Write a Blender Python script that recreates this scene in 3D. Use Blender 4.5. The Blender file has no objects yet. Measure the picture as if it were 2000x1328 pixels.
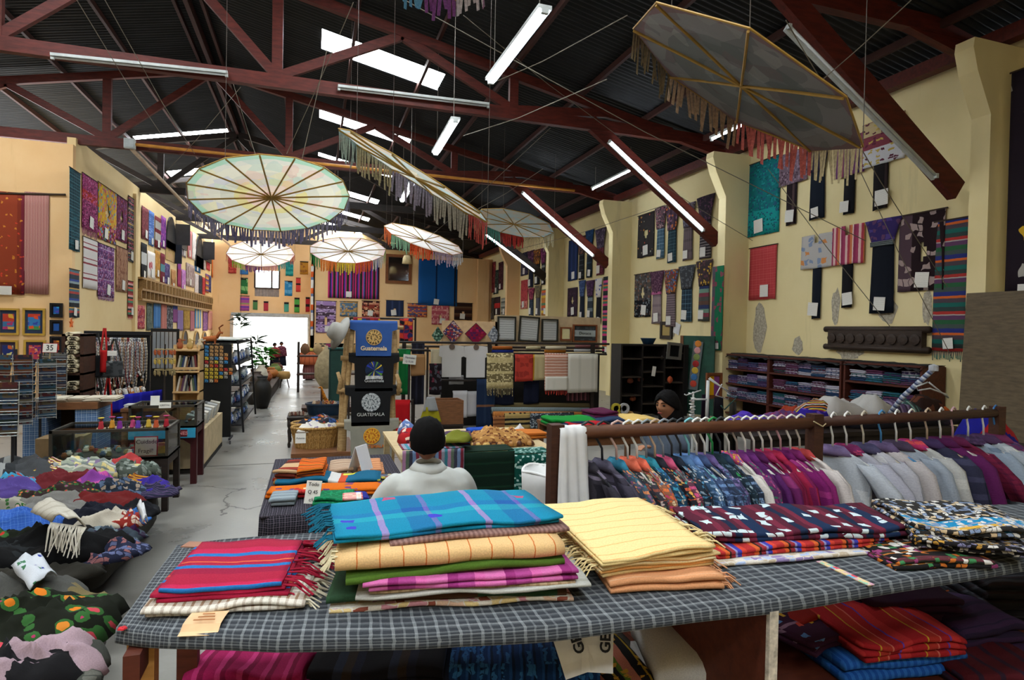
import bpy, math, random
from mathutils import Vector, Matrix, noise
PI = math.pi
sc = bpy.context.scene
C = sc.collection
# ------------------------------------------------------------------ camera
F_PX, CAM_H, ROLL = 1180.0, 2.0, math.radians(1.1)
YAW, PITCH = math.radians(18.2182), math.radians(0.90047)
FW = Vector((math.sin(YAW)*math.cos(PITCH), math.cos(YAW)*math.cos(PITCH), -math.sin(PITCH)))
_R0 = Vector((math.cos(YAW), -math.sin(YAW), 0)); _U0 = _R0.cross(FW)
RT = _R0*math.cos(ROLL) + _U0*math.sin(ROLL); UP = _U0*math.cos(ROLL) - _R0*math.sin(ROLL)
EYE = Vector((0, 0, CAM_H))
cam_d = bpy.data.cameras.new('camera'); cam_d.sensor_width = 36; cam_d.lens = 36*F_PX/2000
cam_d.clip_start = .05; cam_d.clip_end = 300
cam_d.dof.use_dof = False
cam = bpy.data.objects.new('camera', cam_d); C.objects.link(cam)
cam.matrix_world = Matrix(((RT.x, UP.x, -FW.x, 0), (RT.y, UP.y, -FW.y, 0), (RT.z, UP.z, -FW.z, CAM_H), (0, 0, 0, 1)))
sc.camera = cam
# ------------------------------------------------------------------ world, light, exposure
w = bpy.data.worlds.new('sky'); sc.world = w; w.use_nodes = True
bg = w.node_tree.nodes['Background']; bg.inputs[0].default_value = (.86, .93, 1, 1); bg.inputs[1].default_value = 9.0
SKYLIGHT_EMIT = 26.0
TUBE_EMIT = 42.0
sc.view_settings.view_transform = 'Standard'; sc.view_settings.look = 'None'
sc.view_settings.gamma = 1; sc.view_settings.use_curve_mapping = False
sc.view_settings.exposure = 0.2
sc.cycles.max_bounces = 7; sc.cycles.diffuse_bounces = 4; sc.cycles.transparent_max_bounces = 12
sc.cycles.sample_clamp_indirect = 6.0
sc.cycles.use_light_tree = True
def door_portal():
    l = bpy.data.lights.new('door_daylight', 'AREA'); l.shape = 'RECTANGLE'; l.size = 4.5; l.size_y = 3.2
    l.cycles.is_portal = True
    o = bpy.data.objects.new('door_daylight', l); C.objects.link(o)
    o.location = (-2.5, 41.3, 1.1); o.rotation_euler = (-PI/2, 0, 0)
door_portal()
# ------------------------------------------------------------------ pixel -> place helpers (2000x1328 frame)
def ray(u, v): return FW*F_PX + RT*(u-1000) - UP*(v-664)
def onp(ax, val, u, v):
    d = ray(u, v); return EYE + d*((val-EYE[ax])/d[ax])
def onX(x, u, v): return onp(0, x, u, v)
def onY(y, u, v): return onp(1, y, u, v)
def onZ(z, u, v): return onp(2, z, u, v)
def floor_z(y): return -0.016*max(0.0, y-10)
def onF(u, v):
    z = 0.0
    for _ in range(12):
        p = onZ(z, u, v); z = floor_z(p.y)
    return p
def atD(u, v, dep):
    d = ray(u, v); return EYE + d*(dep/F_PX)
# ------------------------------------------------------------------ materials
def lin(c):
    if isinstance(c, str):
        c = c.lstrip('#'); c = [int(c[i:i+2], 16)/255 for i in (0, 2, 4)]
    return tuple(x/12.92 if x <= .04045 else ((x+.055)/1.055)**2.4 for x in c) + (1,)
_M = {}
class NT:
    def __init__(s, name):
        s.m = bpy.data.materials.new(name); s.m.use_nodes = True; s.t = s.m.node_tree; s.b = s.t.nodes['Principled BSDF']
    def n(s, typ, **kw):
        o = s.t.nodes.new(typ)
        for k, v in kw.items(): setattr(o, k, v)
        return o
    def l(s, a, b): s.t.links.new(a, b)
    def math(s, op, a, b=None, clamp=False):
        o = s.n('ShaderNodeMath', operation=op); o.use_clamp = clamp
        for i, x in enumerate((a, b)):
            if x is None: continue
            if isinstance(x, (int, float)): o.inputs[i].default_value = x
            else: s.l(x, o.inputs[i])
        return o.outputs[0]
    def mix(s, f, a, b):
        o = s.n('ShaderNodeMix', data_type='RGBA')
        for i, x in ((0, f), (6, a), (7, b)):
            if isinstance(x, (int, float)): o.inputs[i].default_value = x
            elif isinstance(x, tuple): o.inputs[i].default_value = x
            else: s.l(x, o.inputs[i])
        return o.outputs[2]
    def ramp(s, fac, stops, const=True):
        o = s.n('ShaderNodeValToRGB'); cr = o.color_ramp; cr.interpolation = 'CONSTANT' if const else 'LINEAR'
        stops = stops[:30]
        while len(cr.elements) < len(stops): cr.elements.new(.5)
        for e, (p, c) in zip(cr.elements, stops): e.position = p; e.color = lin(c)
        s.l(fac, o.inputs[0]); return o.outputs[0]
    def noise(s, scale, detail=3, vec=None, rough=.6):
        o = s.n('ShaderNodeTexNoise'); o.inputs['Scale'].default_value = scale; o.inputs['Detail'].default_value = detail
        o.inputs['Roughness'].default_value = rough
        if vec is not None: s.l(vec, o.inputs['Vector'])
        return o.outputs[0]
    def uv(s): return s.n('ShaderNodeUVMap').outputs[0]
    def obj(s): return s.n('ShaderNodeTexCoord').outputs['Object']
    def bump(s, h, strength=.3, dist=.01):
        o = s.n('ShaderNodeBump'); o.inputs['Strength'].default_value = strength; o.inputs['Distance'].default_value = dist
        s.l(h, o.inputs['Height']); s.l(o.outputs[0], s.b.inputs['Normal'])
    def done(s, col, rough=.85, metal=0, spec=.3):
        if isinstance(col, tuple): s.b.inputs['Base Color'].default_value = col
        else: s.l(col, s.b.inputs['Base Color'])
        s.b.inputs['Roughness'].default_value = rough; s.b.inputs['Metallic'].default_value = metal
        s.b.inputs['Specular IOR Level'].default_value = spec
        return s.m
def plain(c, rough=.8, metal=0, var=.12, scale=6, spec=.3):
    """one colour with slight blotchy variation"""
    k = ('plain', c, rough, metal, var, scale)
    if k in _M: return _M[k]
    t = NT('plain_%s' % str(c).strip('#')); col = lin(c)
    if var:
        f = t.noise(scale, 4, t.obj())
        dark = tuple(x*(1-var*1.6) for x in col[:3])+(1,); lite = tuple(min(1, x*(1+var)) for x in col[:3])+(1,)
        o = t.n('ShaderNodeMapRange'); o.inputs[1].default_value = .3; o.inputs[2].default_value = .7; t.l(f, o.inputs[0])
        col = t.mix(o.outputs[0], dark, lite)
    _M[k] = t.done(col, rough, metal, spec); return _M[k]
def glow(c, e):
    k = ('glow', c, e)
    if k in _M: return _M[k]
    t = NT('glow'); t.b.inputs['Emission Color'].default_value = lin(c); t.b.inputs['Emission Strength'].default_value = e
    _M[k] = t.done(lin(c), .6); return _M[k]
def stops_of(cols):
    """['#aabbcc', ('#112233', weight), ...] -> ramp stops over 0..1"""
    L = [(c, 1.0) if isinstance(c, str) else c for c in cols]; s = sum(x[1] for x in L); p = 0; r = []
    for c, wgt in L: r.append((p/s, c)); p += wgt
    return r
def fabric(key, base, sv=None, su=None, pv=.3, pu=.3, motif=None, plaid=None, rough=.9, wob=.004):
    """woven cloth on UV metres: sv stripes along v (horizontal bands), su stripes along u (vertical bands),
    motif=(cell_u, cell_v, [colours], density, v0, v1) woven specks, plaid=(period, line colour, width)"""
    k = ('fab', key)
    if k in _M: return _M[k]
    t = NT('cloth_'+key); uv = t.uv()
    sep = t.n('ShaderNodeSeparateXYZ'); t.l(uv, sep.inputs[0]); U, V = sep.outputs[0], sep.outputs[1]
    n = t.noise(9, 2, uv); nn = t.math('MULTIPLY', t.math('SUBTRACT', n, .5), wob*4)
    U = t.math('ADD', U, nn); V = t.math('ADD', V, nn)
    col = lin(base)
    def frac(x, p): return t.math('FRACT', t.math('DIVIDE', x, p))
    if sv: col = t.ramp(frac(V, pv), stops_of(sv))
    if su:
        c2 = t.ramp(frac(U, pu), stops_of(su)); col = t.mix(.5, col, c2) if sv else c2
    if plaid:
        p, lc, wd = plaid
        a = t.math('LESS_THAN', frac(U, p), wd); b = t.math('LESS_THAN', frac(V, p), wd)
        a2 = t.math('LESS_THAN', t.math('ABSOLUTE', t.math('SUBTRACT', frac(U, p), .55)), wd*.35)
        b2 = t.math('LESS_THAN', t.math('ABSOLUTE', t.math('SUBTRACT', frac(V, p), .55)), wd*.35)
        f = t.math('MULTIPLY', t.math('ADD', t.math('ADD', a, b), t.math('MULTIPLY', t.math('ADD', a2, b2), .6)), .55, True)
        col = t.mix(f, col, lin(lc))
    if motif:
        cu, cv, cols, dens = motif[:4]
        cm = t.n('ShaderNodeCombineXYZ')
        nw = t.n('ShaderNodeTexNoise'); nw.inputs['Scale'].default_value = .55/min(cu, cv); nw.inputs['Detail'].default_value = 1; t.l(uv, nw.inputs['Vector'])
        ns = t.n('ShaderNodeSeparateColor'); t.l(nw.outputs['Color'], ns.inputs[0])
        U = t.math('ADD', U, t.math('MULTIPLY', t.math('SUBTRACT', ns.outputs[0], .5), cu*1.7)); V = t.math('ADD', V, t.math('MULTIPLY', t.math('SUBTRACT', ns.outputs[1], .5), cv*1.7))
        t.l(t.math('FLOOR', t.math('DIVIDE', U, cu)), cm.inputs[0]); t.l(t.math('FLOOR', t.math('DIVIDE', V, cv)), cm.inputs[1])
        wn = t.n('ShaderNodeTexWhiteNoise', noise_dimensions='2D'); t.l(cm.outputs[0], wn.inputs[0])
        sp = t.n('ShaderNodeSeparateColor'); t.l(wn.outputs['Color'], sp.inputs[0])
        mc = t.ramp(sp.outputs[0], stops_of(cols)); f = t.math('LESS_THAN', sp.outputs[1], dens)
        # leave a little ground between the specks
        fu = frac(U, cu); fv = frac(V, cv)
        f = t.math('MULTIPLY', f, t.math('MULTIPLY', t.math('LESS_THAN', fu, .86), t.math('LESS_THAN', fv, .82)))
        if len(motif) > 4:
            f = t.math('MULTIPLY', f, t.math('MULTIPLY', t.math('GREATER_THAN', V, motif[4]), t.math('LESS_THAN', V, motif[5])))
        col = t.mix(f, col, mc)
    m2 = t.noise(140, 1, uv)
    shade = t.n('ShaderNodeMix', data_type='RGBA', blend_type='MULTIPLY'); shade.inputs[0].default_value = .45
    if isinstance(col, tuple): shade.inputs[6].default_value = col
    else: t.l(col, shade.inputs[6])
    g = t.n('ShaderNodeCombineColor'); 
    for i in range(3): t.l(m2, g.inputs[i])
    gg = t.n('ShaderNodeBrightContrast'); gg.inputs[1].default_value = .35; t.l(g.outputs[0], gg.inputs[0]); t.l(gg.outputs[0], shade.inputs[7])
    t.bump(m2, .25, .003)
    _M[k] = t.done(shade.outputs[2], rough, 0, .15); return _M[k]
def flowers(key, base, cols, scale=14, size=.38, leaf='#2f5a2a'):
    """embroidered blooms on dark ground"""
    k = ('flo', key)
    if k in _M: return _M[k]
    t = NT('cloth_'+key); uv = t.uv()
    v = t.n('ShaderNodeTexVoronoi'); v.inputs['Scale'].default_value = scale; t.l(uv, v.inputs['Vector'])
    sp = t.n('ShaderNodeSeparateColor'); t.l(v.outputs['Color'], sp.inputs[0])
    pet = t.ramp(sp.outputs[0], stops_of(cols))
    ring = t.math('ADD', v.outputs['Distance'], t.math('MULTIPLY', t.noise(scale*4, 2, uv), .15))
    col = t.mix(t.math('LESS_THAN', ring, size+.16), lin(base), lin(leaf))
    col = t.mix(t.math('GREATER_THAN', sp.outputs[1], .72), col, lin(base))
    col = t.mix(t.math('MULTIPLY', t.math('LESS_THAN', ring, size), t.math('LESS_THAN', sp.outputs[1], .7)), col, pet)
    _M[k] = t.done(col, .9, 0, .15); return _M[k]
def wood(c1, c2, scale=3, rough=.6, key=''):
    k = ('wood', c1, c2, scale)
    if k in _M: return _M[k]
    t = NT('wood'); o = t.obj(); mp = t.n('ShaderNodeMapping'); mp.inputs['Scale'].default_value = (scale, scale*5, scale*5); t.l(o, mp.inputs[0])
    f = t.noise(3, 5, mp.outputs[0]); col = t.ramp(f, [(.3, c1), (.7, c2)], False)
    t.bump(f, .2, .004)
    _M[k] = t.done(col, rough); return _M[k]
def plaster(c, c2, stain='#8f7f5c', key='', patch=None):
    k = ('plaster', c, c2, patch)
    if k in _M: return _M[k]
    t = NT('plaster'); o = t.obj(); f = t.noise(.5, 5, o)
    col = t.ramp(f, [(.3, c), (.7, c2)], False)
    mp = t.n('ShaderNodeMapping'); mp.inputs['Scale'].default_value = (2.2, 2.2, .25); t.l(o, mp.inputs[0])
    s = t.noise(1.2, 6, mp.outputs[0]); sm = t.n('ShaderNodeMapRange'); sm.inputs[1].default_value = .62; sm.inputs[2].default_value = .8; sm.inputs[4].default_value = .45
    t.l(s, sm.inputs[0]); col = t.mix(sm.outputs[0], col, lin(stain))
    t.bump(t.noise(14, 4, o), .15, .01)
    _M[k] = t.done(col, .9, 0, .15); return _M[k]
def concrete():
    t = NT('concrete_floor'); o = t.obj(); f = t.noise(.7, 7, o, .65)
    col = t.ramp(f, [(.28, '#625f5a'), (.55, '#827f78'), (.75, '#96928a')], False)
    vo = t.n('ShaderNodeTexVoronoi', feature='DISTANCE_TO_EDGE'); vo.inputs['Scale'].default_value = .55
    wv = t.n('ShaderNodeVectorMath', operation='ADD'); nv = t.n('ShaderNodeTexNoise'); nv.inputs['Scale'].default_value = 1.6; nv.inputs['Detail'].default_value = 6
    t.l(o, nv.inputs['Vector']); t.l(o, wv.inputs[0]); t.l(nv.outputs['Color'], wv.inputs[1]); t.l(wv.outputs[0], vo.inputs['Vector'])
    cr = t.math('LESS_THAN', vo.outputs['Distance'], .008); br = t.math('GREATER_THAN', t.noise(.5, 2, o), .52)
    col = t.mix(t.math('MULTIPLY', t.math('MULTIPLY', cr, br), .75), col, lin('#2c2a28'))
    sp = t.noise(30, 3, o); r = t.n('ShaderNodeMapRange'); r.inputs[1].default_value = .3; r.inputs[2].default_value = .8; r.inputs[3].default_value = .22; r.inputs[4].default_value = .5
    t.l(f, r.inputs[0]); t.l(r.outputs[0], t.b.inputs['Roughness']); t.bump(sp, .08, .01)
    m = t.done(col, .35, 0, .4); t.l(r.outputs[0], t.b.inputs['Roughness']); return m
def glass_mat():
    if 'glass' in _M: return _M['glass']
    t = NT('glass'); tr = t.n('ShaderNodeBsdfTransparent'); tr.inputs[0].default_value = (.86, .9, .88, 1)
    gl = t.n('ShaderNodeBsdfGlossy'); gl.inputs['Roughness'].default_value = .03; fr = t.n('ShaderNodeFresnel'); fr.inputs[0].default_value = 1.5
    mx = t.n('ShaderNodeMixShader'); t.l(fr.outputs[0], mx.inputs[0]); t.l(tr.outputs[0], mx.inputs[1]); t.l(gl.outputs[0], mx.inputs[2])
    t.l(mx.outputs[0], t.t.nodes['Material Output'].inputs[0]); _M['glass'] = t.m; return t.m
# ------------------------------------------------------------------ mesh builder
class MB:
    def __init__(s): s.v = []; s.f = []; s.uv = []
    def _add(s, vs, fs, uvs=None):
        b = len(s.v); s.v += [Vector(x) for x in vs]
        for i, f in enumerate(fs):
            s.f.append([b+j for j in f])
            s.uv.append(uvs[i] if uvs else None)
        return s
    def box(s, c, d, M=None):
        c = Vector(c); x, y, z = d[0]/2, d[1]/2, d[2]/2
        vs = [Vector((i*x, j*y, k*z)) for i in (-1, 1) for j in (-1, 1) for k in (-1, 1)]
        vs = [c+(M @ q if M else q) for q in vs]
        fs = [(0, 1, 3, 2), (4, 6, 7, 5), (0, 4, 5, 1), (2, 3, 7, 6), (0, 2, 6, 4), (1, 5, 7, 3)]
        L = [Vector((i*x, j*y, k*z)) for i in (-1, 1) for j in (-1, 1) for k in (-1, 1)]
        uvs = []
        for f in fs:
            n = (L[f[1]]-L[f[0]]).cross(L[f[2]]-L[f[0]]); a = max(range(3), key=lambda q: abs(n[q]))
            uvs.append([((L[i].y, L[i].z), (L[i].x, L[i].z), (L[i].x, L[i].y))[a] for i in f])
        return s._add(vs, fs, uvs)
    def beam(s, a, b, w, h, up=(0, 0, 1)):
        a, b = Vector(a), Vector(b); d = b-a; z = d.normalized(); x = Vector(up).cross(z)
        if x.length < 1e-4: x = Vector((1, 0, 0)).cross(z)
        x.normalize(); y = z.cross(x)
        M = Matrix((x, y, z)).transposed()
        return s.box((a+b)/2, (w, h, d.length), M)
    def tube(s, pts, r, n=6, cap=True):
        pts = [Vector(p) for p in pts]; rs = r if isinstance(r, (list, tuple)) else [r]*len(pts); vs = []; t0 = None
        for i, p in enumerate(pts):
            d = (pts[min(i+1, len(pts)-1)]-pts[max(i-1, 0)]).normalized()
            a = t0 if t0 is not None else (Vector((0, 0, 1)) if abs(d.z) < .9 else Vector((1, 0, 0)))
            x = (a - d*a.dot(d)).normalized(); t0 = x; y = d.cross(x)
            vs += [p+(x*math.cos(2*PI*k/n)+y*math.sin(2*PI*k/n))*rs[i] for k in range(n)]
        fs = []; uvs = []; L = 0
        for i in range(len(pts)-1):
            L2 = L+(pts[i+1]-pts[i]).length
            for k in range(n):
                fs.append((i*n+k, i*n+(k+1) % n, (i+1)*n+(k+1) % n, (i+1)*n+k))
                c = 2*PI*rs[i]/n; uvs.append([(c*k, L), (c*(k+1), L), (c*(k+1), L2), (c*k, L2)])
            L = L2
        if cap:
            fs += [tuple(range(n))[::-1], tuple((len(pts)-1)*n+k for k in range(n))]; uvs += [None, None]
        return s._add(vs, fs, uvs)
    def lathe(s, prof, o=(0, 0, 0), n=16, ax=None, sx=1, sy=1):
        o = Vector(o); vs = []; fs = []; uvs = []
        for r, z in prof:
            vs += [Vector((r*math.cos(2*PI*k/n)*sx, r*math.sin(2*PI*k/n)*sy, z)) for k in range(n)]
        if ax is not None: vs = [ax @ q for q in vs]
        vs = [q+o for q in vs]
        for i in range(len(prof)-1):
            for k in range(n):
                fs.append((i*n+k, i*n+(k+1) % n, (i+1)*n+(k+1) % n, (i+1)*n+k))
                c = 2*PI*max(p[0] for p in prof)/n; uvs.append([(c*k, prof[i][1]), (c*(k+1), prof[i][1]), (c*(k+1), prof[i+1][1]), (c*k, prof[i+1][1])])
        if prof[0][0] > 1e-4: fs.append(tuple(range(n))[::-1]); uvs.append(None)
        if prof[-1][0] > 1e-4: fs.append(tuple((len(prof)-1)*n+k for k in range(n))); uvs.append(None)
        return s._add(vs, fs, uvs)
    def grid(s, fn, nu, nv, uvf=None):
        """fn(a,b) -> point, a,b in 0..1; uvf(a,b) -> uv metres"""
        vs = [fn(i/nu, j/nv) for j in range(nv+1) for i in range(nu+1)]; fs = []; uvs = []
        for j in range(nv):
            for i in range(nu):
                q = j*(nu+1)+i; fs.append((q, q+1, q+nu+2, q+nu+1))
                if uvf: uvs.append([uvf(i/nu, j/nv), uvf((i+1)/nu, j/nv), uvf((i+1)/nu, (j+1)/nv), uvf(i/nu, (j+1)/nv)])
                else: uvs.append(None)
        return s._add(vs, fs, uvs)
    def prism(s, pts, y0, y1):
        """outline in (x,z) extruded along y"""
        n = len(pts); vs = [(p[0], y0, p[1]) for p in pts]+[(p[0], y1, p[1]) for p in pts]
        fs = [tuple(range(n)), tuple(range(2*n-1, n-1, -1))]+[(i, i+n, (i+1) % n+n, (i+1) % n) for i in range(n)]
        uvs = [[(p[0], p[1]) for p in pts], [(p[0], p[1]) for p in pts[::-1]]]+[None]*n
        return s._add(vs, fs, uvs)
    def mesh(s, name, mat, smooth=False):
        me = bpy.data.meshes.new(name); me.from_pydata([tuple(q) for q in s.v], [], s.f)
        ul = me.uv_layers.new(name='UVMap').data
        for p, u in zip(me.polygons, s.uv):
            if u:
                for li, q in zip(p.loop_indices, u): ul[li].uv = q
            else:
                for li in p.loop_indices:
                    c = me.vertices[me.loops[li].vertex_index].co; ul[li].uv = (c.x+c.y*.3, c.z+c.y*.7)
        if smooth:
            for p in me.polygons: p.use_smooth = True
        if mat: me.materials.append(mat)
        return me
    def build(s, name, mat, parent=None, loc=None, smooth=False, thick=0, rz=None):
        o = bpy.data.objects.new(name, s.mesh(name, mat, smooth)); C.objects.link(o)
        if parent: o.parent = parent
        if loc is not None: o.location = loc
        if rz is not None: o.rotation_euler = (0, 0, rz)
        if thick:
            md = o.modifiers.new('thickness', 'SOLIDIFY'); md.thickness = thick; md.offset = 0
        return o
def tag(o, label=None, cat=None, group=None, kind=None):
    if label: o['label'] = label
    if cat: o['category'] = cat
    if group: o['group'] = group
    if kind: o['kind'] = kind
    return o
def thing(name, label, cat, loc=(0, 0, 0), rz=0, group=None, M=None):
    o = bpy.data.objects.new(name, None); C.objects.link(o); o.empty_display_size = .1
    if M is not None: o.matrix_world = M
    else: o.location = loc; o.rotation_euler = (0, 0, rz)
    return tag(o, label, cat, group)
def struct(o): o['kind'] = 'structure'; return o
def copy_tree(o, parent=None):
    c = o.copy(); C.objects.link(c)
    if parent: c.parent = parent
    for ch in list(o.children):
        copy_tree(ch, c)
    return c
TMP = bpy.data.scenes.new('tmp')
def baked(o):
    TMP.collection.objects.link(o); vl = TMP.view_layers[0]; vl.update(); dg = vl.depsgraph; dg.update()
    me = bpy.data.meshes.new_from_object(o.evaluated_get(dg)); TMP.collection.objects.unlink(o); bpy.data.objects.remove(o); return me
def text(body, size, mat, parent, loc, rot=(PI/2, 0, 0), name='lettering', ext=.002, bold=False):
    cu = bpy.data.curves.new(name, 'FONT'); cu.body = body; cu.size = size; cu.extrude = ext; cu.align_x = 'CENTER'; cu.align_y = 'CENTER'
    cu.resolution_u = 3
    if bold: cu.offset = size*.025
    me = baked(bpy.data.objects.new('tmp', cu)); bpy.data.curves.remove(cu)
    me.materials.clear(); me.materials.append(mat)
    o = bpy.data.objects.new(name, me); C.objects.link(o); o.parent = parent; o.location = loc; o.rotation_euler = rot
    return o
def nth(k): return ('first second third fourth fifth sixth seventh eighth ninth tenth eleventh twelfth thirteenth fourteenth fifteenth sixteenth seventeenth eighteenth nineteenth twentieth'.split()+['twenty-'+x for x in 'first second third fourth fifth sixth seventh eighth ninth'.split()]+['thirtieth']+['thirty-'+x for x in 'first second third fourth fifth sixth seventh eighth ninth'.split()]+['fortieth'])[k]
def nz(p, s=1.0): return noise.noise(Vector(p)*s)
# ================================================================== THE SETTING
RX, RZ, SL = -2.8, 9.5, .21            # ridge and slope of the roof
def roof_z(x): return RZ-SL*abs(x-RX)
m_cream = plaster('#d9bd8a', '#e3cb9b'); m_peach = plaster('#e0b581', '#e8c493', '#b08a5a'); m_right = plaster('#d6c592', '#e2d3a4', '#8d8464')
m_floor = concrete()
mb = MB(); ys = [-8, 0, 5, 10, 15, 20, 25, 30, 35, 41.7]
mb.grid(lambda a, b: (-12+22.4*a, ys[round(b*9)], floor_z(ys[round(b*9)])), 8, 9)
floor = struct(mb.build('floor', m_floor)); md = floor.modifiers.new('slab', 'SOLIDIFY'); md.thickness = .15; md.offset = -1
# expansion joints cut across the aisle
for y in (4.6, 9.4, 14.2, 19.2, 24.2):
    MB().box((-1+.9, y, floor_z(y)+.0005), (4.2, .018, .003)).build('floor_joint', plain('#3a3733'), floor)
def wallbox(name, x0, x1, y0, y1, z0, z1, m):
    return struct(MB().box(((x0+x1)/2, (y0+y1)/2, (z0+z1)/2), (x1-x0, y1-y0, z1-z0)).build(name, m))
WR = 10.2
wall_r = wallbox('wall_right', WR, WR+.25, -8, 41.7, -.8, 6.65, m_right)
def pilaster(y, m):
    pts = [(9.5, -.7), (WR+.02, -.7), (WR+.02, 6.42), (9.12, 6.42), (9.1, 6.28), (9.2, 5.95), (9.5, 5.35)]
    return MB().prism(pts, y-.14, y+.14).build('pilaster', m, wall_r)
for y in (.7, 6.5, 12.55, 18.4, 24.2): pilaster(y, m_right)
for y in (30,): pilaster(y, m_peach)
wall_lf = wallbox('wall_left_front', -12, -6.0, 18.6, 18.8, -.4, 6.62, m_peach)
wall_l = wallbox('wall_left', -6.2, -6.0, 18.8, 41.7, -.8, 6.85, m_cream)
MB().box((-5.96, 24.25, 2.9), (.12, .3, 7.2)).build('wall_pier', m_cream, wall_l)
wallbox('wall_left_outer', -12.2, -12, -8, 18.8, -.2, 7.5, m_cream)
wallbox('wall_rear', -12, 10.4, -8.2, -8, -.2, 9.4, m_cream)
# back wall with the street door and the high window
YB, YR = 41.5, 35.0
d0, d1 = onY(YB, 452, 612), onY(YB, 605, 612); w0, w1 = onY(YB, 498, 527), onY(YB, 545, 580)
DX0, DX1, DZ = d0.x, d1.x, (d0.z+d1.z)/2
bz0, bz1 = -.8, 6.7
mb = MB()
def pane(x0, x1, z0, z1): mb.box(((x0+x1)/2, YB+.1, (z0+z1)/2), (x1-x0, .2, z1-z0))
pane(-6, DX0, bz0, DZ); pane(DX1, .2, bz0, DZ)
pane(-6, .2, DZ, w1.z); pane(-6, w0.x, w1.z, w0.z); pane(w1.x, .2, w1.z, w0.z); pane(-6, .2, w0.z, 9.0)
wall_b = struct(mb.build('wall_back', m_peach))
wall_br = wallbox('wall_back_right', -.15, WR, YR, YR+.2, -.8, 6.24, m_peach)
wallbox('wall_back_return', -.15, .05, YR, YB, -.8, 6.24, m_peach)
MB().box((9.6, YR-.1, 2.7), (.7, .2, 7)).build('pilaster', m_peach, wall_br)
# the shed behind the back wall carries on up to the roof
wallbox('wall_gable_left', -12, -6.1, 41.75, 41.9, -.8, 9.4, m_cream); wallbox('wall_gable_right', .2, WR+.2, 41.75, 41.9, -.8, 9.4, m_cream)
# door: grey lintel, jambs, folded-back white leaf
t = bpy.data.objects.new('door_1', None); C.objects.link(t); struct(t); t.location = (0, YB, 0)
mg = plain('#aab0b4', .5)
MB().box(((DX0+DX1)/2, -.08, DZ-.12), (DX1-DX0, .25, .24)).build('lintel', mg, t)
MB().box((DX1-.06, -.05, 1), (.14, .22, 3.4)).build('jamb', mg, t); MB().box((DX0+.06, -.05, 1), (.14, .22, 3.4)).build('jamb', mg, t)
mb = MB(); M = Matrix.Rotation(math.radians(-62), 3, 'Z')
for k in range(5): mb.box(Vector((DX0, -.1, 1.05))+M @ Vector((-.26+.0-.2*k+.5, 0, 0)), (.17, .04, 3.1), M)
mb.build('door_leaf', plain('#e8e6e0', .6), t)
# high window: frame, mullion, panes, corrugated apron
t = bpy.data.objects.new('window_1', None); C.objects.link(t); struct(t); t.location = (0, YB, 0)
wz = onY(YB, 520, 563).z
fr = plain('#4a3b33')
for x in (w0.x, w0.x+.62*(w1.x-w0.x)+.1, w1.x): MB().box((x, .05, (w0.z+wz)/2), (.1, .12, w0.z-wz)).build('window_frame', fr, t)
MB().box(((w0.x+w1.x)/2, .05, wz), (w1.x-w0.x, .12, .1)).build('window_frame', fr, t)
MB().box(((w0.x+w1.x)/2, .1, (w0.z+wz)/2), (w1.x-w0.x, .01, w0.z-wz)).build('pane', glass_mat(), t)
mb = MB(); n = 48
mb.grid(lambda a, b: (w0.x+(w1.x-w0.x)*a, .03+.02*math.sin(a*n), w1.z+(wz-w1.z)*b), 96, 1)
mb.build('corrugated_apron', plain('#8d8480', .5), t, thick=.005)
# outside: pale street that the daylight bleaches
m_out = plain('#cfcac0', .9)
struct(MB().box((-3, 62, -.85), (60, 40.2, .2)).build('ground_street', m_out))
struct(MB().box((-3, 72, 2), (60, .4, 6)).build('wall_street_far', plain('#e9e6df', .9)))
# ------------------------------------------------------------------ roof: corrugated sheets, skylights, purlins
ceil = bpy.data.objects.new('ceiling', None); C.objects.link(ceil); struct(ceil)
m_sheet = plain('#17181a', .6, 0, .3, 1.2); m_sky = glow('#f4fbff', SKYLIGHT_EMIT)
WS = 1.04; Y0 = 14.75-WS*22
def sheet_mesh(xa, xb, m, name):
    mb = MB(); nn = 26
    mb.grid(lambda a, b: (xa+(xb-xa)*b, WS*a*1.03, roof_z(xa+(xb-xa)*b)+.018*math.sin(a*PI*2*8)), nn*2, 1)
    return mb.mesh(name, m, True)
XE, XW = 10.55, -12.3
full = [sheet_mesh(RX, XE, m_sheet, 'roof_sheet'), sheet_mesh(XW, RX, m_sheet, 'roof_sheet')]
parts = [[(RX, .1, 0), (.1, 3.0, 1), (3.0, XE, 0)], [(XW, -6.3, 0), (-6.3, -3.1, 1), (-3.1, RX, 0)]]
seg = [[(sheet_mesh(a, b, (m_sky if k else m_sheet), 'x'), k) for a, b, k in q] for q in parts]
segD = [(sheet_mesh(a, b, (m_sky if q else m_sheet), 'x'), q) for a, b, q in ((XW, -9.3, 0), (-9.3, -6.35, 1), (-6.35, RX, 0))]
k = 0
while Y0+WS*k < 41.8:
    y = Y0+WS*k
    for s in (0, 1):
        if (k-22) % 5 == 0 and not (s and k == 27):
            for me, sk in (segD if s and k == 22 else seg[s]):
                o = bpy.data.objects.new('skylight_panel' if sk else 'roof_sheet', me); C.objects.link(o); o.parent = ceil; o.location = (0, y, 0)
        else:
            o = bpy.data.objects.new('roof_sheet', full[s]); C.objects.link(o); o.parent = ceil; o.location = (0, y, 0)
    k += 1
m_red = wood('#3f140e', '#5c2016', 1.2); m_dark = wood('#171312', '#2a211d', 1.2); m_purl = plain('#3a1c16', .7)  # m_dark: near-black tone for the far trusses
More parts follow.
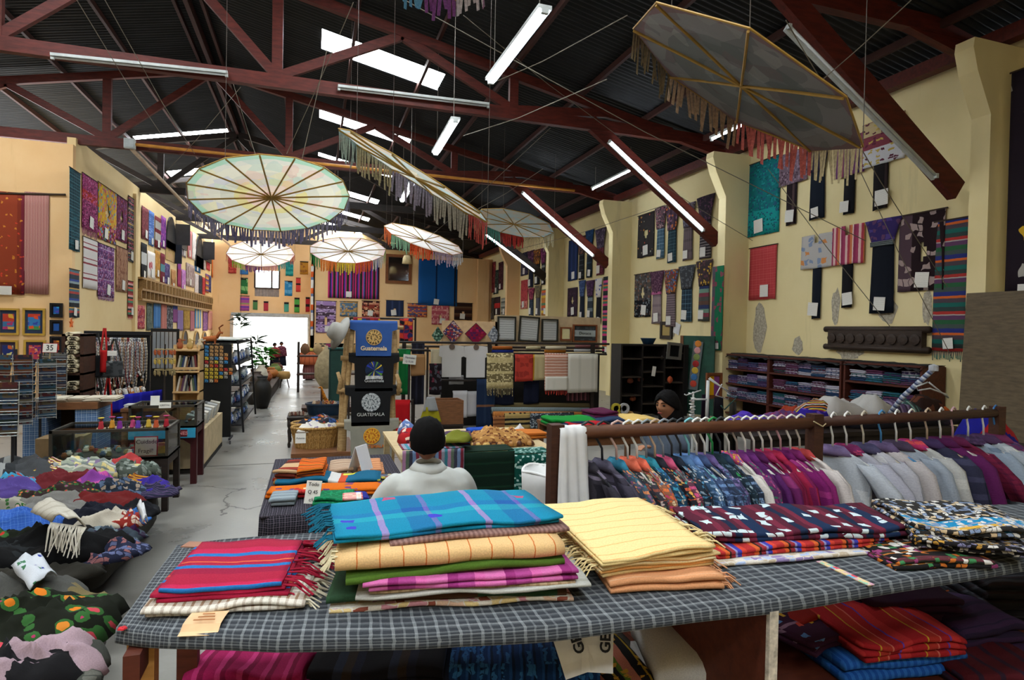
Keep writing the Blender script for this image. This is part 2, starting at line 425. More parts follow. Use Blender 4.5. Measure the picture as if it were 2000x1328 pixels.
for x in [RX+d for d in (.3, 1.9, 3.6, 5.3, 7.0, 8.7, 10.4, 12.0)]+[RX-d for d in (.3, 1.9, 3.6, 5.3, 7.0, 8.7)]:
    MB().box((x, 16.8, roof_z(x)-.1), (.07, 49.6, .13)).build('purlin', m_purl, ceil)
MB().box((9.95, 16.8, 6.62), (.2, 49.6, .22)).build('eave_beam', m_red, ceil)
MB().box((RX, 16.8, RZ-.2), (.1, 49.6, .26)).build('ridge_beam', m_purl, ceil)
def truss(y, m, label, knee=True):
    t = thing('roof_truss', label, 'roof truss', (0, y, 0), 0, 'timber trusses under the tin roof')
    B = lambda n, a, b, w=.12, h=.2: MB().beam((a[0], 0, a[1]), (b[0], 0, b[1]), w, h, (0, 1, 0)).build(n, m, t)
    tz = 6.86
    B('tie_beam', (-11.9, tz), (9.95, tz), .26, .15)
    B('top_chord', (RX, RZ-.32), (10.1, roof_z(10.1)-.28), .2, .13); B('top_chord', (RX, RZ-.32), (-11.9, roof_z(-11.9)-.3), .2, .13)
    tops = lambda x: roof_z(x)-.38
    for x in (-9.9, -5.35, -.75, 4.2): B('post', (x, tz+.1), (x, tops(x)), .2, .12)
    for a, b in ((-5.35, RX), (-.75, RX), (-.75, 1.7), (4.2, 1.7), (4.2, 6.5), (8.3, 6.5), (-5.35, -7.6), (-9.9, -7.6)):
        B('brace', (a, tz+.1), (b, tops(b)), .18, .1)
    if knee: B('knee_strut', (9.72, 4.36), (6.1, 6.92), .34, .14)
    return t
truss(1, m_red, 'dark red timber roof truss overhead, nearest one, mostly above the picture')
truss(7, m_red, 'dark red timber roof truss holding the unlit tube at far right')
truss(13, m_red, 'red painted timber roof truss with two unlit tubes under its tie beam')
truss(19, m_red, 'red painted timber roof truss with an orange pipe along its tie beam')
truss(25, m_dark, 'black timber roof truss just behind the red one with the pipe')
truss(31, m_dark, 'black timber roof truss above the back right wall with blue cloth', False)
truss(37, m_dark, 'black timber roof truss farthest away, over the street door end', False)
# pipes and boxes on the trusses
p0, p1 = onY(18.72, 262, 282), onY(18.72, 1122, 372)
tag(MB().tube([p0, p1], .045, 8).build('wall_pipe', plain('#c98a3c', .5), smooth=True), 'long orange painted pipe fixed along the red tie beam', 'pipe')
t = thing('junction_box', 'small grey junction box at the left end of the orange pipe', 'junction box', onY(18.7, 254, 281))
MB().box((0, -.02, 0), (.26, .12, .26)).build('body', plain('#b9bdbd', .5), t); MB().box((0, -.09, 0), (.22, .02, .22)).build('cover', plain('#a5aaaa', .5), t)
a = onY(18.75, 258, 292); b = onX(a.x, 455, 484)
tag(MB().tube([a, (a.x, 26, a.z-.12), (a.x, 33, a.z-.1), b], .055, 7).build('conduit', plain('#cdb49a', .6), smooth=True), 'pale conduit running down the hall from the grey junction box', 'pipe')
# ------------------------------------------------------------------ fluorescent tubes
m_tube = glow('#eaf4ff', TUBE_EMIT); m_off = plain('#c8ccce', .35, 0, .03); m_case = plain('#b5bab8', .5)
def tube_light(a, b, label, lit=True, n=1, wide=.05, wires=None, nrm=Vector((0, 0, 1))):
    a, b = Vector(a), Vector(b); mid = (a+b)/2
    t = thing('tube_light', label, 'tube light', mid)
    d = (b-a).normalized(); side = d.cross(nrm).normalized(); up = side.cross(d)
    hs_ = MB().beam(a-mid+up*.045, b-mid+up*.045, wide*n+.06, .05, up).build('housing', m_case, t)
    for k in range(n):
        o = side*(k-(n-1)/2)*wide*1.3
        MB().tube([a-mid+o+d*.04-up*.0, b-mid+o-d*.04], .019, 8).build('tube', m_tube if lit else m_off, hs_, smooth=True)
    for e in (a+d*.02, b-d*.02): MB().box(e-mid, (.09 if n > 1 else .05, .05, .07)).build('end_cap', m_case, t)
    if wires:
        for e in (a+d*.2, b-d*.2): MB().tube([e-mid+up*.06, Vector((e.x, e.y, wires))-mid], .006, 4).build('hanging_wire', plain('#77736c'), t)
    return t
for q, lab in (((1065, 20), 'lit twin tube light hanging nearest, at the top centre'), ((890, 235), 'lit twin tube light hanging in the middle of the hall'), ((804, 360), 'small lit twin tube light hanging farther back beside the long fringed kite')):
    a = onZ(6.0, *q); tube_light(a, (2.6 if q[0] < 1000 else a.x-.03, a.y+2.35, 6.0), lab, True, 2, .06, 8.2)
tube_light((8.3, 14.8, 6.5), (8.3, 17.4, 6.5), 'lit single tube light meeting the top of the lit strut tube', True, 1, .05, 7.22)
tube_light((8.3, 9.4, 6.3), (8.3, 11.4, 6.3), 'lit single tube light behind the fringe of the big grey kite', True, 1, .05, 7.22)
for y, q0, q1, lit, lab in ((13, (1190, 275), (1375, 450), 1, 'brightest lit tube light sloping down a red strut to the pilaster'), (19, (1020, 375), (1160, 500), 1, 'lit tube light sloping down the second red strut from the right'), (25, (945, 455), (1045, 530), 1, 'lit tube light sloping down the black strut farthest back'), (7, (1540, 50), (1830, 345), 0, 'unlit white tube light sloping down the nearest red strut')):
    a, b = onY(y-.13, *q0), onY(y-.13, *q1); tube_light(a, b, lab, bool(lit), 1, .05, None, Vector((0, 1, 0)))
for q0, q1, lab in (((100, 112), (445, 147), 'unlit white tube light under the red tie beam at upper left'), ((660, 173), (955, 208), 'unlit white tube light under the red tie beam beneath the skylight')):
    a, b = onY(12.85, *q0), onY(12.85, *q1); tube_light(a, b, lab, False)
# ------------------------------------------------------------------ strings and wires strung through the roof space
wires = [((1225, 30), 7.5, (955, 165), 12), ((1185, 155), 8, (905, 265), 13), ((470, 170), 13, (320, 340), 17), ((560, 300), 13, (690, 5), 10), ((790, 0), 9, (1690, 470), 9.9),
         ((905, 30), 10, (1200, 260), 13), ((1240, 325), 13, (1470, 470), 14), ((1780, 0), 7, (1590, 170), 8), ((1535, 40), 6.9, (1850, 560), 9.5), ((1640, 250), 8.5, (1860, 700), 9.6), ((1500, 330), 12, (1740, 640), 11), ((205, 0), 9, (380, 300), 16), ((150, 0), 9, (320, 270), 14), ((450, 145), 13, (500, 305), 12.4), ((640, 90), 12, (590, 310), 12.4), ((1300, 400), 14, (1000, 490), 20), ((1075, 250), 14, (830, 470), 18), ((930, 410), 19, (1060, 330), 15)]
for i, (p, d0_, q, d1_) in enumerate(wires):
    a, b = atD(*p, d0_), atD(*q, d1_)
    if a.z > roof_z(a.x)-.1: a = a-(a-EYE)*(.02*0)
    mid = (a+b)/2-Vector((0, 0, .04*(a-b).length*.3))
    tag(MB().tube([a, mid, b], .007, 4).build('string', plain('#6f675a')), 'thin grey string stretched through the dark roof space', 'string', 'strings stretched under the roof')
# ================================================================== CLOTH ON THE WALLS
import zlib
def fq(spec):
    """short cloth spec: '#base h.3:#a,#b*2 v.2:#a,#b m.03x.02@.5:#a,#b x.1@.1:#line'"""
    if not isinstance(spec, str): return spec
    tk = spec.split(); kw = {}
    def cl(s): return [(c.split('*')[0], float(c.split('*')[1])) if '*' in c else c for c in s.split(',')]
    for q in tk[1:]:
        a, b = q[1:].split(':')
        if q[0] == 'h': kw['sv'] = cl(b); kw['pv'] = float(a)
        elif q[0] == 'v': kw['su'] = cl(b); kw['pu'] = float(a)
        elif q[0] == 'm':
            s, d = a.split('@'); cu, cv = s.split('x'); kw['motif'] = (float(cu), float(cv), cl(b), float(d))
        elif q[0] == 'x':
            p, wd = a.split('@'); kw['plaid'] = (float(p), b, float(wd))
        elif q[0] == 'f':
            return flowers('%08x' % zlib.crc32(spec.encode()), tk[0], cl(b), float(a))
    return fabric('%08x' % zlib.crc32(spec.encode()), tk[0], **kw)
WALLS = {'R': (0, WR-.015, -PI/2), 'L': (0, -5.985, PI/2), 'LF': (1, 18.585, 0), 'B': (1, YB-.015, 0), 'BR': (1, YR-.015, 0), 'RP': (0, 9.47, -PI/2)}
def on_wall(wall, u0, v0, u1, v1, plane=None):
    ax, val, rz = WALLS[wall]
    if plane is not None: val = plane
    um, vm = (u0+u1)/2, (v0+v1)/2
    a, b = onp(ax, val, u0, vm), onp(ax, val, u1, vm); t, bt = onp(ax, val, um, v0), onp(ax, val, um, v1)
    W = (a-b).length; H = t.z-bt.z; c = (a+b)/2
    return Vector((c.x, c.y, t.z)), rz, W, H
m_card = fq('#e6e3da h.02:#e6e3da*3,#e6e3da,#a9a6a4'); m_rod = plain('#3b2c22'); m_brass = plain('#b08d3c', .35, .6)
def rip(x, z, s, amp): return amp*(math.sin(x*17+s)+.6*math.sin(x*31+s*2+z*1.5))
def sheet(name, mat, parent, hw, z0, z1, s=0., amp=.008, y=-.012, nu=10, nv=8, hole=None, cx=0, vtop=None, thick=.006, curve=0):
    """hanging cloth: hw(t) half width at t=0 (top) .. 1 (bottom), from z0 down to z1"""
    if not callable(hw): _h = hw; hw = lambda t: _h
    H = z0-z1; mb = MB(); wmax = max(hw(0), hw(.5), hw(1))
    if hole: nu, nv = 16, 16
    def fn(a, b):
        x = cx+(2*a-1)*hw(1-b); z = z1+H*b
        zz = z+(nz((x*5+s, z, s))*.02 if b == 0 else 0)
        return Vector((x, y-abs(rip(x, z, s, amp))*(.4+.6*(1-b))-curve*(1-(2*a-1)**2), zz))
    mb.grid(fn, nu, nv, lambda a, b: (hw(1-b)*(2*a-1)+wmax, H*b))
    if hole:
        hx, hz, hr, hh = hole; keep = []
        for f, u in zip(mb.f, mb.uv):
            c = sum((mb.v[i] for i in f), Vector())/4
            if ((c.x-cx-hx*wmax)/(hr*wmax))**2+((c.z-(z0-hz*H))/(hh*H))**2 > 1: keep.append((f, u))
        mb.f = [k[0] for k in keep]; mb.uv = [k[1] for k in keep]
    return mb.build(name, mat, parent, smooth=True, thick=thick)
def fringe(mat, parent, w, z, L, y=-.015, n=None, cx=0, seed=1, wid=.012):
    rr = random.Random(seed); n = n or max(5, int(w/.03)); mb = MB()
    for i in range(n):
        x = cx-w/2+w*(i+.5)/n; l = L*rr.uniform(.7, 1.1); dx = rr.uniform(-.015, .015)
        mb.grid(lambda a, b: (x+(a-.5)*wid+dx*(1-b), y-.004*rr.random(), z-l*(1-b)), 1, 2)
    return mb.build('fringe', mat, parent, thick=.003)
def price_tag(parent, x, z, w=.16, h=.2, y=-.05, tilt=0):
    o = MB().box((0, 0, 0), (w, .004, h)).build('price_tag', m_card, parent, (x, y, z)); o.rotation_euler = (0, tilt, 0); return o
def hang(wall, kind, u0, v0, u1, v1, cl, label, tg=1, cat='textile', name=None, rod=True, plane=None, hole=None, bh=.42, fr=None, belt=None, group=None, shift=0, k2=.58):
    P, rz, W, H = on_wall(wall, u0, v0, u1, v1, plane)
    s = (u0*7+v0*3) % 10; rr = random.Random(int(u0*13+v0))
    t = thing(name or {'P': 'wall_textile', 'H': 'huipil', 'V': 'hanging_outfit', 'T': 'hanging_outfit'}[kind], label, cat if kind in 'PH' else 'outfit', P, rz, group or 'textiles hung on the walls')
    cl = cl if isinstance(cl, (list, tuple)) else [cl]; ms = [fq(c) for c in cl]
    if kind in 'PH':
        sheet('cloth', ms[0], t, W/2, 0, -H, s, hole=(hole or (0, .45, .2, .12)) if kind == 'H' else None, amp=.012 if H > 1.2 else .006)
        if rod: MB().tube([(-W*.54, -.02, .01), (W*.54, -.02, .01)], .014, 5).build('rod', m_rod, t)
        if fr: fringe(ms[-1] if len(ms) > 1 else ms[0], t, W, -H, fr, seed=int(u0))
    elif kind == 'V':
        sheet('blouse', ms[0], t, lambda q: W/2*(1-.42*q**.8), 0, -H*bh, s, amp=.01, y=-.035, curve=.03)
        sheet('skirt', ms[1], t, lambda q: W/2*(.56+.08*q), -H*(bh-.02), -H, s+2, amp=.008, y=-.02, curve=.03)
        if belt: MB().box((0, -.05, -H*bh), (W*.6, .05, H*.05)).build('belt', fq(belt), t)
    else:
        sheet('blouse', ms[0], t, lambda q: W/2*(.97+.03*q), 0, -H*bh, s, amp=.006, y=-.03, hole=(0, .12, .16, .12), curve=.02)
        sheet('skirt', ms[1], t, W/2*k2, -H*bh+.02, -H, s+2, amp=.008, y=-.016, cx=shift*W, curve=.03)
    if tg:
        w_ = min(.3, max(.14, W*.3)); price_tag(t, rr.uniform(-.12, .12)*W+(shift*W if kind == 'T' else 0), -H+w_*.75, w_, w_*1.05, -.075 if kind in 'VT' else -.045, rr.uniform(-.12, .12))
    return t
RW = 'right wall'
# --- left front wall: big cloths and framed weavings
hang('LF', 'P', -12, 375, 49, 575, '#8c3b24 v.9:#8c3b24*6,#7a3020,#6c2430,#8c3b24*3 m.05x.05@.06:#c8402c,#c88030', 'large rust red hanging cloth on the peach wall at far left', 0, rod=False)
t = hang('LF', 'P', 48, 376, 96, 574, '#a8716a v.06:#a8716a*2,#c59a90,#8c4a4a,#b98a80', 'pink and maroon pinstriped hanging cloth beside the rust red one', 0, rod=False)
p = onY(18.56, -12, 377); q = onY(18.56, 128, 380); tag(MB().tube([p, q], .025, 6).build('curtain_rod', m_rod), 'dark wooden rod carrying the rust red and pinstriped cloths', 'rod')
t = thing('sign_card', 'white price card at the foot of the rust red cloth', 'sign', onY(18.5, 5, 567)); MB().box((0, 0, 0), (.38, .01, .22)).build('card', m_card, t)
def framed(wall, u0, v0, u1, v1, label, fc='#b8923c', art='#7c2b33 m.09x.07@.6:#c8402c,#3c74a8,#d8a83c,#3a2a5c', mount='#26324a', fw=.05, plane=None, tilt=0, cat='picture', lines=False, name='framed_picture', mw=.16):
    P, rz, W, H = on_wall(wall, u0, v0, u1, v1, plane); t = thing(name, label, cat, P-Vector((0, 0, H/2)), rz); t.rotation_euler = (0, tilt, rz)
    mb = MB()
    for sx in (-1, 1): mb.box((sx*(W-fw)/2, -.02, 0), (fw, .05, H)); mb.box((0, -.02, sx*(H-fw)/2), (W-2*fw, .05, fw))
    mb.build('frame', plain(fc, .4), t)
    mt = MB().box((0, -.008, 0), (W-fw, .012, H-fw)).build('mount', plain(mount), t)
    k = 1-2*mw
    MB().box((0, -.018, 0), ((W-2*fw)*k, .008, (H-2*fw)*k)).build('picture', fq(art), mt); t['pic'] = 1
    return t
framed('LF', -4, 602, 38, 654, 'gold framed weaving of three red figures, leftmost of the upper pair', art='#3f6f96 h.8:#b8402e*3,#c06a3c,#c89a4c,#3f6f96 m.12x.1@.35:#d8a83c,#a83c6c,#c8c0b0')
framed('LF', 45, 602, 89, 655, 'gold framed weaving with a blue and red figure, upper pair', art='#3a78b0 h.7:#3a78b0,#c0402c*2,#3a90b0,#4c8c4c,#3a78b0 m.1x.08@.3:#d8502c,#3a4c9c')
framed('LF', 98, 592, 123, 620, 'small black framed blue weaving, topmost of the column', '#15151a', '#2c5cae m.08x.06@.4:#3c9cc8,#5c4cae', '#15151a')
framed('LF', 98, 625, 123, 653, 'small black framed weaving with a red crowned head, second in the column', '#15151a', '#2c58a0 h.5:#2c58a0,#b8402c*2,#d89c3c,#2c58a0', '#15151a')
framed('LF', 98, 657, 123, 692, 'small black framed weaving with an orange sun, lowest in the column', '#15151a', '#2c58a0 h.6:#8c4c2c,#c8402c,#3c86c0*2,#c84c2c m.1x.1@.2:#e0902c', '#15151a')
framed('LF', -4, 664, 36, 712, 'gold framed dark blue weaving, lower left behind the postcards', art='#27326a m.1x.09@.3:#c05c2c,#c8c07c,#3c5cae', mount='#3a2c40')
framed('LF', 47, 664, 90, 712, 'gold framed red patterned weaving, lower right behind the postcards', art='#a83c50 m.06x.05@.7:#d8a05c,#c84c3c,#5c2c6c,#d8787c', mount='#3a2c40')
# --- left side wall, first stretch
L = 'L'
hang(L, 'P', 134, 333, 155, 490, '#16303a x.16@.12:#5d8f9a m.3x.05@.25:#2c5c66', 'tall dark teal plaid cloth at the corner of the left wall')
hang(L, 'P', 160, 347, 189, 450, '#7c2a56 h1.7:#7c2a56*6,#a8342c*2,#8c3060*5 m.05x.04@.5:#b04c7c,#4c1c3c,#c06c9c', 'magenta brocade cloth with a red band on the left wall', fr=.2)
hang(L, 'H', 191, 367, 226, 472, '#6a2630 h1.9:#6a2630*3,#c89c2c,#c89c2c*6,#7c3040 m.07x.09@.6:#d8b02c,#4c9cae,#b04c8c,#c86c2c', 'huipil of yellow zigzags with a round neck hole on the left wall')
hang(L, 'H', 226, 386, 247, 472, '#5a2440 m.05x.06@.4:#7c3a7c,#8c2c3c,#a05c7c', 'dark purple huipil with neck hole right of the yellow one')
hang(L, 'P', 249, 387, 264, 512, '#2a2226 h.5:#2a2226*2,#8c2c3c,#2a2226*2,#c09c4c,#5c2c4c,#2a2226*2,#a8405c m.05x.02@.3:#6c8c9c,#b0846c', 'narrow black sash with bright cross stripes on the left wall')
hang(L, 'P', 161, 467, 189, 564, '#d6d0cc h.42:#d6d0cc*5,#8c3c44,#d6d0cc*2,#8c3c44*.6', 'white cloth with maroon cross stripes on the left wall', 0)
hang(L, 'P', 190, 480, 222, 580, '#4c2858 h.3:#4c2858*2,#7c4c86,#d0c4d0*.4,#3c2048 v.5:#5c3468*3,#8c5c8c m.06x.05@.4:#b890b8,#8c3c5c', 'purple gridded cloth with fringe on the left wall', fr=.12)
hang(L, 'P', 226, 484, 248, 570, '#a87e62 v.4:#a87e62*3,#8c6048,#b89076,#7c4c38 m.04x.12@.2:#6c3c2c', 'tan and brown cloth at the lower right of the first stretch')
hang(L, 'P', 134, 527, 153, 620, '#3a4048 h.5:#3a4048*2,#a8443c,#4c6c78,#c89c4c*.5,#26282c*2,#8c9c9c,#3c4c8c', 'grey sash with many thin cross stripes low on the left wall')
hang(L, 'P', 249, 550, 262, 618, '#7c3a3c h.4:#7c3a3c,#4c8c6c,#c85c4c,#2c3c3c,#d8a49c,#a83c3c', 'red and green striped sash at the end of the first stretch', fr=.1)
o = thing('paper_star', 'small orange paper star on the left wall', 'ornament', onX(-5.98, 138, 631), PI/2)
mb = MB(); mb.prism([(math.cos(PI/2+k*PI/5)*(.13 if k % 2 == 0 else .055), math.sin(PI/2+k*PI/5)*(.13 if k % 2 == 0 else .055)) for k in range(10)], -.03, 0); mb.build('star', plain('#d8682c'), o)
# --- left side wall, second stretch: upper row
G2 = 'cloths in rows on the far left wall'
for u0, v0, u1, v1, c, lab in (
  (276, 405, 289, 468, '#6c2c34 m.06x.05@.4:#8c4c4c,#4c1c24', 'maroon cloth, first in the top row past the pier'),
  (290, 413, 300, 480, '#4c6ca8 m.3x.04@.5:#7c98c8,#3c5490', 'light blue woven cloth in the top row of the far left wall'),
  (302, 424, 313, 486, '#6c1c28 h1.4:#6c1c28*2,#a8a49c*2,#6c1c28,#a8a49c*2,#6c1c28*2', 'dark red cloth with two grey discs in the top row'),
  (314, 423, 323, 485, '#7c3c8c m.1x.1@.4:#b0509c,#5c2c7c', 'violet and magenta cloth beside the first black shutter'),
  (346, 474, 354, 496, '#c0b8bc m.05x.05@.3:#9c8c98', 'small pale grey cloth under the first open shutter'),
  (355, 456, 363, 502, '#9c9298 v.3:#9c9298,#b8aeb4', 'grey cloth hanging beside the first open shutter'),
  (366, 450, 374, 504, '#c87c7c v.2:#c87c7c,#b86470,#d89c94', 'pink striped cloth between the two black shutters'),
  (375, 455, 382, 508, '#e2dcd8 m.2x.2@.1:#c8b8b8', 'white cloth just before the second black shutter'),
  (380, 503, 391, 532, '#2c5478 m.1x.1@.3:#3c6c98', 'blue cloth below the second black shutter'),
  (395, 503, 401, 527, '#a8a0a4 m.1x.1@.3:#c0b8bc', 'small grey cloth below the second open shutter'),
  (403, 503, 410, 528, '#9c2c38 m.1x.1@.2:#c85c5c', 'small red cloth below the second open shutter'),
  (413, 486, 421, 543, '#c8702c v.6:#c8702c*2,#b8402c,#d8a03c', 'orange arched banner near the far end of the left wall'),
  (275, 475, 286, 545, '#17161a h1.5:#17161a*3,#b8b8b4*2.5,#17161a*3', 'black cloth with a pale oval, first in the second row'),
  (287, 492, 303, 545, '#d8d2cc m.25x.35@.12:#a8444c', 'white shirt with a small red figure in the second row'),
  (302, 490, 312, 543, '#b07c34 m.1x.12@.25:#7c4c2c,#c89c4c', 'ochre cloth in the second row of the far left wall'),
  (313, 495, 321, 553, '#6c2230 h1.4:#6c2230*3,#4c7c84*2,#6c2230*4', 'dark red cloth with a teal band in the second row'),
  (321, 515, 331, 558, '#3c2c5c m.12x.15@.3:#6c5c8c', 'indigo cloth with tag in the second row'),
  (334, 527, 343, 569, '#c08a58 m.15x.3@.2:#8c5c3c', 'tan orange cloth hanging over the wooden lattice'),
  (346, 508, 353, 560, '#6c3ca0 h2:#a03060*2,#8c3c8c,#6c3ca0*2', 'long purple to magenta cloth in the second row'),
  (354, 527, 362, 571, '#b070b0 m.1x.1@.3:#c890c0', 'orchid pink cloth with a white tag in the second row'),
  (363, 516, 379, 560, '#8c7470 v.6:#8c7470,#a08c88,#7c6460 m.1x.2@.2:#b8a49c', 'wide brown grey cloth in the second row'),
  (380, 535, 387, 580, '#c4bab8 m.1x.1@.2:#a89c9c', 'pale grey cloth hanging low in front of the lattice'),
  (388, 538, 394, 576, '#22222a m.1x.1@.1:#4c4c5c', 'black cloth hanging low in front of the lattice'),
  (395, 542, 400, 577, '#b03038 m.1x.1@.2:#c85c4c', 'red cloth hanging low in front of the lattice'),
  (401, 535, 407, 572, '#a8603c h.3:#a8603c,#5c3c7c,#c8a04c', 'orange and purple striped cloth near the far corner'),
  (407, 538, 412, 571, '#2c3058 m.1x.1@.3:#5c608c', 'navy cloth near the far corner of the left wall'),
  (416, 552, 421, 577, '#c8706c m.1x.1@.2:#d89c8c', 'small coral cloth at the far corner of the left wall')):
    hang(L, 'P', u0, v0, u1, v1, c, lab, tg=1 if u1-u0 > 7 else 0, group=G2, rod=False)
# bottom row under the lattice
for u0, v0, u1, v1, c, lab in (
  (265, 596, 282, 642, '#b04048 h.5:#b04048*2,#c86c64,#8c2c40 m.08x.06@.4:#d8948c,#7c2c5c', 'red patterned cloth, nearest one under the wooden lattice'),
  (286, 592, 297, 645, '#5c6860 m.06x.06@.4:#7c887c,#3c4840', 'grey green cloth in the row under the lattice'),
  (299, 593, 313, 641, '#3c74b0 v.6:#3c74b0*3,#5c90c4', 'plain blue cloth in the row under the lattice'),
  (314, 593, 325, 646, '#b8645c v.3:#b8645c,#d8a08c,#8c3c4c,#c87c6c', 'salmon striped cloth in the row under the lattice'),
  (325, 597, 337, 647, '#44444c m.07x.07@.5:#9c9ca4,#1c1c24', 'black and white patterned cloth under the lattice'),
  (337, 597, 346, 630, '#34489c h1.2:#7c3c7c*2,#34489c*2', 'blue over purple cloth in the row under the lattice'),
  (346, 606, 357, 646, '#7c649c v.3:#7c649c,#947cb0', 'lilac striped cloth in the row under the lattice'),
  (358, 606, 370, 644, '#a07c2c m.1x.1@.3:#c0a04c,#7c5c1c', 'mustard cloth in the row under the lattice'),
  (371, 607, 379, 646, '#b07078 v.2:#b07078,#8c4c58', 'dusty rose striped cloth under the lattice'),
  (380, 604, 392, 641, '#4c84b8 v.8:#4c84b8*2,#d8b84c,#7c9cb8', 'blue and yellow striped cloth under the lattice'),
  (396, 608, 405, 646, '#6c4478 m.08x.08@.3:#a06c8c', 'plum cloth under the far end of the lattice'),
  (406, 608, 419, 644, '#c08478 v.3:#c08478,#a86460,#d8a898', 'pale salmon striped cloth, last under the lattice')):
    hang(L, 'P', u0, v0, u1, v1, c, lab, tg=0, group='cloths in a row under the lattice', rod=False)
# arched openings with shutters thrown open
def shutter_window(u0, um, u1, v0, v1, v2, label):
    P, rz, W, H = on_wall('L', u0, v0, um, v1); t = thing('arched_shutter', label, 'shutters', P, rz, 'black arched shutters on the left wall')
    n = 10; arc = [(-W/2, -H)]+[(-W/2*math.cos(PI*k/n), -W*.75+W*.75*math.sin(PI*k/n)) for k in range(n+1)]+[(W/2, -H)]
    MB().prism(arc, -.06, 0).build('shutter_leaf', plain('#121114', .6), t)
    P2, _, W2, H2 = on_wall('L', um, v0, u1, v1); dx = P2.y-P.y
    mb = MB(); mb.box((W/2+.05, -.3, -H*.56), (.05, .6, H*.86)); mb.build('open_leaf', plain('#2e2a2c', .6), t)
    mb = MB(); mb.box((dx+.1, -.05, -H*.6), (W2*.9, .06, H*.8)); mb.build('shutter_leaf', plain('#242023', .6), t)
    z2 = onX(-5.98, (u0+um)/2, v2).z-P.z
    MB().box((0, -.01, (z2-H)/2-.02), (W*.9, .02, -z2-H-.1)).build('niche_panel', fq('#b89a64 m.2x.3@.3:#8c6c4c,#c89c7c'), t)
    MB().box((W*.45, -.15, (z2-H)/2), (.06, .3, -z2-H)).build('niche_post', plain('#1f2430'), t)
shutter_window(323, 342, 362, 423, 473, 511, 'first pair of black arched shutters thrown open on the left wall')
shutter_window(381, 396, 411, 460, 502, 503.5, 'second pair of black arched shutters farther along the left wall')
# wooden lattice of square openings along the wall
P, rz, W, H = on_wall('L', 266, 562, 408, 597)
a, b = onX(-5.99, 266, 580), onX(-5.99, 408, 602); ya, yb = a.y, b.y; zt, zb = 3.62, 2.86
t = thing('wooden_lattice', 'wooden ledge with two rows of square openings along the left wall', 'lattice', (-5.99, (ya+yb)/2, 0), PI/2); LW = yb-ya
mo = wood('#8a6a40', '#b08a58', 2)
for z in (zb, 3.22, zt): MB().box((0, -.1, z), (LW, .2, .07)).build('rail', mo, t)
MB().box((0, -.004, (zb+zt)/2), (LW, .008, zt-zb)).build('backing', plain('#2a1c14'), t)
nn = 26
for k in range(nn+1):
    x = -LW/2+LW*k/nn
    MB().box((x, -.09, (zb+3.22)/2), (.07, .17, 3.22-zb-.07)).build('upright', mo, t)
    if k < nn: MB().box((x+LW/nn/2, -.13, (3.22+zt)/2), (.09, .26, zt-3.22-.08)).build('bracket', mo, t)
# --- back wall left: small weavings around the window
for u0, v0, u1, v1, c, lab in (
  (446, 504, 462, 534, '#a83a34 h1.2:#a83a34*4,#5c2c2c m.1x.1@.3:#c85c4c', 'brick red weaving at the left end of the back wall'),
  (469, 516, 485, 536, '#3c74b0 h.9:#3c74b0*2,#d87c84*4', 'pink over blue weaving half hidden by the white kite'),
  (470, 543, 484, 574, '#2c6c3c h1.2:#2c6c3c*8,#2a2624*3 m.3x.25@.25:#7cae6c', 'green weaving with a dark top left of the high window'),
  (469, 578, 487, 607, '#9c4c8c h.5:#9c4c8c*2,#6c3c9c,#c86c7c,#8c8c5c', 'purple striped weaving low on the back wall'),
  (494, 587, 503, 605, '#4c7c4c h.8:#4c7c4c*5,#26242a*3', 'small green weaving under the left of the high window'),
  (515, 589, 524, 607, '#b03c48 h.8:#b03c48*5,#26242a*3', 'small red weaving under the middle of the high window'),
  (558, 511, 573, 539, '#1c8080 h1.2:#1c8080*8,#2a2624*2 m.15x.15@.3:#3ca09c', 'teal weaving right of the high window, upper'),
  (586, 511, 602, 536, '#b07c2c h1.1:#b07c2c*7,#26221e*2,#a8702c m.15x.15@.2:#8c5c2c', 'gold weaving right of the high window, top right'),
  (556, 549, 571, 578, '#2c7cac h1.2:#2c7cac*8,#26242a*3 m.2x.2@.25:#5c9cc4', 'sky blue weaving right of the high window, lower'),
  (578, 543, 587, 570, '#c84440 h.55:#c84440*4,#221e20', 'narrow red and black weaving on the back wall'),
  (555, 591, 564, 609, '#4c9c8c h.8:#4c9c8c*5,#26242a*3', 'small mint weaving low on the back wall'),
  (575, 582, 585, 610, '#4c9c4c h.5:#4c9c4c*3,#221e20*1.5', 'narrow green and black weaving low on the back wall'),
  (597, 581, 605, 609, '#a82c34 h.5:#a82c34*3,#221e20*1.5', 'narrow dark red weaving at the corner of the back wall')):
    hang('B', 'P', u0, v0, u1, v1, c, lab, tg=0, group='small weavings on the back wall')
P, rz, W, H = on_wall('B', 607, 520, 613, 655, plane=YR-.03)
t = thing('striped_pole', 'candy striped orange and white pole at the wall corner', 'pole', (P.x-.02, YR-.1, P.z)); MB().tube([(0, 0, 0), (.02, 0, -H)], .07, 8).build('pole', fq('#e6e2da h.9:#e6e2da*2,#d8602c*2,#6c7ca0,#e6e2da'), t)
MB().lathe([(0, .1), (.06, .06), (.075, 0)], n=8).build('finial', plain('#d8602c'), t)
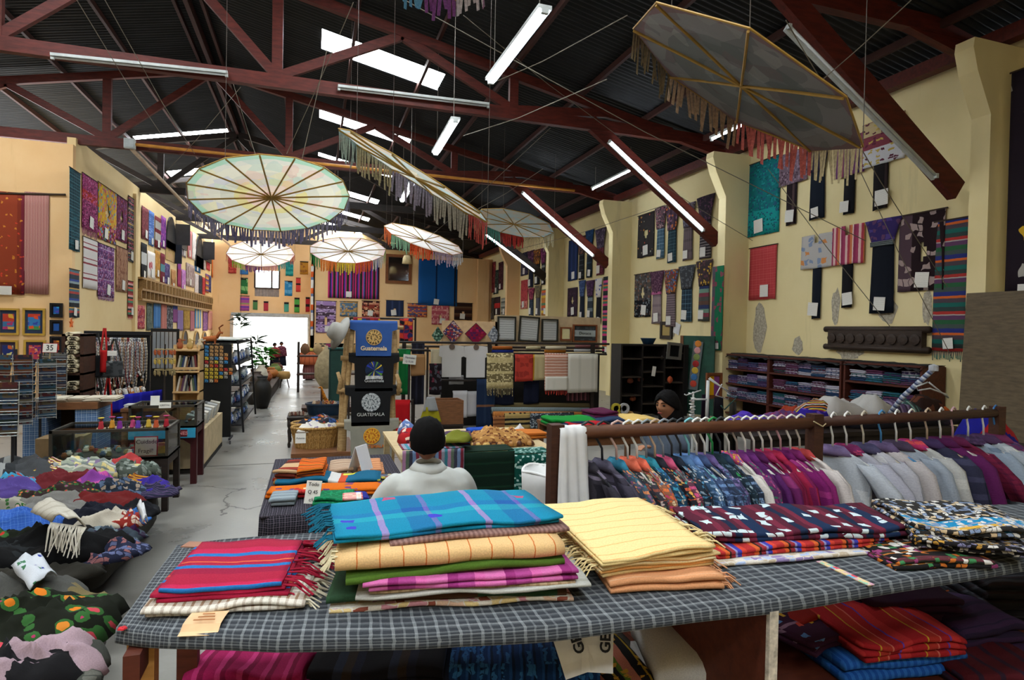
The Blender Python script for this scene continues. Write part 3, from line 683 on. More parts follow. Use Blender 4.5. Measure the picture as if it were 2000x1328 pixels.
# --- back right wall
hang('BR', 'P', 641, 498, 741, 583, '#2a2020 v.72:#c02c6c*1.2,#2a2020,#5c3c9c,#b8306c,#244028,#2c2024,#c8407c,#5c5ca8,#2a2020,#a82860,#30303c', 'huge pink, blue and black striped cloth on the back wall')
hang('BR', 'P', 817, 508, 893, 597, '#1a5494 v2.2:#1a5494*6,#10284c*.6,#1a5494*6,#1c1c28*.5', 'large plain blue cloth with dark seams on the back wall')
for u0, v0, u1, v1, k, c, lab in (
  (617, 588, 656, 650, 'H', '#9c7cac h1.7:#9c7cac*3,#6c4c6c,#9c7cac,#4c3c48,#a88cb8,#5c4454,#9c7cac m.12x.06@.35:#3c2c3c,#c8b0cc', 'lavender huipil with dark bands left of the ladder'),
  (664, 589, 698, 618, 'P', '#5c7488 h.5:#5c7488*2,#a8824c,#4c607c m.1x.1@.4:#8c9cac,#c89c5c', 'blue and ochre weaving above the shirt ladder'),
  (707, 588, 741, 619, 'H', '#8c3c30 h.5:#8c3c30*2,#c8846c,#3c1c1c,#a8543c m.1x.08@.4:#2c1818,#d8a47c', 'red and tan huipil with a black neck hole on the back wall'),
  (754, 587, 788, 618, 'H', '#26304c v.4:#26304c*3,#344060', 'dark navy huipil on the back wall'),
  (796, 593, 834, 619, 'P', '#a8443c h.4:#a8443c,#5c3c5c,#c86c3c,#7c4c7c m.12x.08@.5:#d88c4c,#4c5c7c', 'orange red geometric weaving on the back wall'),
  (843, 597, 877, 634, 'H', '#b0505c h.3:#b0505c*2,#c87c7c m.08x.1@.2:#d8a098', 'rose huipil on the back wall'),
  (887, 592, 922, 625, 'H', '#2c1c18 h.4:#2c1c18*2,#4c2c20,#5c4430', 'dark brown huipil with a pale neck hole on the back wall')):
    hang('BR', k, u0, v0, u1, v1, c, lab, tg=1 if k == 'H' else 0, hole=(0, .62, .14, .13), group='weavings on the back right wall')
t = framed('BR', 753, 497, 804, 554, 'brown framed mirror on the back wall beside the blue cloth', '#7c4a28', '#a8a498', '#3c3430', fw=.16, cat='mirror', name='wall_mirror', mw=.02)
for ch in t.children:
    ch = (list(ch.children) or [ch])[0]
    if ch.name.startswith('picture'):
        mm = NT('mirror_glass'); ch.data.materials.clear(); ch.data.materials.append(mm.done(lin('#b8b8b4'), .08, 1.0))
# --- right wall, far bay to near bay
for wall, k, u0, v0, u1, v1, c, lab in (
  ('R', 'P', 955, 513, 968, 572, '#7c2c30 m.1x.12@.3:#a85048,#5c1c24', 'dark red cloth in the farthest bay of the right wall'),
  ('R', 'P', 965, 528, 974, 574, '#26322c m.1x.1@.3:#4c5c4c', 'dark green cloth in the farthest bay of the right wall'),
  ('R', 'P', 974, 512, 983, 566, '#3c1c22 m.1x.1@.2:#6c3c3c', 'dark maroon cloth in the farthest bay of the right wall'),
  ('R', 'P', 955, 582, 965, 624, '#4c443c m.1x.1@.3:#6c6458', 'grey brown cloth low in the farthest bay'),
  ('R', 'P', 966, 580, 977, 616, '#2c1e22 h1:#2c1e22*3,#b8302c*2,#3c2c2c*2', 'black cloth with a red band low in the farthest bay'),
  ('R', 'P', 979, 582, 989, 616, '#8c8c80 h.3:#8c8c80,#5c6058,#a8a89c', 'grey striped cloth low in the farthest bay'),
  ('R', 'P', 1018, 493, 1032, 538, '#2c2a38 m.1x.1@.4:#5c4c6c,#3c3c54', 'dark violet cloth in the fourth bay of the right wall'),
  ('R', 'V', 1031, 490, 1045, 561, ['#4c2c44 m.1x.08@.4:#7c4c6c', '#1c2030'], 'plum blouse and navy skirt in the fourth bay'),
  ('R', 'V', 1042, 488, 1058, 556, ['#7c4c2c m.1x.08@.5:#c88c3c,#3c2c2c', '#1a1a1e'], 'orange brown blouse and black skirt in the fourth bay'),
  ('R', 'V', 1056, 485, 1068, 556, ['#5c2c4c m.1x.08@.4:#8c3c6c', '#2c2c30 h.3:#2c2c30*2,#8c8c8c'], 'magenta blouse and grey striped skirt in the fourth bay'),
  ('R', 'P', 1018, 547, 1031, 603, '#b04448 h1.6:#c87c70*2,#b04448*6 m.1x.1@.2:#8c3038', 'coral red huipil in the fourth bay of the right wall'),
  ('R', 'V', 1032, 563, 1045, 616, ['#6c2440 m.1x.08@.4:#a04c5c', '#232a38 x.2@.1:#5c6c7c'], 'wine red blouse over dark checked skirt in the fourth bay'),
  ('R', 'V', 1045, 558, 1058, 616, ['#5c5444 m.1x.08@.4:#7c6c4c', '#3c3c44 v.2:#3c3c44,#5c5c64'], 'olive grey blouse over grey skirt in the fourth bay'),
  ('R', 'P', 1058, 565, 1071, 616, '#b87c3c h.7:#b87c3c,#d8b03c,#8c6c7c,#c85c2c,#5c7c5c,#c87c3c', 'orange and yellow banded cloth in the fourth bay'),
  ('R', 'P', 1111, 468, 1129, 548, '#1c2c50 v.4:#1c2c50*3,#26386a', 'plain navy cloth in the third bay of the right wall'),
  ('R', 'V', 1129, 462, 1145, 546, ['#3c3438 m.1x.06@.4:#8c5c4c', '#1c1e22 h.2:#1c1e22*3,#3c4444'], 'dark blouse and black skirt in the upper third bay'),
  ('R', 'V', 1144, 450, 1161, 542, ['#1c3c64 m.1x.06@.3:#2c5484', '#1a2630 h.3:#1a2630*4,#2c4454'], 'blue blouse and teal black skirt in the upper third bay'),
  ('R', 'V', 1163, 447, 1185, 537, ['#4c4454 m.06x.05@.5:#7c6c84,#3c2c44', '#5c2434 m.1x.04@.3:#7c3c48'], 'grey violet blouse and maroon skirt in the third bay'),
  ('R', 'H', 1109, 562, 1128, 618, '#33222f h2:#33222f*8,#181418 m.1x.1@.15:#4c3444', 'dark aubergine huipil low in the third bay'),
  ('R', 'V', 1131, 548, 1145, 622, ['#34466c m.1x.06@.3:#50648c', '#1b2230'], 'denim blue blouse over navy skirt in the third bay'),
  ('R', 'V', 1145, 548, 1163, 622, ['#3c2440 m.08x.06@.3:#5c3c5c', '#2c343c h.4:#2c343c*2,#6c7478'], 'dark purple blouse over grey banded skirt in the third bay'),
  ('R', 'V', 1163, 544, 1178, 632, ['#d0ccc8 m.1x.08@.15:#3c4c9c', '#16161c'], 'white blouse with blue necklace over black skirt'),
  ('R', 'P', 1178, 540, 1193, 690, '#2c3430 h.55:#2c3430,#c83c74,#44745c,#d86c3c*.6,#4c4460,#c84c84,#26262c', 'long bright sash with pink and green stripes by the pilaster'),
  ('R', 'H', 1247, 418, 1278, 502, flowers('sunburst', '#2f2b2c', ['#b8503c', '#c88c4c', '#8c8c7c'], 7, .3, '#2f2b2c'), 'charcoal huipil with embroidered sun around its neck hole'),
  ('R', 'V', 1280, 405, 1304, 505, ['#5c4a50 m.05x.05@.6:#a88c8c,#2c2430,#8c4c5c', '#3c5668 x.22@.1:#8ca4b0'], 'patterned blouse over blue checked skirt, second in the upper row'),
  ('R', 'V', 1301, 404, 1328, 513, ['#54404c v.2:#54404c,#3c2c3c m.08x.08@.3:#c8743c,#7c5c74', '#223640 x.18@.08:#5c7c84'], 'plum striped blouse over dark green checked skirt'),
  ('R', 'V', 1331, 398, 1360, 508, ['#4c4450 m.05x.05@.4:#7c7484', '#5c5054 v.08:#5c5054,#7c6c70 h.3:#5c5054*3,#3c3438'], 'grey blouse over brown pinstriped skirt behind the lit tube'),
  ('R', 'V', 1362, 383, 1398, 505, ['#2e2630 m.06x.06@.4:#5c3c54,#44343c', '#3a3438 h.08:#3a3438*2,#8c8484,#2c282c'], 'black flared blouse over thin striped skirt beside the pilaster'),
  ('R', 'H', 1240, 535, 1272, 619, '#4c4644 h2.2:#17161a*2,#4c4644*6 m.08x.07@.4:#7c5c4c,#6c7478,#2c2c30', 'grey brocade huipil with black hem, lower row of the second bay'),
  ('R', 'V', 1270, 530, 1299, 632, ['#4a2c40 m.05x.05@.4:#6c4c5c', '#8c7c7c v.08:#8c7c7c,#6c6064 h.3:#8c7c7c*3,#6c5c64'], 'maroon blouse over pale grey skirt with a pink belt'),
  ('R', 'V', 1297, 527, 1327, 638, ['#5c4438 m.05x.05@.6:#c87c3c,#4c6c9c,#8c2c3c', '#6c5c60 h.07:#6c5c60*2,#8c7c80,#4c4448'], 'multicoloured blouse over mauve grey skirt in the lower row'),
  ('R', 'V', 1326, 519, 1360, 628, ['#3c3e42 m.06x.06@.3:#5c6064', '#24323e x.25@.1:#5c7c8c'], 'charcoal flared blouse over navy checked skirt in the lower row'),
  ('R', 'V', 1360, 509, 1394, 627, ['#3c3234 m.06x.06@.4:#c8a03c,#5c3c44', '#4c4c48 h.55:#4c4c48,#7c3a48,#6c8c7c,#30385c,#5c4438'], 'dark floral blouse over red, green and blue banded skirt'),
  ('R', 'P', 1391, 520, 1413, 684, '#4c4850 v.62:#4c4850,#156040*3,#4c4850 m.1x.12@.2:#7c3c4c', 'long green banner with grey borders on the near pilaster'),
  ('R', 'P', 1461, 314, 1523, 458, '#12686c h2.4:#158a88*2,#12686c*6 m.05x.04@.4:#1c8484,#2c4c6c,#0f5054', 'bright teal huipil with a dark neckline on the right wall'),
  ('R', 'P', 1465, 482, 1517, 585, '#b03c40 x.12@.1:#c86460 h2.2:#b03c40', 'red checked huipil hanging below the teal one')):
    kw = {}
    if 'neck hole' in lab and k == 'H' and 'sun' in lab: kw['hole'] = (0, .45, .22, .09)
    if 'pink belt' in lab: kw['belt'] = '#a85c84'
    hang(wall, k, u0, v0, u1, v1, c, lab, hole=kw.get('hole'), belt=kw.get('belt'), rod=k in 'PH' and u1-u0 > 25, group='clothing on the right wall', plane=9.46 if 'near pilaster' in lab else None)
# neck holes/embroidered squares as raised patches
def patch_on(wall, u, v, w, h, mat, label_parent=None, depth=.03): pass
hang('R', 'T', 1524, 296, 1578, 438, ['#6c5a66 m.05x.05@.5:#8c7484,#4c3844', '#241a1e v.25:#241a1e*4,#4c3c3c'], 'mauve blouse over dark dotted skirt right of the teal huipil', bh=.44, k2=.36, shift=-.04)
hang('R', 'V', 1576, 290, 1622, 428, ['#2a2238 h.7:#2a2238*5,#b0503c', '#141a26'], 'navy outfit with an orange waist band, upper row', bh=.32)
hang('R', 'T', 1634, 268, 1690, 418, ['#5c3460 v.22:#5c3460,#7c4c6c,#3c2450,#8c4c5c', '#15151a'], 'purple striped blouse over black skirt behind the kite fringe', bh=.5, k2=.36)
hang('R', 'T', 1685, 232, 1768, 408, ['#c4c4c8 h1.5:#c4c4c8*1.3,#7c3c48,#b8a47c,#8c4c54,#c4c4c8*1.6 m.09x.05@.25:#5c2c3c,#b8a050', '#1b1719 v.3:#1b1719*5,#352a2c'], 'white embroidered blouse over black skirt behind the unlit tube', bh=.5, k2=.33, shift=-.03)
hang('R', 'T', 1566, 458, 1630, 622, ['#b4b0ac h1.2:#b4b0ac*5,#4c4844*.5 m.12x.1@.25:#c8844c,#7c8ca8', '#131824'], 'white speckled blouse over navy skirt, lower row', bh=.4, k2=.26)
hang('R', 'T', 1626, 441, 1690, 601, ['#9c3c5c v.3:#9c3c5c,#d8b4b0,#a83c4c,#c8784c,#e0c8c0*.5,#8c3454', '#141216'], 'pink and white striped blouse over black skirt, lower row', bh=.47, k2=.32)
hang('R', 'V', 1690, 428, 1764, 612, ['#33275c m.1x.08@.3:#4c3c7c,#5c3c5c', '#10141e'], 'purple winged blouse over long navy skirt with a grey belt', bh=.26, belt='#6c7470 h.03:#6c7470,#2c3438')
hang('R', 'H', 1757, 416, 1846, 568, '#221418 v1.5:#4c3a42*1.2,#221418*3,#221418*2,#3c2c34 m.12x.12@.2:#a08c88', 'dark maroon dotted huipil with an oval hole, right wall', hole=(.12, .5, .17, .1))
hang('R', 'P', 1825, 430, 1892, 686, '#33403e h.62:#a83430*.7,#33403e,#1f6058,#4c4048,#c8622c*.6,#2c3474,#44504c,#2c5c3c,#5c3c5c,#a8a49c*.3', 'long dark blanket with many bright cross stripes by the near pilaster', fr=.16, cat='blanket')
hang('RP', 'P', 1972, 130, 2060, 585, '#221a22 v.4:#221a22*3,#33262c m.2x.3@.12:#c8a02c,#a8a49c', 'dark cloth with yellow marks hanging at the right edge', plane=9.7)
# carved timber on the right wall
P, rz, W, H = on_wall('R', 1617, 640, 1822, 684)
t = thing('carved_beam', 'dark carved wooden beam fixed on the right wall above the shelves', 'carving', P, rz)
mc = wood('#241a15', '#3c2e24', 3); MB().box((0, -.06, -H/2), (W*.9, .12, H*.9)).build('board', mc, t)
for z in (-H*.08, -H*.92):
    MB().tube([(-W/2, -.07, z), (W/2, -.07, z)], .06, 8).build('edge_roll', mc, t, smooth=True)
for k in range(9):
    x = -W*.4+W*.1*k; MB().lathe([(0, -.02), (.09, -.015), (.1, .02), (.05, .03), (0, .03)], (x, -.13, -H*.5), 10, Matrix.Rotation(PI/2, 3, 'X')).build('carved_rosette', mc, t)
# bare plaster patches where paint has flaked
m_bare = plain('#a89f8d', .95, 0, .3, 20)
for i, (u0, v0, u1, v1, lab) in enumerate(((1470, 585, 1497, 692, 'a'), (1622, 560, 1642, 640, 'b'), (1715, 560, 1752, 640, 'c'), (1800, 560, 1822, 640, 'd'), (1545, 655, 1570, 694, 'e'), (1628, 672, 1690, 705, 'f'), (1945, 460, 1975, 600, 'g'), (1288, 625, 1322, 668, 'h'))):
    P, rz, W, H = on_wall('R', u0, v0, u1, v1); rr = random.Random(i); n = 14
    pts = [(W/2*math.cos(2*PI*k/n)*rr.uniform(.6, 1.1), -H/2+H/2*math.sin(2*PI*k/n)*rr.uniform(.75, 1.05)) for k in range(n)]
    o = MB().prism(pts, -.004, 0).build('bare_plaster', m_bare, wall_r); o.location = P+Vector((.012, 0, 0)); o.rotation_euler = (0, 0, rz)
# ================================================================== FOREGROUND TABLE
def fold_mesh(w, d, h, layers=2, seed=0, wav=.006, tilt=0., taper=0., round_=1.):
    """folded cloth lying flat: fold edge at y=0 (front), x across, z up; layers stacked"""
    mb = MB(); th = h/layers; nx = 14; rr = random.Random(seed)
    for L in range(layers):
        prof = []; dd = d*(1-.03*rr.random()); y0 = .012*rr.uniform(-1, 1); r = th*.48
        for k in range(6):
            a = PI/2+PI*k/5; prof.append((y0+r*round_+r*round_*math.cos(a), r+r*math.sin(a)))
        prof += [(y0+dd*q, 0) for q in (.35, .7)]
        for k in range(4):
            a = -PI/2+PI*k/3; prof.append((y0+dd-r+r*math.cos(a), r+r*math.sin(a)))
        prof += [(y0+dd*q, 2*r) for q in (.75, .5, .25)]
        n = len(prof); per = [0]
        for i in range(n): per.append(per[-1]+math.hypot(prof[(i+1) % n][0]-prof[i][0], prof[(i+1) % n][1]-prof[i][1]))
        x0, x1 = -w/2+.015*rr.uniform(-1, 1), w/2+.015*rr.uniform(-1, 1); vs = []
        for i in range(nx+1):
            x = x0+(x1-x0)*i/nx; e = 1-abs(2*i/nx-1)**8*.25
            for y, z in prof:
                zz = z*(.35+.65*e)+L*th+wav*(nz((x*4+seed, y*4, seed*.7))*2.2+.5*nz((x*11, y*11, seed)))*min(1, (L+.6)/max(1, layers))
                yy = y*(1-taper*(x+w/2)/w)+wav*1.5*nz((x*5, L, seed*1.3))
                vs.append((x, yy, zz+tilt*y))
        fs = []; uvs = []
        for i in range(nx):
            for k in range(n):
                k2 = (k+1) % n; fs.append((i*n+k, i*n+k2, (i+1)*n+k2, (i+1)*n+k)); xa, xb = x0+(x1-x0)*i/nx, x0+(x1-x0)*(i+1)/nx
                uvs.append([(xa+w/2, per[k]+L*.07), (xa+w/2, per[k+1]+L*.07), (xb+w/2, per[k+1]+L*.07), (xb+w/2, per[k]+L*.07)])
        fs += [tuple(range(n))[::-1], tuple(nx*n+k for k in range(n))]; uvs += [None, None]
        mb._add(vs, fs, uvs)
    return mb
def strands(pts_dirs, L, mat, parent, seed=0, r=.003, droop=.02):
    rr = random.Random(seed); mb = MB()
    for p, d in pts_dirs:
        p = Vector(p); d = Vector(d).normalized(); l = L*rr.uniform(.65, 1.1); s = Vector((rr.uniform(-.3, .3), rr.uniform(-.3, .3), 0))
        mb.tube([p, p+(d+s*.5)*l*.5+Vector((0, 0, .004)), p+(d+s)*l-Vector((0, 0, droop))], [r, r, r*.8], 4)
    return mb.build('fringe', mat, parent)
def folded(label, mat, pl, pr, z, d, h, layers=2, seed=0, name='folded_textile', group='folded textiles on the front table', cat='textile', tilt=0., wav=.011, z_hint=None, ends=None, fr=None):
    """pl, pr: pixels of the near bottom edge; z: support height"""
    a, b = onZ(z, *pl), onZ(z, *pr); w = (b-a).length; rz = math.atan2(b.y-a.y, b.x-a.x); c = (a+b)/2
    t = thing(name, label, cat, (c.x, c.y, z), rz, group)
    fold_mesh(w, d, h, layers, seed, wav, tilt).build('cloth', fq(mat), t, smooth=True)
    if fr:
        side, L, fm = fr; rr = random.Random(seed)
        pts = [((side*w/2*.97, d*rr.uniform(.05, .95), h*rr.uniform(.1, .9)+tilt*d*.5), (side, rr.uniform(-.4, .4), -.15)) for _ in range(46)]
        strands(pts, L, fq(fm), t, seed, .004, h*.5)
    return t
TZ = .95
t = thing('display_table', 'long display table with dark plaid cover filling the foreground', 'table', (0, 0, 0))
m_ply = wood('#b07a3c', '#c8924c', 3); m_brown = wood('#4a1f12', '#5e2a18', 2); m_plaid = fq('#34373c x.088@.15:#84888a h.044:#34373c*3,#484c50')
near = [(-.63, 2.38), (-.45, 2.29), (-.1, 2.16), (.35, 2.05), (.8, 1.98), (1.3, 1.945), (1.78, 1.935), (2.5, 1.94), (3.2, 1.95), (3.9, 1.97), (4.7, 2.0)]
far = [(-.6, 3.2), (-.4, 3.22), (0, 3.22), (.4, 3.2), (.8, 3.12), (1.3, 3.08), (1.78, 3.05), (2.5, 2.98), (3.2, 2.86), (3.9, 2.71), (4.7, 2.55)]
mb = MB(); n = len(near)
def cover(a, b):
    f = a*(n-1); i = min(n-2, int(f)); q = f-i
    N = Vector(near[i]).lerp(Vector(near[i+1]), q); Fa = Vector(far[i]).lerp(Vector(far[i+1]), q)
    if b > .85:
        dz = (b-.85)/.15; drop = .045+.012*nz((a*9, 0, 3)); o = N+(N-Fa).normalized()*.012*math.sin(dz*PI/2)
        return Vector((o.x, o.y, TZ-drop*dz))
    p = Fa.lerp(N, b/.85); sag = .004*nz((p.x*3, p.y*3, 1))-.02*math.exp(-((p.x-1.2)/.5)**2)*(b/.85)**3*0
    return Vector((p.x, p.y, TZ+sag))
mb.grid(cover, 60, 20, lambda a, b: (a*5.3, -b*1.5)); mb.build('table_cover', m_plaid, t, smooth=True, thick=.006)
outline = [(x+(.02 if k == 0 else 0), y+.02) for k, (x, y) in enumerate(near)]+[(x, y) for x, y in far[::-1]]
mb = MB(); m_ = len(outline); mb._add([(x, y, TZ-.04) for x, y in outline]+[(x, y, TZ-.006) for x, y in outline], [tuple(range(m_))[::-1], tuple(range(m_, 2*m_))]+[(i, (i+1) % m_, (i+1) % m_+m_, i+m_) for i in range(m_)])
mb.build('tabletop', m_ply, t)
for x, y, mm in ((-.56, 2.43, m_ply), (-.53, 3.1, m_brown), (4.4, 2.1, m_brown), (4.4, 2.55, m_brown)): MB().box((x, y, .455), (.085, .07, .91)).build('leg', mm, t)
MB().box((-.56, 2.68, .85), (.05, .8, .09)).build('apron', m_brown, t)
MB().box((1.74, 2.46, .46), (.03, 1.05, .9)).build('divider_panel', m_brown, t); MB().box((1.745, 1.93, .46), (.042, .02, .9)).build('painted_edge', plain('#c9bfae', .7, 0, .3, 30), t)
MB().box((.62, 2.75, .2), (2.1, .8, .03)).build('lower_shelf', m_brown, t); MB().box((3.35, 2.75, .2), (3.1, 1.4, .03)).build('lower_shelf', m_brown, t)
a, b = onZ(TZ+.006, 1600, 1096), onZ(TZ+.006, 1702, 1143)
MB().beam(a, b, .035, .004, (0, 0, 1)).build('trim_ribbon', fq('#c8b8a8 m.03x.03@.95:#c84c5c,#5ca8c8,#d8c08c,#8cc0a0,#c898a8'), t)
a, b = onZ(TZ+.004, 360, 1066), onZ(TZ+.004, 640, 1078); MB().beam(a+Vector((0, .02, 0)), b+Vector((0, .02, 0)), .07, .006, (0, 0, 1)).build('wood_edge', plain('#9c6c54', .6), t)
# flower pin and peach price ticket
p = onZ(TZ+.005, 239, 1229); t = thing('flower_pin', 'small red flower pin on the left corner of the plaid table', 'pin', p)
for k in range(5): MB().lathe([(0, 0), (.008, .002), (.006, .006), (0, .007)], (.008*math.cos(k*1.257), .008*math.sin(k*1.257), 0), 8).build('petal', plain('#b8202a'), t)
a = onZ(TZ, 400, 1222); t = thing('price_ticket', 'peach paper price ticket at the front edge of the plaid table', 'tag', a, -.2)
mb = MB(); mb.grid(lambda x, y: ((x-.5)*.125, -.07+.13*y, .012+.012*math.sin(y*2)+(-.012 if y < .2 else 0)), 4, 6); mb.build('ticket', plain('#e0b88c', .8), t, thick=.001)
for k in range(3): MB().box((.005, -.0+.022*k-.02, .031), (.07-.015*k, .006, .0015)).build('pen_mark', plain('#a86c3c'), t)
Z = TZ+.006
folded('white towel with brown striped band under the red shawl', '#d9d3c6 h.5:#d9d3c6*6,#7c5c44,#d9d3c6,#8cb8d8,#d8b078 v.03:#d9d3c6*2,#8c7460', (285, 1208), (590, 1190), Z, .4, .035, 2, 3, fr=(1, .09, '#d8d0b8'))
folded('crimson shawl with blue stripes and long red fringe', '#9c1c38 h.34:#9c1c38*3,#b02048*2,#2468a8*1.2,#9c1c38*2,#c85c3c*.4,#9c1c38,#2468a8,#8c1838*2', (300, 1180), (555, 1166), Z+.033, .5, .055, 3, 5, fr=(1, .14, '#981c34'))
folded('pastel checked towel at the bottom of the tall pile', '#d8d0c4 m.05x.03@.8:#8c4c3c,#d8b49c,#c88c98,#e0dcd4,#d8c088', (640, 1196), (1125, 1172), Z, .5, .02, 1, 7)
folded('dark green and brown folded cloth low in the tall pile', '#26402a v.7:#26402a*2,#4c3220*5,#2c4a30*2', (642, 1186), (1105, 1164), Z+.02, .48, .032, 1, 8)
folded('pale grey folded cloth in the tall pile', '#b8b8b0 h.1:#b8b8b0*3,#a8a89c', (700, 1170), (1150, 1152), Z+.052, .46, .016, 1, 9)
folded('beige folded cloth in the tall pile', '#b09878 v.04:#b09878*2,#988060', (720, 1160), (1128, 1141), Z+.068, .46, .014, 1, 10)
folded('hot pink and plum striped folded cloth in the tall pile', '#b8508c v.22:#c868a0*2,#8c2c6c,#a04080*1.6,#c8609c', (713, 1160), (1130, 1135), Z+.08, .46, .034, 2, 11)
folded('moss green folded cloth in the tall pile', '#4c6a24 h.06:#4c6a24*2,#405c1e', (672, 1140), (1110, 1106), Z+.114, .47, .03, 1, 12)
folded('thick cream blanket with orange pinstripes in the tall pile', '#d9b27c v.085:#d9b27c*6,#c06a30*.35', (650, 1122), (1100, 1090), Z+.145, .46, .062, 1, 13, fr=(-1, .07, '#ddd2ae'))
folded('mauve brown knitted cloth near the top of the tall pile', '#8c6c64 v.02:#8c6c64,#745650', (760, 1068), (1108, 1040), Z+.206, .42, .02, 1, 14)
folded('turquoise shawl with pink stripes on top of the tall pile', '#127c9c v.42:#127c9c*4,#b87cb8*.6,#127c9c*2,#1c4c8c*2,#7c4c9c*.5 h.3:#127c9c*3,#1c5c9c,#28a0a8*1.2 m.05x.05@.02:#a84c6c,#3c3cae', (648, 1062), (1095, 1020), Z+.226, .5, .035, 2, 15, wav=.012, fr=(-1, .09, '#145c74'))
folded('peach folded cloth under the cream blanket', '#d8996c h.3:#d8996c*3,#e0b894*2', (1195, 1162), (1415, 1152), Z, .5, .055, 2, 16, fr=(1, .12, '#d89c74'))
folded('pale yellow and orange striped blankets stacked in the pile', '#dcc088 h.05:#dcc088*2,#d8a060,#e4d0a4', (1172, 1130), (1400, 1105), Z+.055, .58, .06, 4, 17, wav=.01, fr=(-1, .12, '#d8c490'))
folded('pale yellow blanket with faint orange stripes, top of its pile', '#ead092 h.075:#ead092*5,#e4b070*.5', (1178, 1106), (1398, 1080), Z+.115, .66, .035, 2, 18, wav=.012, tilt=.06, fr=(1, .1, '#e4d09c'))
folded('white and lilac checked runner under the red striped cloth', '#cfc8bc m.05x.03@.8:#a8b8d8,#8c7ca8,#d8d0c4,#b8a890', (1405, 1112), (1745, 1082), Z, .3, .018, 1, 19)
folded('red, orange and blue striped cloth under the maroon blanket', '#a82c2c v.16:#a82c2c*2,#c85c2c,#2c2420*.5,#8c2c34,#8c8cb8*.5,#3c3c9c,#c84030', (1400, 1094), (1735, 1066), Z+.018, .36, .04, 2, 20)
folded('maroon ikat blanket with white birds on blue bands', '#4e1a2c v.34:#4e1a2c*2,#6c2438,#4e1a2c,#16243c,#4e1a2c,#6c2438,#182a48*2.2 m.045x.06@.16:#c4d4d8', (1378, 1062), (1800, 1050), Z+.06, .42, .05, 2, 21, wav=.015)
folded('black embroidered runner with orange and white animals', '#1c1a1a h.12:#1c1a1a*3,#5c2c34,#2c2c24,#a8682c*.6 m.035x.035@.45:#d8d4cc,#c8702c,#3c7c4c,#8c3c6c', (1752, 1112), (1940, 1108), Z, .42, .05, 2, 22, wav=.014)
folded('black and white dotted brocade folded on the right end', '#1d1b1d m.022x.022@.5:#c8c4bc,#a8a49c,#7c7ca0,#b88c3c', (1790, 1072), (2040, 1098), Z+.05, .46, .05, 2, 23, wav=.018)
folded('brocade with a turquoise border at the very top right of the table', '#2a2826 h.5:#2a2826*5,#1c7ca8*1.5,#c89c3c*.4 m.025x.025@.6:#d0ccc4,#7c8ca8,#c8b08c', (1795, 1046), (2060, 1060), Z+.1, .46, .05, 2, 24, wav=.02)
# ---- lower shelf
SZ = .22
SG = 'folded textiles on the lower shelf'
folded('magenta scarf heaped on the lower shelf at the left', '#9c1c54 v.1:#9c1c54*2,#b83470,#7c1440', (350, 1400), (590, 1400), SZ, .5, .2, 3, 31, group=SG, wav=.03)
folded('dark brown and navy folded cloths in the middle of the lower shelf', '#15141a v.25:#15141a*3,#232838,#2c2420,#1b1d2c', (595, 1400), (870, 1400), SZ, .5, .22, 4, 32, group=SG, wav=.014)
folded('deep blue ikat cloth on the lower shelf', '#123060 v.05:#123060*2,#1c4480,#0d2040 m.02x.1@.3:#2c64a0', (875, 1410), (1165, 1410), SZ, .45, .25, 3, 33, group=SG, wav=.02)
folded('pink and black embroidered strip curving on the lower shelf', '#1c1a1c v.16:#b87464*2,#1c1a1c*2,#a88c2c*.5,#1c1a1c,#5c7c2c m.03x.03@.3:#c89c3c', (1172, 1420), (1285, 1400), SZ, .5, .2, 2, 34, group=SG, wav=.02)
folded('white cotton cloth spilling over the lower shelf beside the panel', '#b8b6b2', (1285, 1420), (1505, 1420), SZ, .6, .3, 2, 35, group=SG, wav=.035)
folded('red cloth with gold and violet stripes on the right lower shelf', '#a02026 v.28:#a02026*3,#c0a02c*.3,#a83028*2,#c86c5c*.3,#a02026*2,#5c3ca0*.35,#b83030*2', (1690, 1300), (1890, 1285), SZ+.12, .5, .1, 3, 36, group=SG, wav=.02)
folded('purple embroidered pouch cloth on the right lower shelf', '#3a1c34 h.2:#3a1c34*3,#8c6c84*.4 m.04x.04@.15:#d8b03c,#5c8cc8,#c84c3c', (1590, 1285), (1690, 1240), SZ+.12, .34, .07, 2, 37, group=SG, wav=.02)
folded('red and brown folded cloth behind the purple pouch', '#8c2420 h.2:#8c2420*2,#a83c2c,#5c1c1c', (1565, 1250), (1650, 1215), SZ+.1, .5, .1, 2, 38, group=SG, wav=.02)
folded('bright blue ribbed cloth at the bottom right', '#1c50a0 v.04:#1c50a0,#2c68b8', (1655, 1340), (1890, 1315), SZ, .5, .11, 2, 39, group=SG, wav=.015)
folded('dark plum cloth behind the red striped one', '#2a1228', (1700, 1220), (1880, 1215), SZ+.14, .5, .14, 3, 40, group=SG, wav=.02)
folded('dark violet folded cloth at the far right of the shelf', '#33203c h.1:#33203c*2,#241a30', (1880, 1290), (2010, 1280), SZ, .5, .18, 3, 41, group=SG, wav=.02)
folded('dark red striped cloth at the bottom right corner', '#4c141c v.12:#4c141c*3,#2c1c2c', (1880, 1350), (2080, 1345), SZ, .5, .08, 2, 42, group=SG, wav=.015)
folded('charcoal striped cloth pile at the far right end of the lower shelf', '#1c1c20 h.08:#1c1c20*2,#33343a,#241c20', (1930, 1230), (2090, 1235), SZ, .7, .3, 5, 43, group=SG, wav=.02)
folded('black and orange striped cloths stacked deep under the right end', '#17161a h.12:#17161a*3,#7c3c1c*.4,#2c3434', (1850, 1180), (2060, 1175), SZ, .5, .26, 5, 44, group=SG, wav=.02)
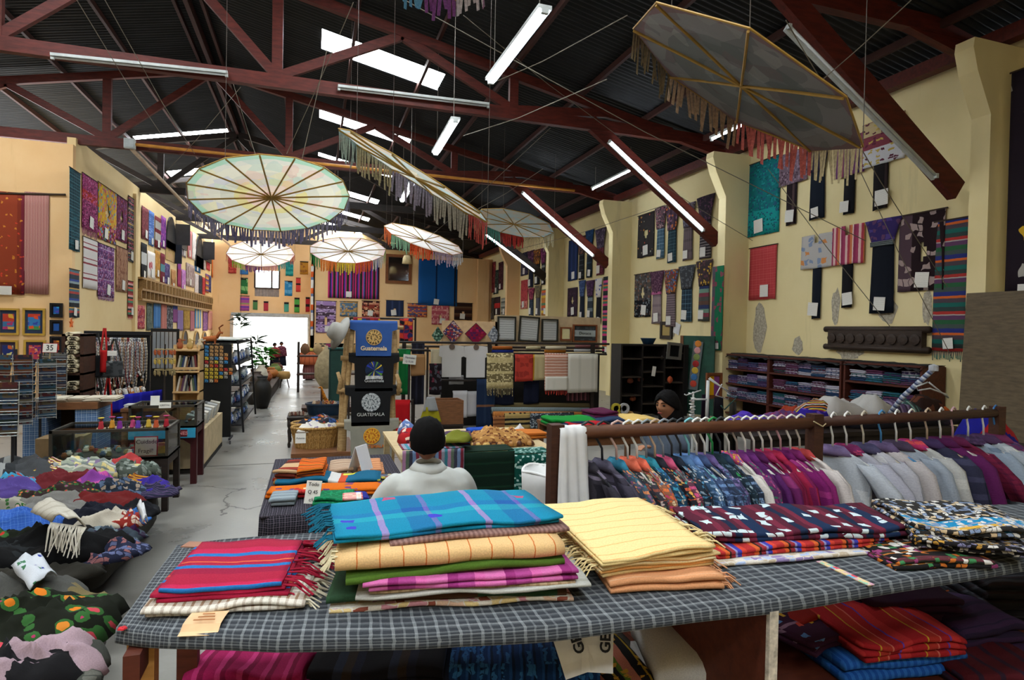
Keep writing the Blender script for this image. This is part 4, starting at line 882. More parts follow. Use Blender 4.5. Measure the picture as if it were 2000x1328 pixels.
# printed paper sheets hanging below the table
for u, v, lab, rot in ((1118, 1268, 'white printed paper sheet with large black letters under the table, left one', -.35), (1168, 1262, 'white printed paper sheet with large black letters under the table, right one', .05)):
    p = atD(u, v, 2.5); t = thing('paper_sheet', lab, 'paper', p, 0); t.rotation_euler = (-.25, rot, -.3)
    mb = MB(); mb.grid(lambda a, b: ((a-.5)*.13, .01*math.sin(b*3), (b-.5)*.2), 4, 4); mb.build('sheet', plain('#c9c9c6', .8), t, thick=.001)
    text('GE', .06, plain('#1c1c20'), t, (.03, -.012, .015), (PI/2, -PI/2, 0), bold=True)
# ================================================================== CLOTHES RACK
RZ_ = 1.33; r0, r1, r2, r3 = onZ(RZ_, 1085, 846), onZ(RZ_, 1585, 826), onZ(RZ_, 1600, 824), onZ(RZ_, 1948, 806)
m_rack = wood('#3a2118', '#4c2e20', 3); m_pole = wood('#50301f', '#684028', 2)
t = thing('clothes_rack', 'wooden clothes rack with round rails packed with shirts and jackets', 'clothes rack', (r0.x, r0.y, 0)); o = Vector((r0.x, r0.y, 0))
for p, h in ((r0, .06), (r1+Vector((.03, 0, 0)), .07), (r3, .06)):
    MB().box((p.x-o.x, p.y-o.y, (RZ_+h)/2), (.09, .09, RZ_+h)).build('post', m_rack, t)
    MB().box((p.x-o.x, p.y-o.y+.0, .03), (.12, .5, .06)).build('foot', m_rack, t)
MB().tube([r0-o, r1-o], .046, 12).build('rail', m_pole, t, smooth=True); MB().tube([r2-o, r3-o], .042, 12).build('rail', m_rack, t, smooth=True)
MB().tube([Vector((r1.x-.03, r1.y-.05, RZ_+.02))-o, Vector((r1.x+.05, r1.y-.06, RZ_-.02))-o, Vector((r1.x+.09, r1.y-.05, RZ_-.0))-o], .005, 5).build('tie_string', plain('#c8b890'), t)
def ring_loft(mb, rings, seed, wr, n=18):
    """rings: (cx, cy, z, half width, half depth)"""
    vs = []; fs = []; uvs = []
    for j, (cx, cy, z, hw, hd) in enumerate(rings):
        for k in range(n):
            a = 2*PI*k/n; q = 1+wr*nz((math.cos(a)*3+seed, math.sin(a)*3, z*5))
            vs.append((cx+hw*math.cos(a)*(1+.0*q), cy+hd*math.sin(a)*q+wr*.06*math.sin(a*5+z*9+seed)*min(1, max(.1, -z*2)), z))
    for j in range(len(rings)-1):
        for k in range(n):
            k2 = (k+1) % n; fs.append((j*n+k, j*n+k2, (j+1)*n+k2, (j+1)*n+k)); c = rings[j][3]*3.2/n
            uvs.append([(c*k, rings[j][2]), (c*(k+1), rings[j][2]), (c*(k+1), rings[j+1][2]), (c*k, rings[j+1][2])])
    return mb._add(vs, fs, uvs)
def shirt(p, rz, label, body, collar=None, hang_c='#d8d8d4', seed=0, L=.62, w=.24, sleeve=None, cuff=None, longs=True, th=.055, hl=None):
    m = fq(body); mc_ = fq(collar) if collar else m; ms = fq(sleeve) if sleeve else m
    t = thing('hanging_shirt', label, 'shirt', p, rz, 'shirts and jackets on the rack')
    mb = MB(); rg = [(0, 0, -.125, .055, th*.6), (0, 0, -.14, .1, th*.7), (0, 0, -.165, w*.72, th*.8), (0, 0, -.2, w*.95, th*.9), (0, 0, -.27, w, th), (0, 0, -.4, w*.98, th*1.1), (0, 0, -.55, w*1.02, th*1.2), (0, 0, -.2-L*.8, w*1.05, th*1.3), (0, 0, -.2-L, w*1.08, th*1.4)]
    ring_loft(mb, rg, seed, .55).build('body', m, t, smooth=True, thick=.004)
    for s in (-1, 1):
        mb = MB(); sl = .5 if longs else .26; e = .07 if longs else .1
        sv_ = ring_loft(mb, [(s*w*.8, 0, -.19, .05, th), (s*(w+.02), 0, -.26, .062, th*1.1), (s*(w+.04+e*.4), .005, -.2-sl*.5, .07, th*1.1), (s*(w+.05+e), .005, -.2-sl, .066, th)], seed+s, .3, 12).build('sleeve', ms, t, smooth=True, thick=.004)
        if cuff: MB().lathe([(.068, -.02), (.07, 0), (.068, .03)], (s*(w+.05+e), .015, -.2-sl), 12, None, 1, th*14).build('cuff', fq(cuff), sv_, smooth=True)
    mb = MB(); ring_loft(mb, [(0, 0, -.165, .09, th), (0, 0, -.125, .07, th*.9), (0, 0, -.105, .066, th*.85), (0, 0, -.135, .1, th*1.1), (0, 0, -.155, .12, th*1.2)], seed, .1, 14).build('collar', mc_, t, smooth=True, thick=.004)
    t.scale = (1.28,)*3; t.location.z -= .06
    # hanger on the rail
    h = thing('clothes_hanger', hl or 'hanger holding the %s' % label, 'hanger', p, rz, 'hangers on the rack')
    h.scale = (1.28,)*3
    hm = plain(hang_c, .4, 0, .03)
    hk = [(0, 0, -.17), (0, .005, -.09), (0, .042, -.035), (0, .05, .005), (0, .035, .04), (0, 0, .054), (0, -.035, .04), (0, -.05, .005)]
    MB().tube(hk, .0065, 6).build('hook', hm, h, smooth=True)
    MB().tube([(-w*.9, 0, -.245), (-.04, 0, -.17), (.04, 0, -.17), (w*.9, 0, -.245)], .009, 6).build('arms', hm, h, smooth=True)
    return t
def rail_pt(u, which):
    a, b, ua, ub = ((r0, r1, 1085, 1585), (r2, r3, 1600, 1948))[which]
    d = ray(u, 836 if which == 0 else 815); k = (b-a); 
    # intersect the vertical plane of the rail with the pixel's ray
    nrm = Vector((-k.y, k.x, 0)); s = nrm.dot(a-EYE)/nrm.dot(d); p = EYE+d*s; return Vector((p.x, p.y, RZ_))
S1 = [
 (1148, '#2e2b33 m.08x.16@.35:#4c4656,#1c1a22,#6c6474', None, '#33353a', 'charcoal swirled jacket at the left end of the rack', 0),
 (1178, '#3c3844 m.1x.12@.4:#5c5668,#26242c', '#4c4858', '#26282c', 'smoke grey patterned jacket beside the charcoal one', 0),
 (1206, '#3c4a58 m.009x.014@.5:#c87c4c,#2c6c7c,#7c4c6c', '#2c6c84', '#c8a8a0', 'slate shirt with teal embroidery on the rack', 0),
 (1228, '#34323a m.009x.014@.5:#8c4c3c,#4c5c44,#b8a49c', '#c86048', '#e2e2de', 'dark shirt with a red orange collar on the rack', 0),
 (1246, '#8c5a44 m.009x.014@.7:#d8703c,#4c6c8c,#c83c6c,#e0c8a0', '#d06048', '#e2e2de', 'orange and pink floral shirt on the rack', 0),
 (1264, '#1f3c50 m.009x.014@.5:#3c8ca8,#2c5c8c,#c8b49c', '#2c7c8c', '#8c98a0', 'teal and navy floral shirt on the rack', 0),
 (1281, '#26262e m.009x.014@.45:#c85c3c,#3c9c9c,#d8a04c', '#22222a', '#c0a890', 'black shirt with bright embroidered specks on the rack', 0),
 (1297, '#5c3444 m.009x.014@.6:#c8507c,#3c6c5c,#d89c8c', '#b84c6c', '#8c96a0', 'rose and green floral shirt on the rack', 0),
 (1314, '#24303c m.009x.014@.45:#4c84a8,#8c9ca8,#c86c4c', '#1c2430', '#3c4044', 'navy shirt with orange yoke specks on the rack', 0),
 (1331, '#34506c m.009x.014@.6:#7c98b8,#4c6c98,#c8d0d4', '#4c6c94', '#2c3034', 'faded blue floral shirt on the rack', 0),
 (1347, '#3c4c6c m.009x.014@.6:#6c8cb8,#8c9cb8,#2c3c5c', '#5c7cae', '#7cc0c8', 'periwinkle floral shirt on a turquoise hanger', 0),
 (1362, '#2a3448 m.009x.014@.5:#5c7498,#3c4c6c', '#3c4c70', '#e4e4e0', 'dark denim blue shirt on the rack', 0),
 (1378, '#3c3c5c m.009x.014@.5:#7c6c9c,#5c7c9c', '#5c4c7c', '#dededa', 'violet blue patterned shirt on the rack', 0),
 (1393, '#1c2a34 m.009x.014@.4:#4c6478,#8c9ca4', '#1a2c34', '#2c8c4c', 'black and blue shirt on a green hanger', 0),
 (1408, '#222c3c m.009x.014@.45:#6c84a4,#3c4c64', '#26384c', '#3c4044', 'midnight blue shirt with pale specks on the rack', 0),
 (1425, '#cfc9c2', '#b84c6c m.009x.014@.6:#c84c8c,#3c6c9c,#d8b03c', '#e6e6e2', 'white shirt with an embroidered pink collar on the rack', 0),
 (1441, '#5c2c5c m.009x.014@.35:#8c3c6c,#3c6c5c,#c84c7c', '#6c2c6c', '#9c9088', 'plum shirt with floral yoke on the rack', 0),
 (1457, '#4c1c54', '#5c2464', '#e4e4e0', 'deep purple shirt left of the magenta ones', 0),
 (1474, '#5c1c50 h.2:#5c1c50*3,#7c2c60', '#4c1848', '#e2e2de', 'aubergine jacket with a stand collar on the rack', 0),
 (1491, '#7c1c40', '#8c2048', '#e6e6e2', 'wine red jacket on the rack', 0),
 (1508, '#8c1c3c v.1:#8c1c3c*2,#6c1848', '#9c2040', '#d8d4d0', 'crimson jacket on the rack', 0),
 (1526, '#6c1858 h.14:#6c1858*3,#8c2c6c', '#5c1450', '#c8a0a8', 'magenta jacket on a pink hanger', 0),
 (1545, '#78205c', '#6c1c54', '#dcdcd8', 'bright fuchsia purple jacket near the middle post', 0),
 (1563, '#c4bcb8', '#a83c3c', '#c8c0b8', 'white jacket with a red hem strip by the middle post', 0)]
S2 = [
 (1628, '#aab0b8 m.3x.3@.1:#c0c4c8', '#6c5c80', '#e0e0dc', 'pale short sleeved shirt with purple trim past the middle post', 1, '#5c4470'),
 (1655, '#9c9ca8', '#6c2450 m.014x.02@.4:#a83c5c', '#e4e4e0', 'grey shirt with a magenta collar on the right rail', 1, '#6c2450'),
 (1688, '#a4a4ac v.2:#a4a4ac*3,#bcbcc0', '#44405c', '#c8c0b0', 'light grey tunic with a dark violet collar', 0, None),
 (1722, '#aaa4a4 v.3:#aaa4a4*4,#8c7c8c', '#5c4c6c', '#4c8cc0', 'off white tunic on a blue hanger', 0, '#5c4878'),
 (1752, '#8f98a4', '#44384c', '#e4e4e0', 'pale blue grey shirt on the right rail', 0, None),
 (1780, '#a8a8a6 h.3:#a8a8a6*4,#b8b8b4', '#a8305c m.025x.025@.5:#c84c4c,#8c2c6c', '#e2e2de', 'grey linen shirt with a red embroidered collar', 0, None),
 (1812, '#2c2c40 h.1:#2c2c40*2,#3c3c54', '#3c2c50', '#c0a890', 'dark navy checked shirt on the right rail', 0, None),
 (1838, '#581c50', '#4c1844', '#e4e4e0', 'purple jacket on the right rail', 0, None),
 (1862, '#6c1c38 x.06@.2:#4c1430', '#5c1c40', '#c8a0a8', 'crimson plaid jacket on the right rail', 1, None),
 (1892, '#8e9cac m.1x.2@.2:#a4b0bc,#6c7c90', '#3c2c48 x.05@.2:#5c4468', '#dededa', 'faded pale denim jacket with a plaid collar', 0, None),
 (1922, '#9ca4ac m.1x.2@.2:#b4bac0', '#4c3454', '#e0e0dc', 'bleached grey jacket near the end of the rail', 0, None),
 (1944, '#5c2c50 m.014x.02@.3:#8c4c6c,#3c3c5c', '#6c2c50', '#3c6ca0', 'mottled plum jacket on a blue hanger, last on the rail', 0, None)]
rr = random.Random(5)
for i, (u, b, c, hc, lab, sh) in enumerate(S1):
    p = rail_pt(u, 0); p.z -= .0
    shirt(p, PI/2+.16+rr.uniform(-.04, .04), lab, b, c, hc, i*1.7, L=.56+rr.uniform(0, .1), w=.22+rr.uniform(-.01, .02), th=.02, longs=not sh)
for i, (u, b, c, hc, lab, sh, cf) in enumerate(S2):
    p = rail_pt(u, 1)
    shirt(p, PI/2+.36+rr.uniform(-.07, .07), lab, b, c, hc, 50+i*1.7, L=.58+rr.uniform(0, .1), w=.225, th=.042, longs=not sh, cuff=cf)
# white cloth and cloth bag at the left end of the rack
p = rail_pt(1113, 0); t = thing('white_cloth', 'long white cotton cloth draped over the left end of the rack rail', 'cloth', p, .1)
mb = MB()
def drape(a, b):
    x = (a-.5)*.19*(1+.45*abs(2*b-1)); s = (b-.5)*2; L = .85 if s < 0 else .6
    ang = s*PI/2 if abs(s) < .08 else 0
    y = -.045*math.cos(min(1, abs(s)*8)*PI/2)*0; q = abs(s)
    yy = math.copysign(min(.05, q*1.2), s); zz = .045-max(0, q-.05)*L
    return Vector((x, yy*-1*-1+.018*math.sin(a*19+b*4)*(.3+q)+(-.06*q if s < 0 else .02*q), zz+.004))
mb.grid(drape, 18, 30, lambda a, b: (a*.2, b*1.6)); mb.build('cloth', plain('#dedfe0', .9, 0, .05), t, smooth=True, thick=.005)
p = onZ(.62, 1062, 985); t = thing('cloth_bag', 'round white cloth laundry bag standing behind the pile at the rack post', 'bag', (p.x+.08, p.y+.12, 0))
mb = MB(); prof = [(.17, 0), (.2, .2), (.21, .5), (.215, .74), (.22, .86), (.2, .87), (.19, .72)]
mb.lathe(prof, n=28); mb.build('bag', plain('#d2d2d0', .9, 0, .06), t, smooth=True)
MB().tube([(.21*math.cos(2*PI*k/24), .21*math.sin(2*PI*k/24), .865+.012*math.sin(k)) for k in range(25)], .012, 6).build('rim', plain('#e2e2e0', .9, 0, .03), t, smooth=True)
MB().tube([(.12, .1, .86), (.13, .14, 1.02), (.16, .12, 1.16), (.16, .04, 1.2)], .03, 6).build('strap', plain('#cfcfcb'), t, smooth=True)
# ================================================================== KITES UNDER THE ROOF
def kite_paper(key, rings, blot, tr=.5):
    t = NT('kite_paper_'+key); uv = t.uv(); ln = t.n('ShaderNodeVectorMath', operation='LENGTH'); t.l(uv, ln.inputs[0])
    f = t.math('ADD', ln.outputs['Value'], t.math('MULTIPLY', t.math('SUBTRACT', t.noise(5, 3, uv), .5), .06))
    col = t.ramp(f, stops_of(rings))
    v = t.n('ShaderNodeTexVoronoi'); v.inputs['Scale'].default_value = 6; t.l(uv, v.inputs['Vector'])
    sp = t.n('ShaderNodeSeparateColor'); t.l(v.outputs['Color'], sp.inputs[0])
    col = t.mix(t.math('MULTIPLY', t.math('LESS_THAN', sp.outputs[1], .35), .45), col, t.ramp(sp.outputs[0], stops_of(blot)))
    d = t.n('ShaderNodeBsdfDiffuse'); tl = t.n('ShaderNodeBsdfTranslucent'); mx = t.n('ShaderNodeMixShader'); mx.inputs[0].default_value = tr
    t.l(col, d.inputs[0]); t.l(col, tl.inputs[0]); t.l(d.outputs[0], mx.inputs[1]); t.l(tl.outputs[0], mx.inputs[2]); t.l(mx.outputs[0], t.t.nodes['Material Output'].inputs[0])
    return t.m
def kite(u, v, Lpx, lpx, th, dep, label, paper, fr_cols, n=12, fl=.28, spokes=None, sag=.03, ph=0.0, hung=1):
    c = atD(u, v, dep); R_ = Lpx*dep/F_PX; tau = math.acos(min(.999, lpx/Lpx)); a = math.radians(th)
    maj = (RT*math.cos(a)-UP*math.sin(a)); minr = (-RT*math.sin(a)-UP*math.cos(a)); toc = (EYE-c).normalized()
    maj = (maj-toc*maj.dot(toc)).normalized(); minr = (minr-toc*minr.dot(toc)); minr = (minr-maj*minr.dot(maj)).normalized()
    nr = (toc*math.cos(tau)+minr*math.sin(tau)).normalized(); x = (maj-nr*maj.dot(nr)).normalized(); y = nr.cross(x)
    M = Matrix(((x.x, y.x, nr.x, c.x), (x.y, y.y, nr.y, c.y), (x.z, y.z, nr.z, c.z), (0, 0, 0, 1)))
    t = thing('paper_kite', label, 'kite', M=M, group='giant tissue paper kites hung from the roof')
    pt = lambda k, r=1.0: Vector((math.cos(2*PI*k/n+ph), math.sin(2*PI*k/n+ph), 0))*R_*r
    mb = MB(); mb.v = [Vector((0, 0, -.02))]; rings = 5
    for j in range(1, rings+1):
        for k in range(n*2):
            a0, b0 = pt(k//2), pt(k//2+1); p = a0 if k % 2 == 0 else (a0+b0)/2
            q = j/rings; mb.v.append(p*q+Vector((0, 0, -sag*R_*(.3+q*(1-q)*(1 if k % 2 else .2))*nz((k*.9, j*.7, u))*1.6)))
    N = n*2
    for k in range(N): mb.f.append([0, 1+k, 1+(k+1) % N])
    for j in range(rings-1):
        for k in range(N): mb.f.append([1+j*N+k, 1+(j+1)*N+k, 1+(j+1)*N+(k+1) % N, 1+j*N+(k+1) % N])
    mb.uv = [[(mb.v[i].x/R_, mb.v[i].y/R_) for i in f] for f in mb.f]
    mb.build('paper', paper, t)
    ms = plain('#a8843c', .6)
    for k in range(n):
        if spokes and k not in spokes: continue
        MB().tube([Vector((0, 0, .02)), pt(k, .5)+Vector((0, 0, .015+.02*nz((k, u, 0)))), pt(k, .99)+Vector((0, 0, .02))], R_*.011, 5).build('bamboo_rib', ms, t)
    rim = MB().tube([pt(k % n, 1.0) for k in range(n+1)], R_*.008, 5).build('rim_cord', ms, t)
    dn = (M.to_3x3().inverted() @ Vector((0, 0, -1))).normalized()
    rr = random.Random(int(u))
    for k in range(n):
        if (M.to_3x3() @ (pt(k)+pt(k+1))).dot(minr) < -.2*R_*lpx/Lpx-.02*R_: continue
        a0, b0 = pt(k), pt(k+1); mbf = MB(); L_ = (b0-a0).length; ns = max(6, int(L_/.055)); e = (b0-a0).normalized()
        for s in range(ns):
            p = a0.lerp(b0, (s+.5)/ns); l = fl*rr.uniform(.7, 1.1); w_ = L_/ns*.42; sw = Vector((rr.uniform(-.04, .04), rr.uniform(-.04, .04), rr.uniform(-.04, .04)))
            mbf.grid(lambda a_, b_: p+e*(a_-.5)*2*w_*(1-.15*b_)+dn*l*b_+sw*b_+nr*0, 1, 2)
        c_ = fr_cols[k % len(fr_cols)]; mbf.build('fringe', plain(c_, .95, 0, .25, 30), rim)
    if hung:
        Mi = M.inverted()
        for k in (0, n//3, 2*n//3):
            w_ = M @ pt(k); top = Vector((w_.x, w_.y, roof_z(w_.x)-.03)); MB().tube([pt(k), Mi @ top], .004, 4).build('hanging_string', plain('#57504a'), t)
    return t
pale = kite_paper('pastel', ['#d89c94', '#e8c8b8', '#d8c07c*1.2', '#e0dcc8*1.4', '#b8c8c0', '#d8d8c0', '#8cc0a0*.9', '#c0c8b0'] and [('#d8a49c', 1), ('#e4ccb8', 1.6), ('#dccf90', 1.2), ('#d4d0bc', 1.3), ('#e0dac4', 1.6), ('#d8d4c4', .8), ('#a8ccb0', .9)], ['#e0b0a0', '#b0c8b8', '#e4d8a0', '#b8b8d0'])
white = kite_paper('white', [('#efe6dc', 3), ('#f2ece6', 3), ('#e8d8c8', 1), ('#e8c8c8', .6)], ['#f0e8e0', '#e0e8e8'], .7)
grey = kite_paper('grey', [('#6c6c68', 3), ('#60605c', 3), ('#706c68', 2), ('#6c5856', 1)], ['#50524e', '#7c7872', '#5c4e4c'], .25)
beige = kite_paper('beige', [('#cfc6b0', 3), ('#b8c0b8', 3), ('#c8b8a0', 2), ('#a8b8b8', 1)], ['#a8c0c0', '#c8b090'], .5)
kite(530, 385, 148, 72, 1.5, 12.2, 'largest round pastel kite with purple grey fringe at centre left', pale, ['#7c769c', '#8c86a8', '#706a90', '#9a92b4'], 16, .36, ph=.1)
kite(510, 496, 62, 26, 1, 27, 'glowing white kite in front of the high window', white, ['#3ca0a0', '#b8484c', '#8cc048', '#7c4c84', '#d89c9c'], 12, .3)
kite(680, 490, 73, 25, 1, 23, 'white kite with orange, yellow and green fringe above the striped cloth', white, ['#2c8c4c', '#e08030', '#e0c83c', '#d8602c', '#c8ccd0', '#3c9c5c'], 12, .45, ph=.2)
kite(828, 468, 80, 17, 19, 19, 'white kite tilted to the right with lilac and orange fringe', white, ['#8cc0a0', '#d8582c', '#a898b0', '#b8bcc4', '#8c84a8', '#d86c34'], 10, .42)
kite(812, 345, 165, 13, 32, 10, 'long edge on kite with cream and red fringe sloping down the middle', beige, ['#a89c7c', '#948ca0', '#a8a49c', '#b84c48', '#b89c78', '#9cb0ac'], 10, .48)
kite(1004, 437, 80, 24, 12, 18.5, 'beige and turquoise kite beside the second lit strut', beige, ['#b0b088', '#5ca8a0', '#b83c38', '#c8b890', '#c8c4a8'], 10, .42)
kite(1450, 165, 252, 72, 30, 6.3, 'big grey kite with cream and red fringe at upper right', grey, ['#a8987c', '#b8a888', '#b84c50', '#a89470', '#9c8c6c', '#b89c80', '#c0645c', '#b0a078'], 8, .36, sag=.05, ph=.15)
kite(860, -75, 110, 70, 5, 7.6, 'kite at the top edge showing only its blue and purple fringe', beige, ['#4c7c98', '#6c3c74', '#b0a8b0', '#88587c', '#5c9c98', '#c8a0b0'], 10, .24)
# pendant lamps near the back wall
for u, v, d, lab in ((795, 505, 30, 'small cream pendant lamp in front of the framed mirror'), (829, 482, 29, 'small cream pendant lamp below the tilted white kite')):
    p = atD(u, v, d); t = thing('pendant_lamp', lab, 'lamp', p)
    MB().lathe([(.24, -.25), (.21, .0), (.15, .15), (.14, .15)], n=14).build('lamp_shade', plain('#d8c494', .8), t, smooth=True); MB().tube([(0, 0, .15), (0, 0, roof_z(p.x)-p.z-.02)], .012, 5).build('cord', plain('#3c342c'), t)
    MB().lathe([(0, -.12), (.05, -.08), (.05, 0), (0, .05)], n=10).build('bulb', glow('#ffe2a8', 6), t, smooth=True)
# ================================================================== MIDDLE OF THE HALL
m_blackwood = wood('#1c1512', '#2c211b', 3); m_mid = wood('#5c3a22', '#7a5030', 3); m_basket = fq('#a8834c m.03x.02@.6:#8c6a38,#b8945c,#7c5c30')
def crumple(label, mat, c, rx, ry, h, rz=0, seed=0, name='garment', cat='garment', group=None, amp=.03, drop=0.0, sq=2.4):
    """crumpled cloth lying in a heap: closed lump with folds"""
    t = MB(); nr_, na = 14, 44; vs = [(0, 0, h)]; uvv = [(0, 0)]
    for j in range(1, nr_+1):
        r = j/nr_
        for k in range(na):
            a = 2*PI*k/na; ca, sa = math.cos(a), math.sin(a); sup = (abs(ca)**sq+abs(sa)**sq)**(-1/sq)
            R_ = sup*(1+.28*nz((ca*1.5+seed, sa*1.5, seed*.3))+.1*nz((ca*4+seed, sa*4, 2))); x, y = rx*R_*r*ca, ry*R_*r*sa
            wx, wy = x+.06*nz((x*6, y*6, seed)), y+.06*nz((y*6, x*6, seed+3)); th_ = seed*2.4; q1 = wx*math.cos(th_)+wy*math.sin(th_); q2 = wx*math.cos(th_+1.1)+wy*math.sin(th_+1.1)
            rdg = (1-abs(nz((q1*8+seed, q2*2.5, seed))))**4*1.5+(1-abs(nz((q2*10, q1*3+seed, 5))))**4-1.0
            z = h*(1-r**3)**.6*(.8+.45*nz((x*4+seed, y*4, 7)))+amp*rdg*(1-r**6)-drop*r**3
            vs.append((x, y, max(z, -drop-.002) if r < 1 else -drop)); uvv.append((x*1.15+.1*z, y*1.15+.5*z))
    fs = [(0, 1+k, 1+(k+1) % na) for k in range(na)]
    for j in range(nr_-1):
        for k in range(na): fs.append((1+j*na+k, 1+(j+1)*na+k, 1+(j+1)*na+(k+1) % na, 1+j*na+(k+1) % na))
    uvs = [[uvv[i] for i in f] for f in fs]; fs.append(tuple(1+(nr_-1)*na+k for k in range(na))[::-1]); uvs.append(None)
    t._add(vs, fs, uvs); o = t.build(name, fq(mat), None, c, True, 0, rz)
    return tag(o, label, cat, group)
def stack(label, mats, c, w, d, h, rz=0, seed=0, name='cloth_stack', group=None): pass
def fold_at(label, mat, c, w, d, h, rz=0, layers=2, seed=0, name='folded_textile', cat='textile', group=None, wav=.006, tilt=0):
    """c: centre of the near bottom edge"""
    o = fold_mesh(w, d, h, layers, seed, wav, tilt).build(name, fq(mat), None, c, True, 0, rz); return tag(o, label, cat, group)
def simple_table(name, label, x0, x1, y0, y1, zt, m, leg=.06, th=.04, z0=0, turned=False, shelf=None):
    t = thing(name, label, 'table', ((x0+x1)/2, (y0+y1)/2, z0)); W, D, H = x1-x0, y1-y0, zt-z0
    MB().box((0, 0, H-th/2), (W, D, th)).build('tabletop', m, t)
    for sx in (-1, 1):
        for sy in (-1, 1):
            p = (sx*(W/2-leg*.7), sy*(D/2-leg*.7))
            if turned: MB().lathe([(leg*.35, 0), (leg*.5, .05), (leg*.3, .1), (leg*.55, (H-th)*.6), (leg*.35, (H-th)*.68), (leg*.6, (H-th)*.75), (leg*.6, H-th)], (p[0], p[1], 0), 10).build('leg', m, t, smooth=True)
            else: MB().box((p[0], p[1], (H-th)/2), (leg, leg, H-th)).build('leg', m, t)
    for sy in (-1, 1): MB().box((0, sy*(D/2-leg*.7), H-th-.045), (W-leg*2, .02, .09)).build('apron', m, t)
    if shelf: MB().box((0, 0, shelf), (W-leg, D-leg, .025)).build('shelf', m, t)
    return t
def basket(label, p, rx, ry, h, n=22, m=None, name='wicker_basket', rows=9):
    t = thing(name, label, 'basket', p); m = m or m_basket; mb = MB()
    prof = [(0, .012), (.8, .0), (.86, h*.3), (.94, h*.7), (1.0, h), (.96, h), (.9, h*.7), (.82, h*.3), (.76, .02), (0, .02)]
    mb.lathe([(r, z) for r, z in prof], n=n*2, sx=rx, sy=ry); mb.build('wall', m, t, smooth=False)
    for k in range(n):
        a = 2*PI*k/n; mb = MB().tube([(math.cos(a)*rx*.81, math.sin(a)*ry*.81, 0), (math.cos(a)*rx*.955, math.sin(a)*ry*.955, h*.7), (math.cos(a)*rx*1.01, math.sin(a)*ry*1.01, h)], .01, 4); mb.build('stake', m, t)
    MB().tube([(math.cos(2*PI*k/30)*rx, math.sin(2*PI*k/30)*ry, h) for k in range(31)], .018, 6).build('rim', m, t, smooth=True)
    return t
def card(label, p, w, h, rz, tilt=.25, txt=None, name='sign_card', c='#dedcd4', size=None, border=None, cat='sign', ink='#26262c'):
    t = thing(name, label, cat, p, rz); t.rotation_euler = (-tilt, 0, rz)
    cd_ = MB().box((0, 0, h/2), (w, .006, h)).build('card', plain(c, .8, 0, .03), t)
    if border: MB().box((0, .002, h/2), (w*1.12, .004, h*1.12)).build('border', plain(border), t)
    if txt:
        ls = txt.split('\n'); s = size or h/(len(ls)*1.5)
        for i, l in enumerate(ls): text(l, s, plain(ink), cd_, (0, -.005, h*(1-(i+.5)/len(ls))), name='lettering', ext=.001)
    return t
# ---- scarf table
a, b = onZ(.75, 516, 985), onZ(.75, 770, 990); c_, d_ = onZ(.75, 533, 898), onZ(.75, 770, 898)
x0, x1, y0, y1 = a.x, .72, min(a.y, b.y)-.0, c_.y
t = thing('scarf_table', 'table under a black plaid cloth covered with scarves beside the man', 'table', ((x0+x1)/2, (y0+y1)/2, 0)); W, D = x1-x0, y1-y0
MB().box((0, 0, .72), (W-.02, D-.02, .04)).build('tabletop', m_mid, t)
for sx in (-1, 1):
    for sy in (-1, 1): MB().box((sx*(W/2-.08), sy*(D/2-.08), .35), (.06, .06, .7)).build('leg', m_mid, t)
per = [(-W/2, D/2), (-W/2, -D/2), (W/2, -D/2), (W/2, D/2)]
mb = MB()
def skirt_fn(a_, b_):
    L_ = [D, W, D]; s = a_*sum(L_); k = 0
    while k < 2 and s > L_[k]: s -= L_[k]; k += 1
    p, q = Vector(per[k]), Vector(per[k+1]); P_ = p.lerp(q, s/L_[k]); n_ = Vector((q-p)).normalized(); nn_ = Vector((n_.y, -n_.x))*-1
    o = (.01+.03*(1-b_)*abs(math.sin(a_*60)+.5*nz((a_*40, 0, 2)))); P_ = P_-nn_*-o*-1
    return Vector((P_.x-(.0), P_.y, .12+.63*b_))
mb.grid(skirt_fn, 60, 6, lambda a_, b_: (a_*4, b_*.65)); m_tc = fq('#1b1b22 x.03@.14:#6c6470'); mb.build('cloth_skirt', m_tc, t, smooth=True, thick=.006)
MB().box((0, 0, .747), (W+.02, D+.02, .012)).build('cloth_top', m_tc, t)
SG2 = 'scarves on the plaid covered table'
Z2 = .756
def fpx(label, mat, pl, pr, z, d, h, layers=2, seed=0, group=SG2, **k): return folded(label, mat, pl, pr, z, d, h, layers, seed, group=group, **k)
fpx('bright orange wavy scarf pile at the back of the scarf table', '#cc5a14 h.08:#cc5a14*4,#c87c2c,#5c2c1c', (578, 950), (632, 948), Z2, .42, .15, 5, 61, wav=.02)
fpx('cream and rust red scarf pile at the back left of the table', '#8c2c1c h.3:#8c2c1c*2,#5c2418,#c0a078*2', (532, 950), (578, 950), Z2, .42, .12, 4, 62, wav=.016)
fpx('petrol blue scarf with white bird patch across the table', '#145a78 v.9:#145a78*4,#c8c8c4*.8,#c04c2c*.6,#145a78*3,#6c3c5c*.5,#7c5c2c*.4 m.1x.08@.05:#d8d44c', (536, 956), (745, 950), Z2, .3, .06, 2, 63, wav=.02)
fpx('long orange scarf with woven figures along the table front', '#cc6410 v.5:#cc6410*4,#cc6410 m.05x.05@.1:#6c3c6c,#e0c8a8', (518, 975), (748, 966), Z2, .2, .05, 2, 64, wav=.008)
fpx('grey blue folded cloth at the near left corner of the scarf table', '#7c8890 h.06:#7c8890*2,#94a0a4', (526, 990), (575, 988), Z2, .2, .05, 2, 65)
fpx('emerald green lace scarf near the paper sign', '#0f6c44 m.02x.02@.3:#1c8c5c', (612, 990), (690, 986), Z2, .26, .05, 2, 66, wav=.015)
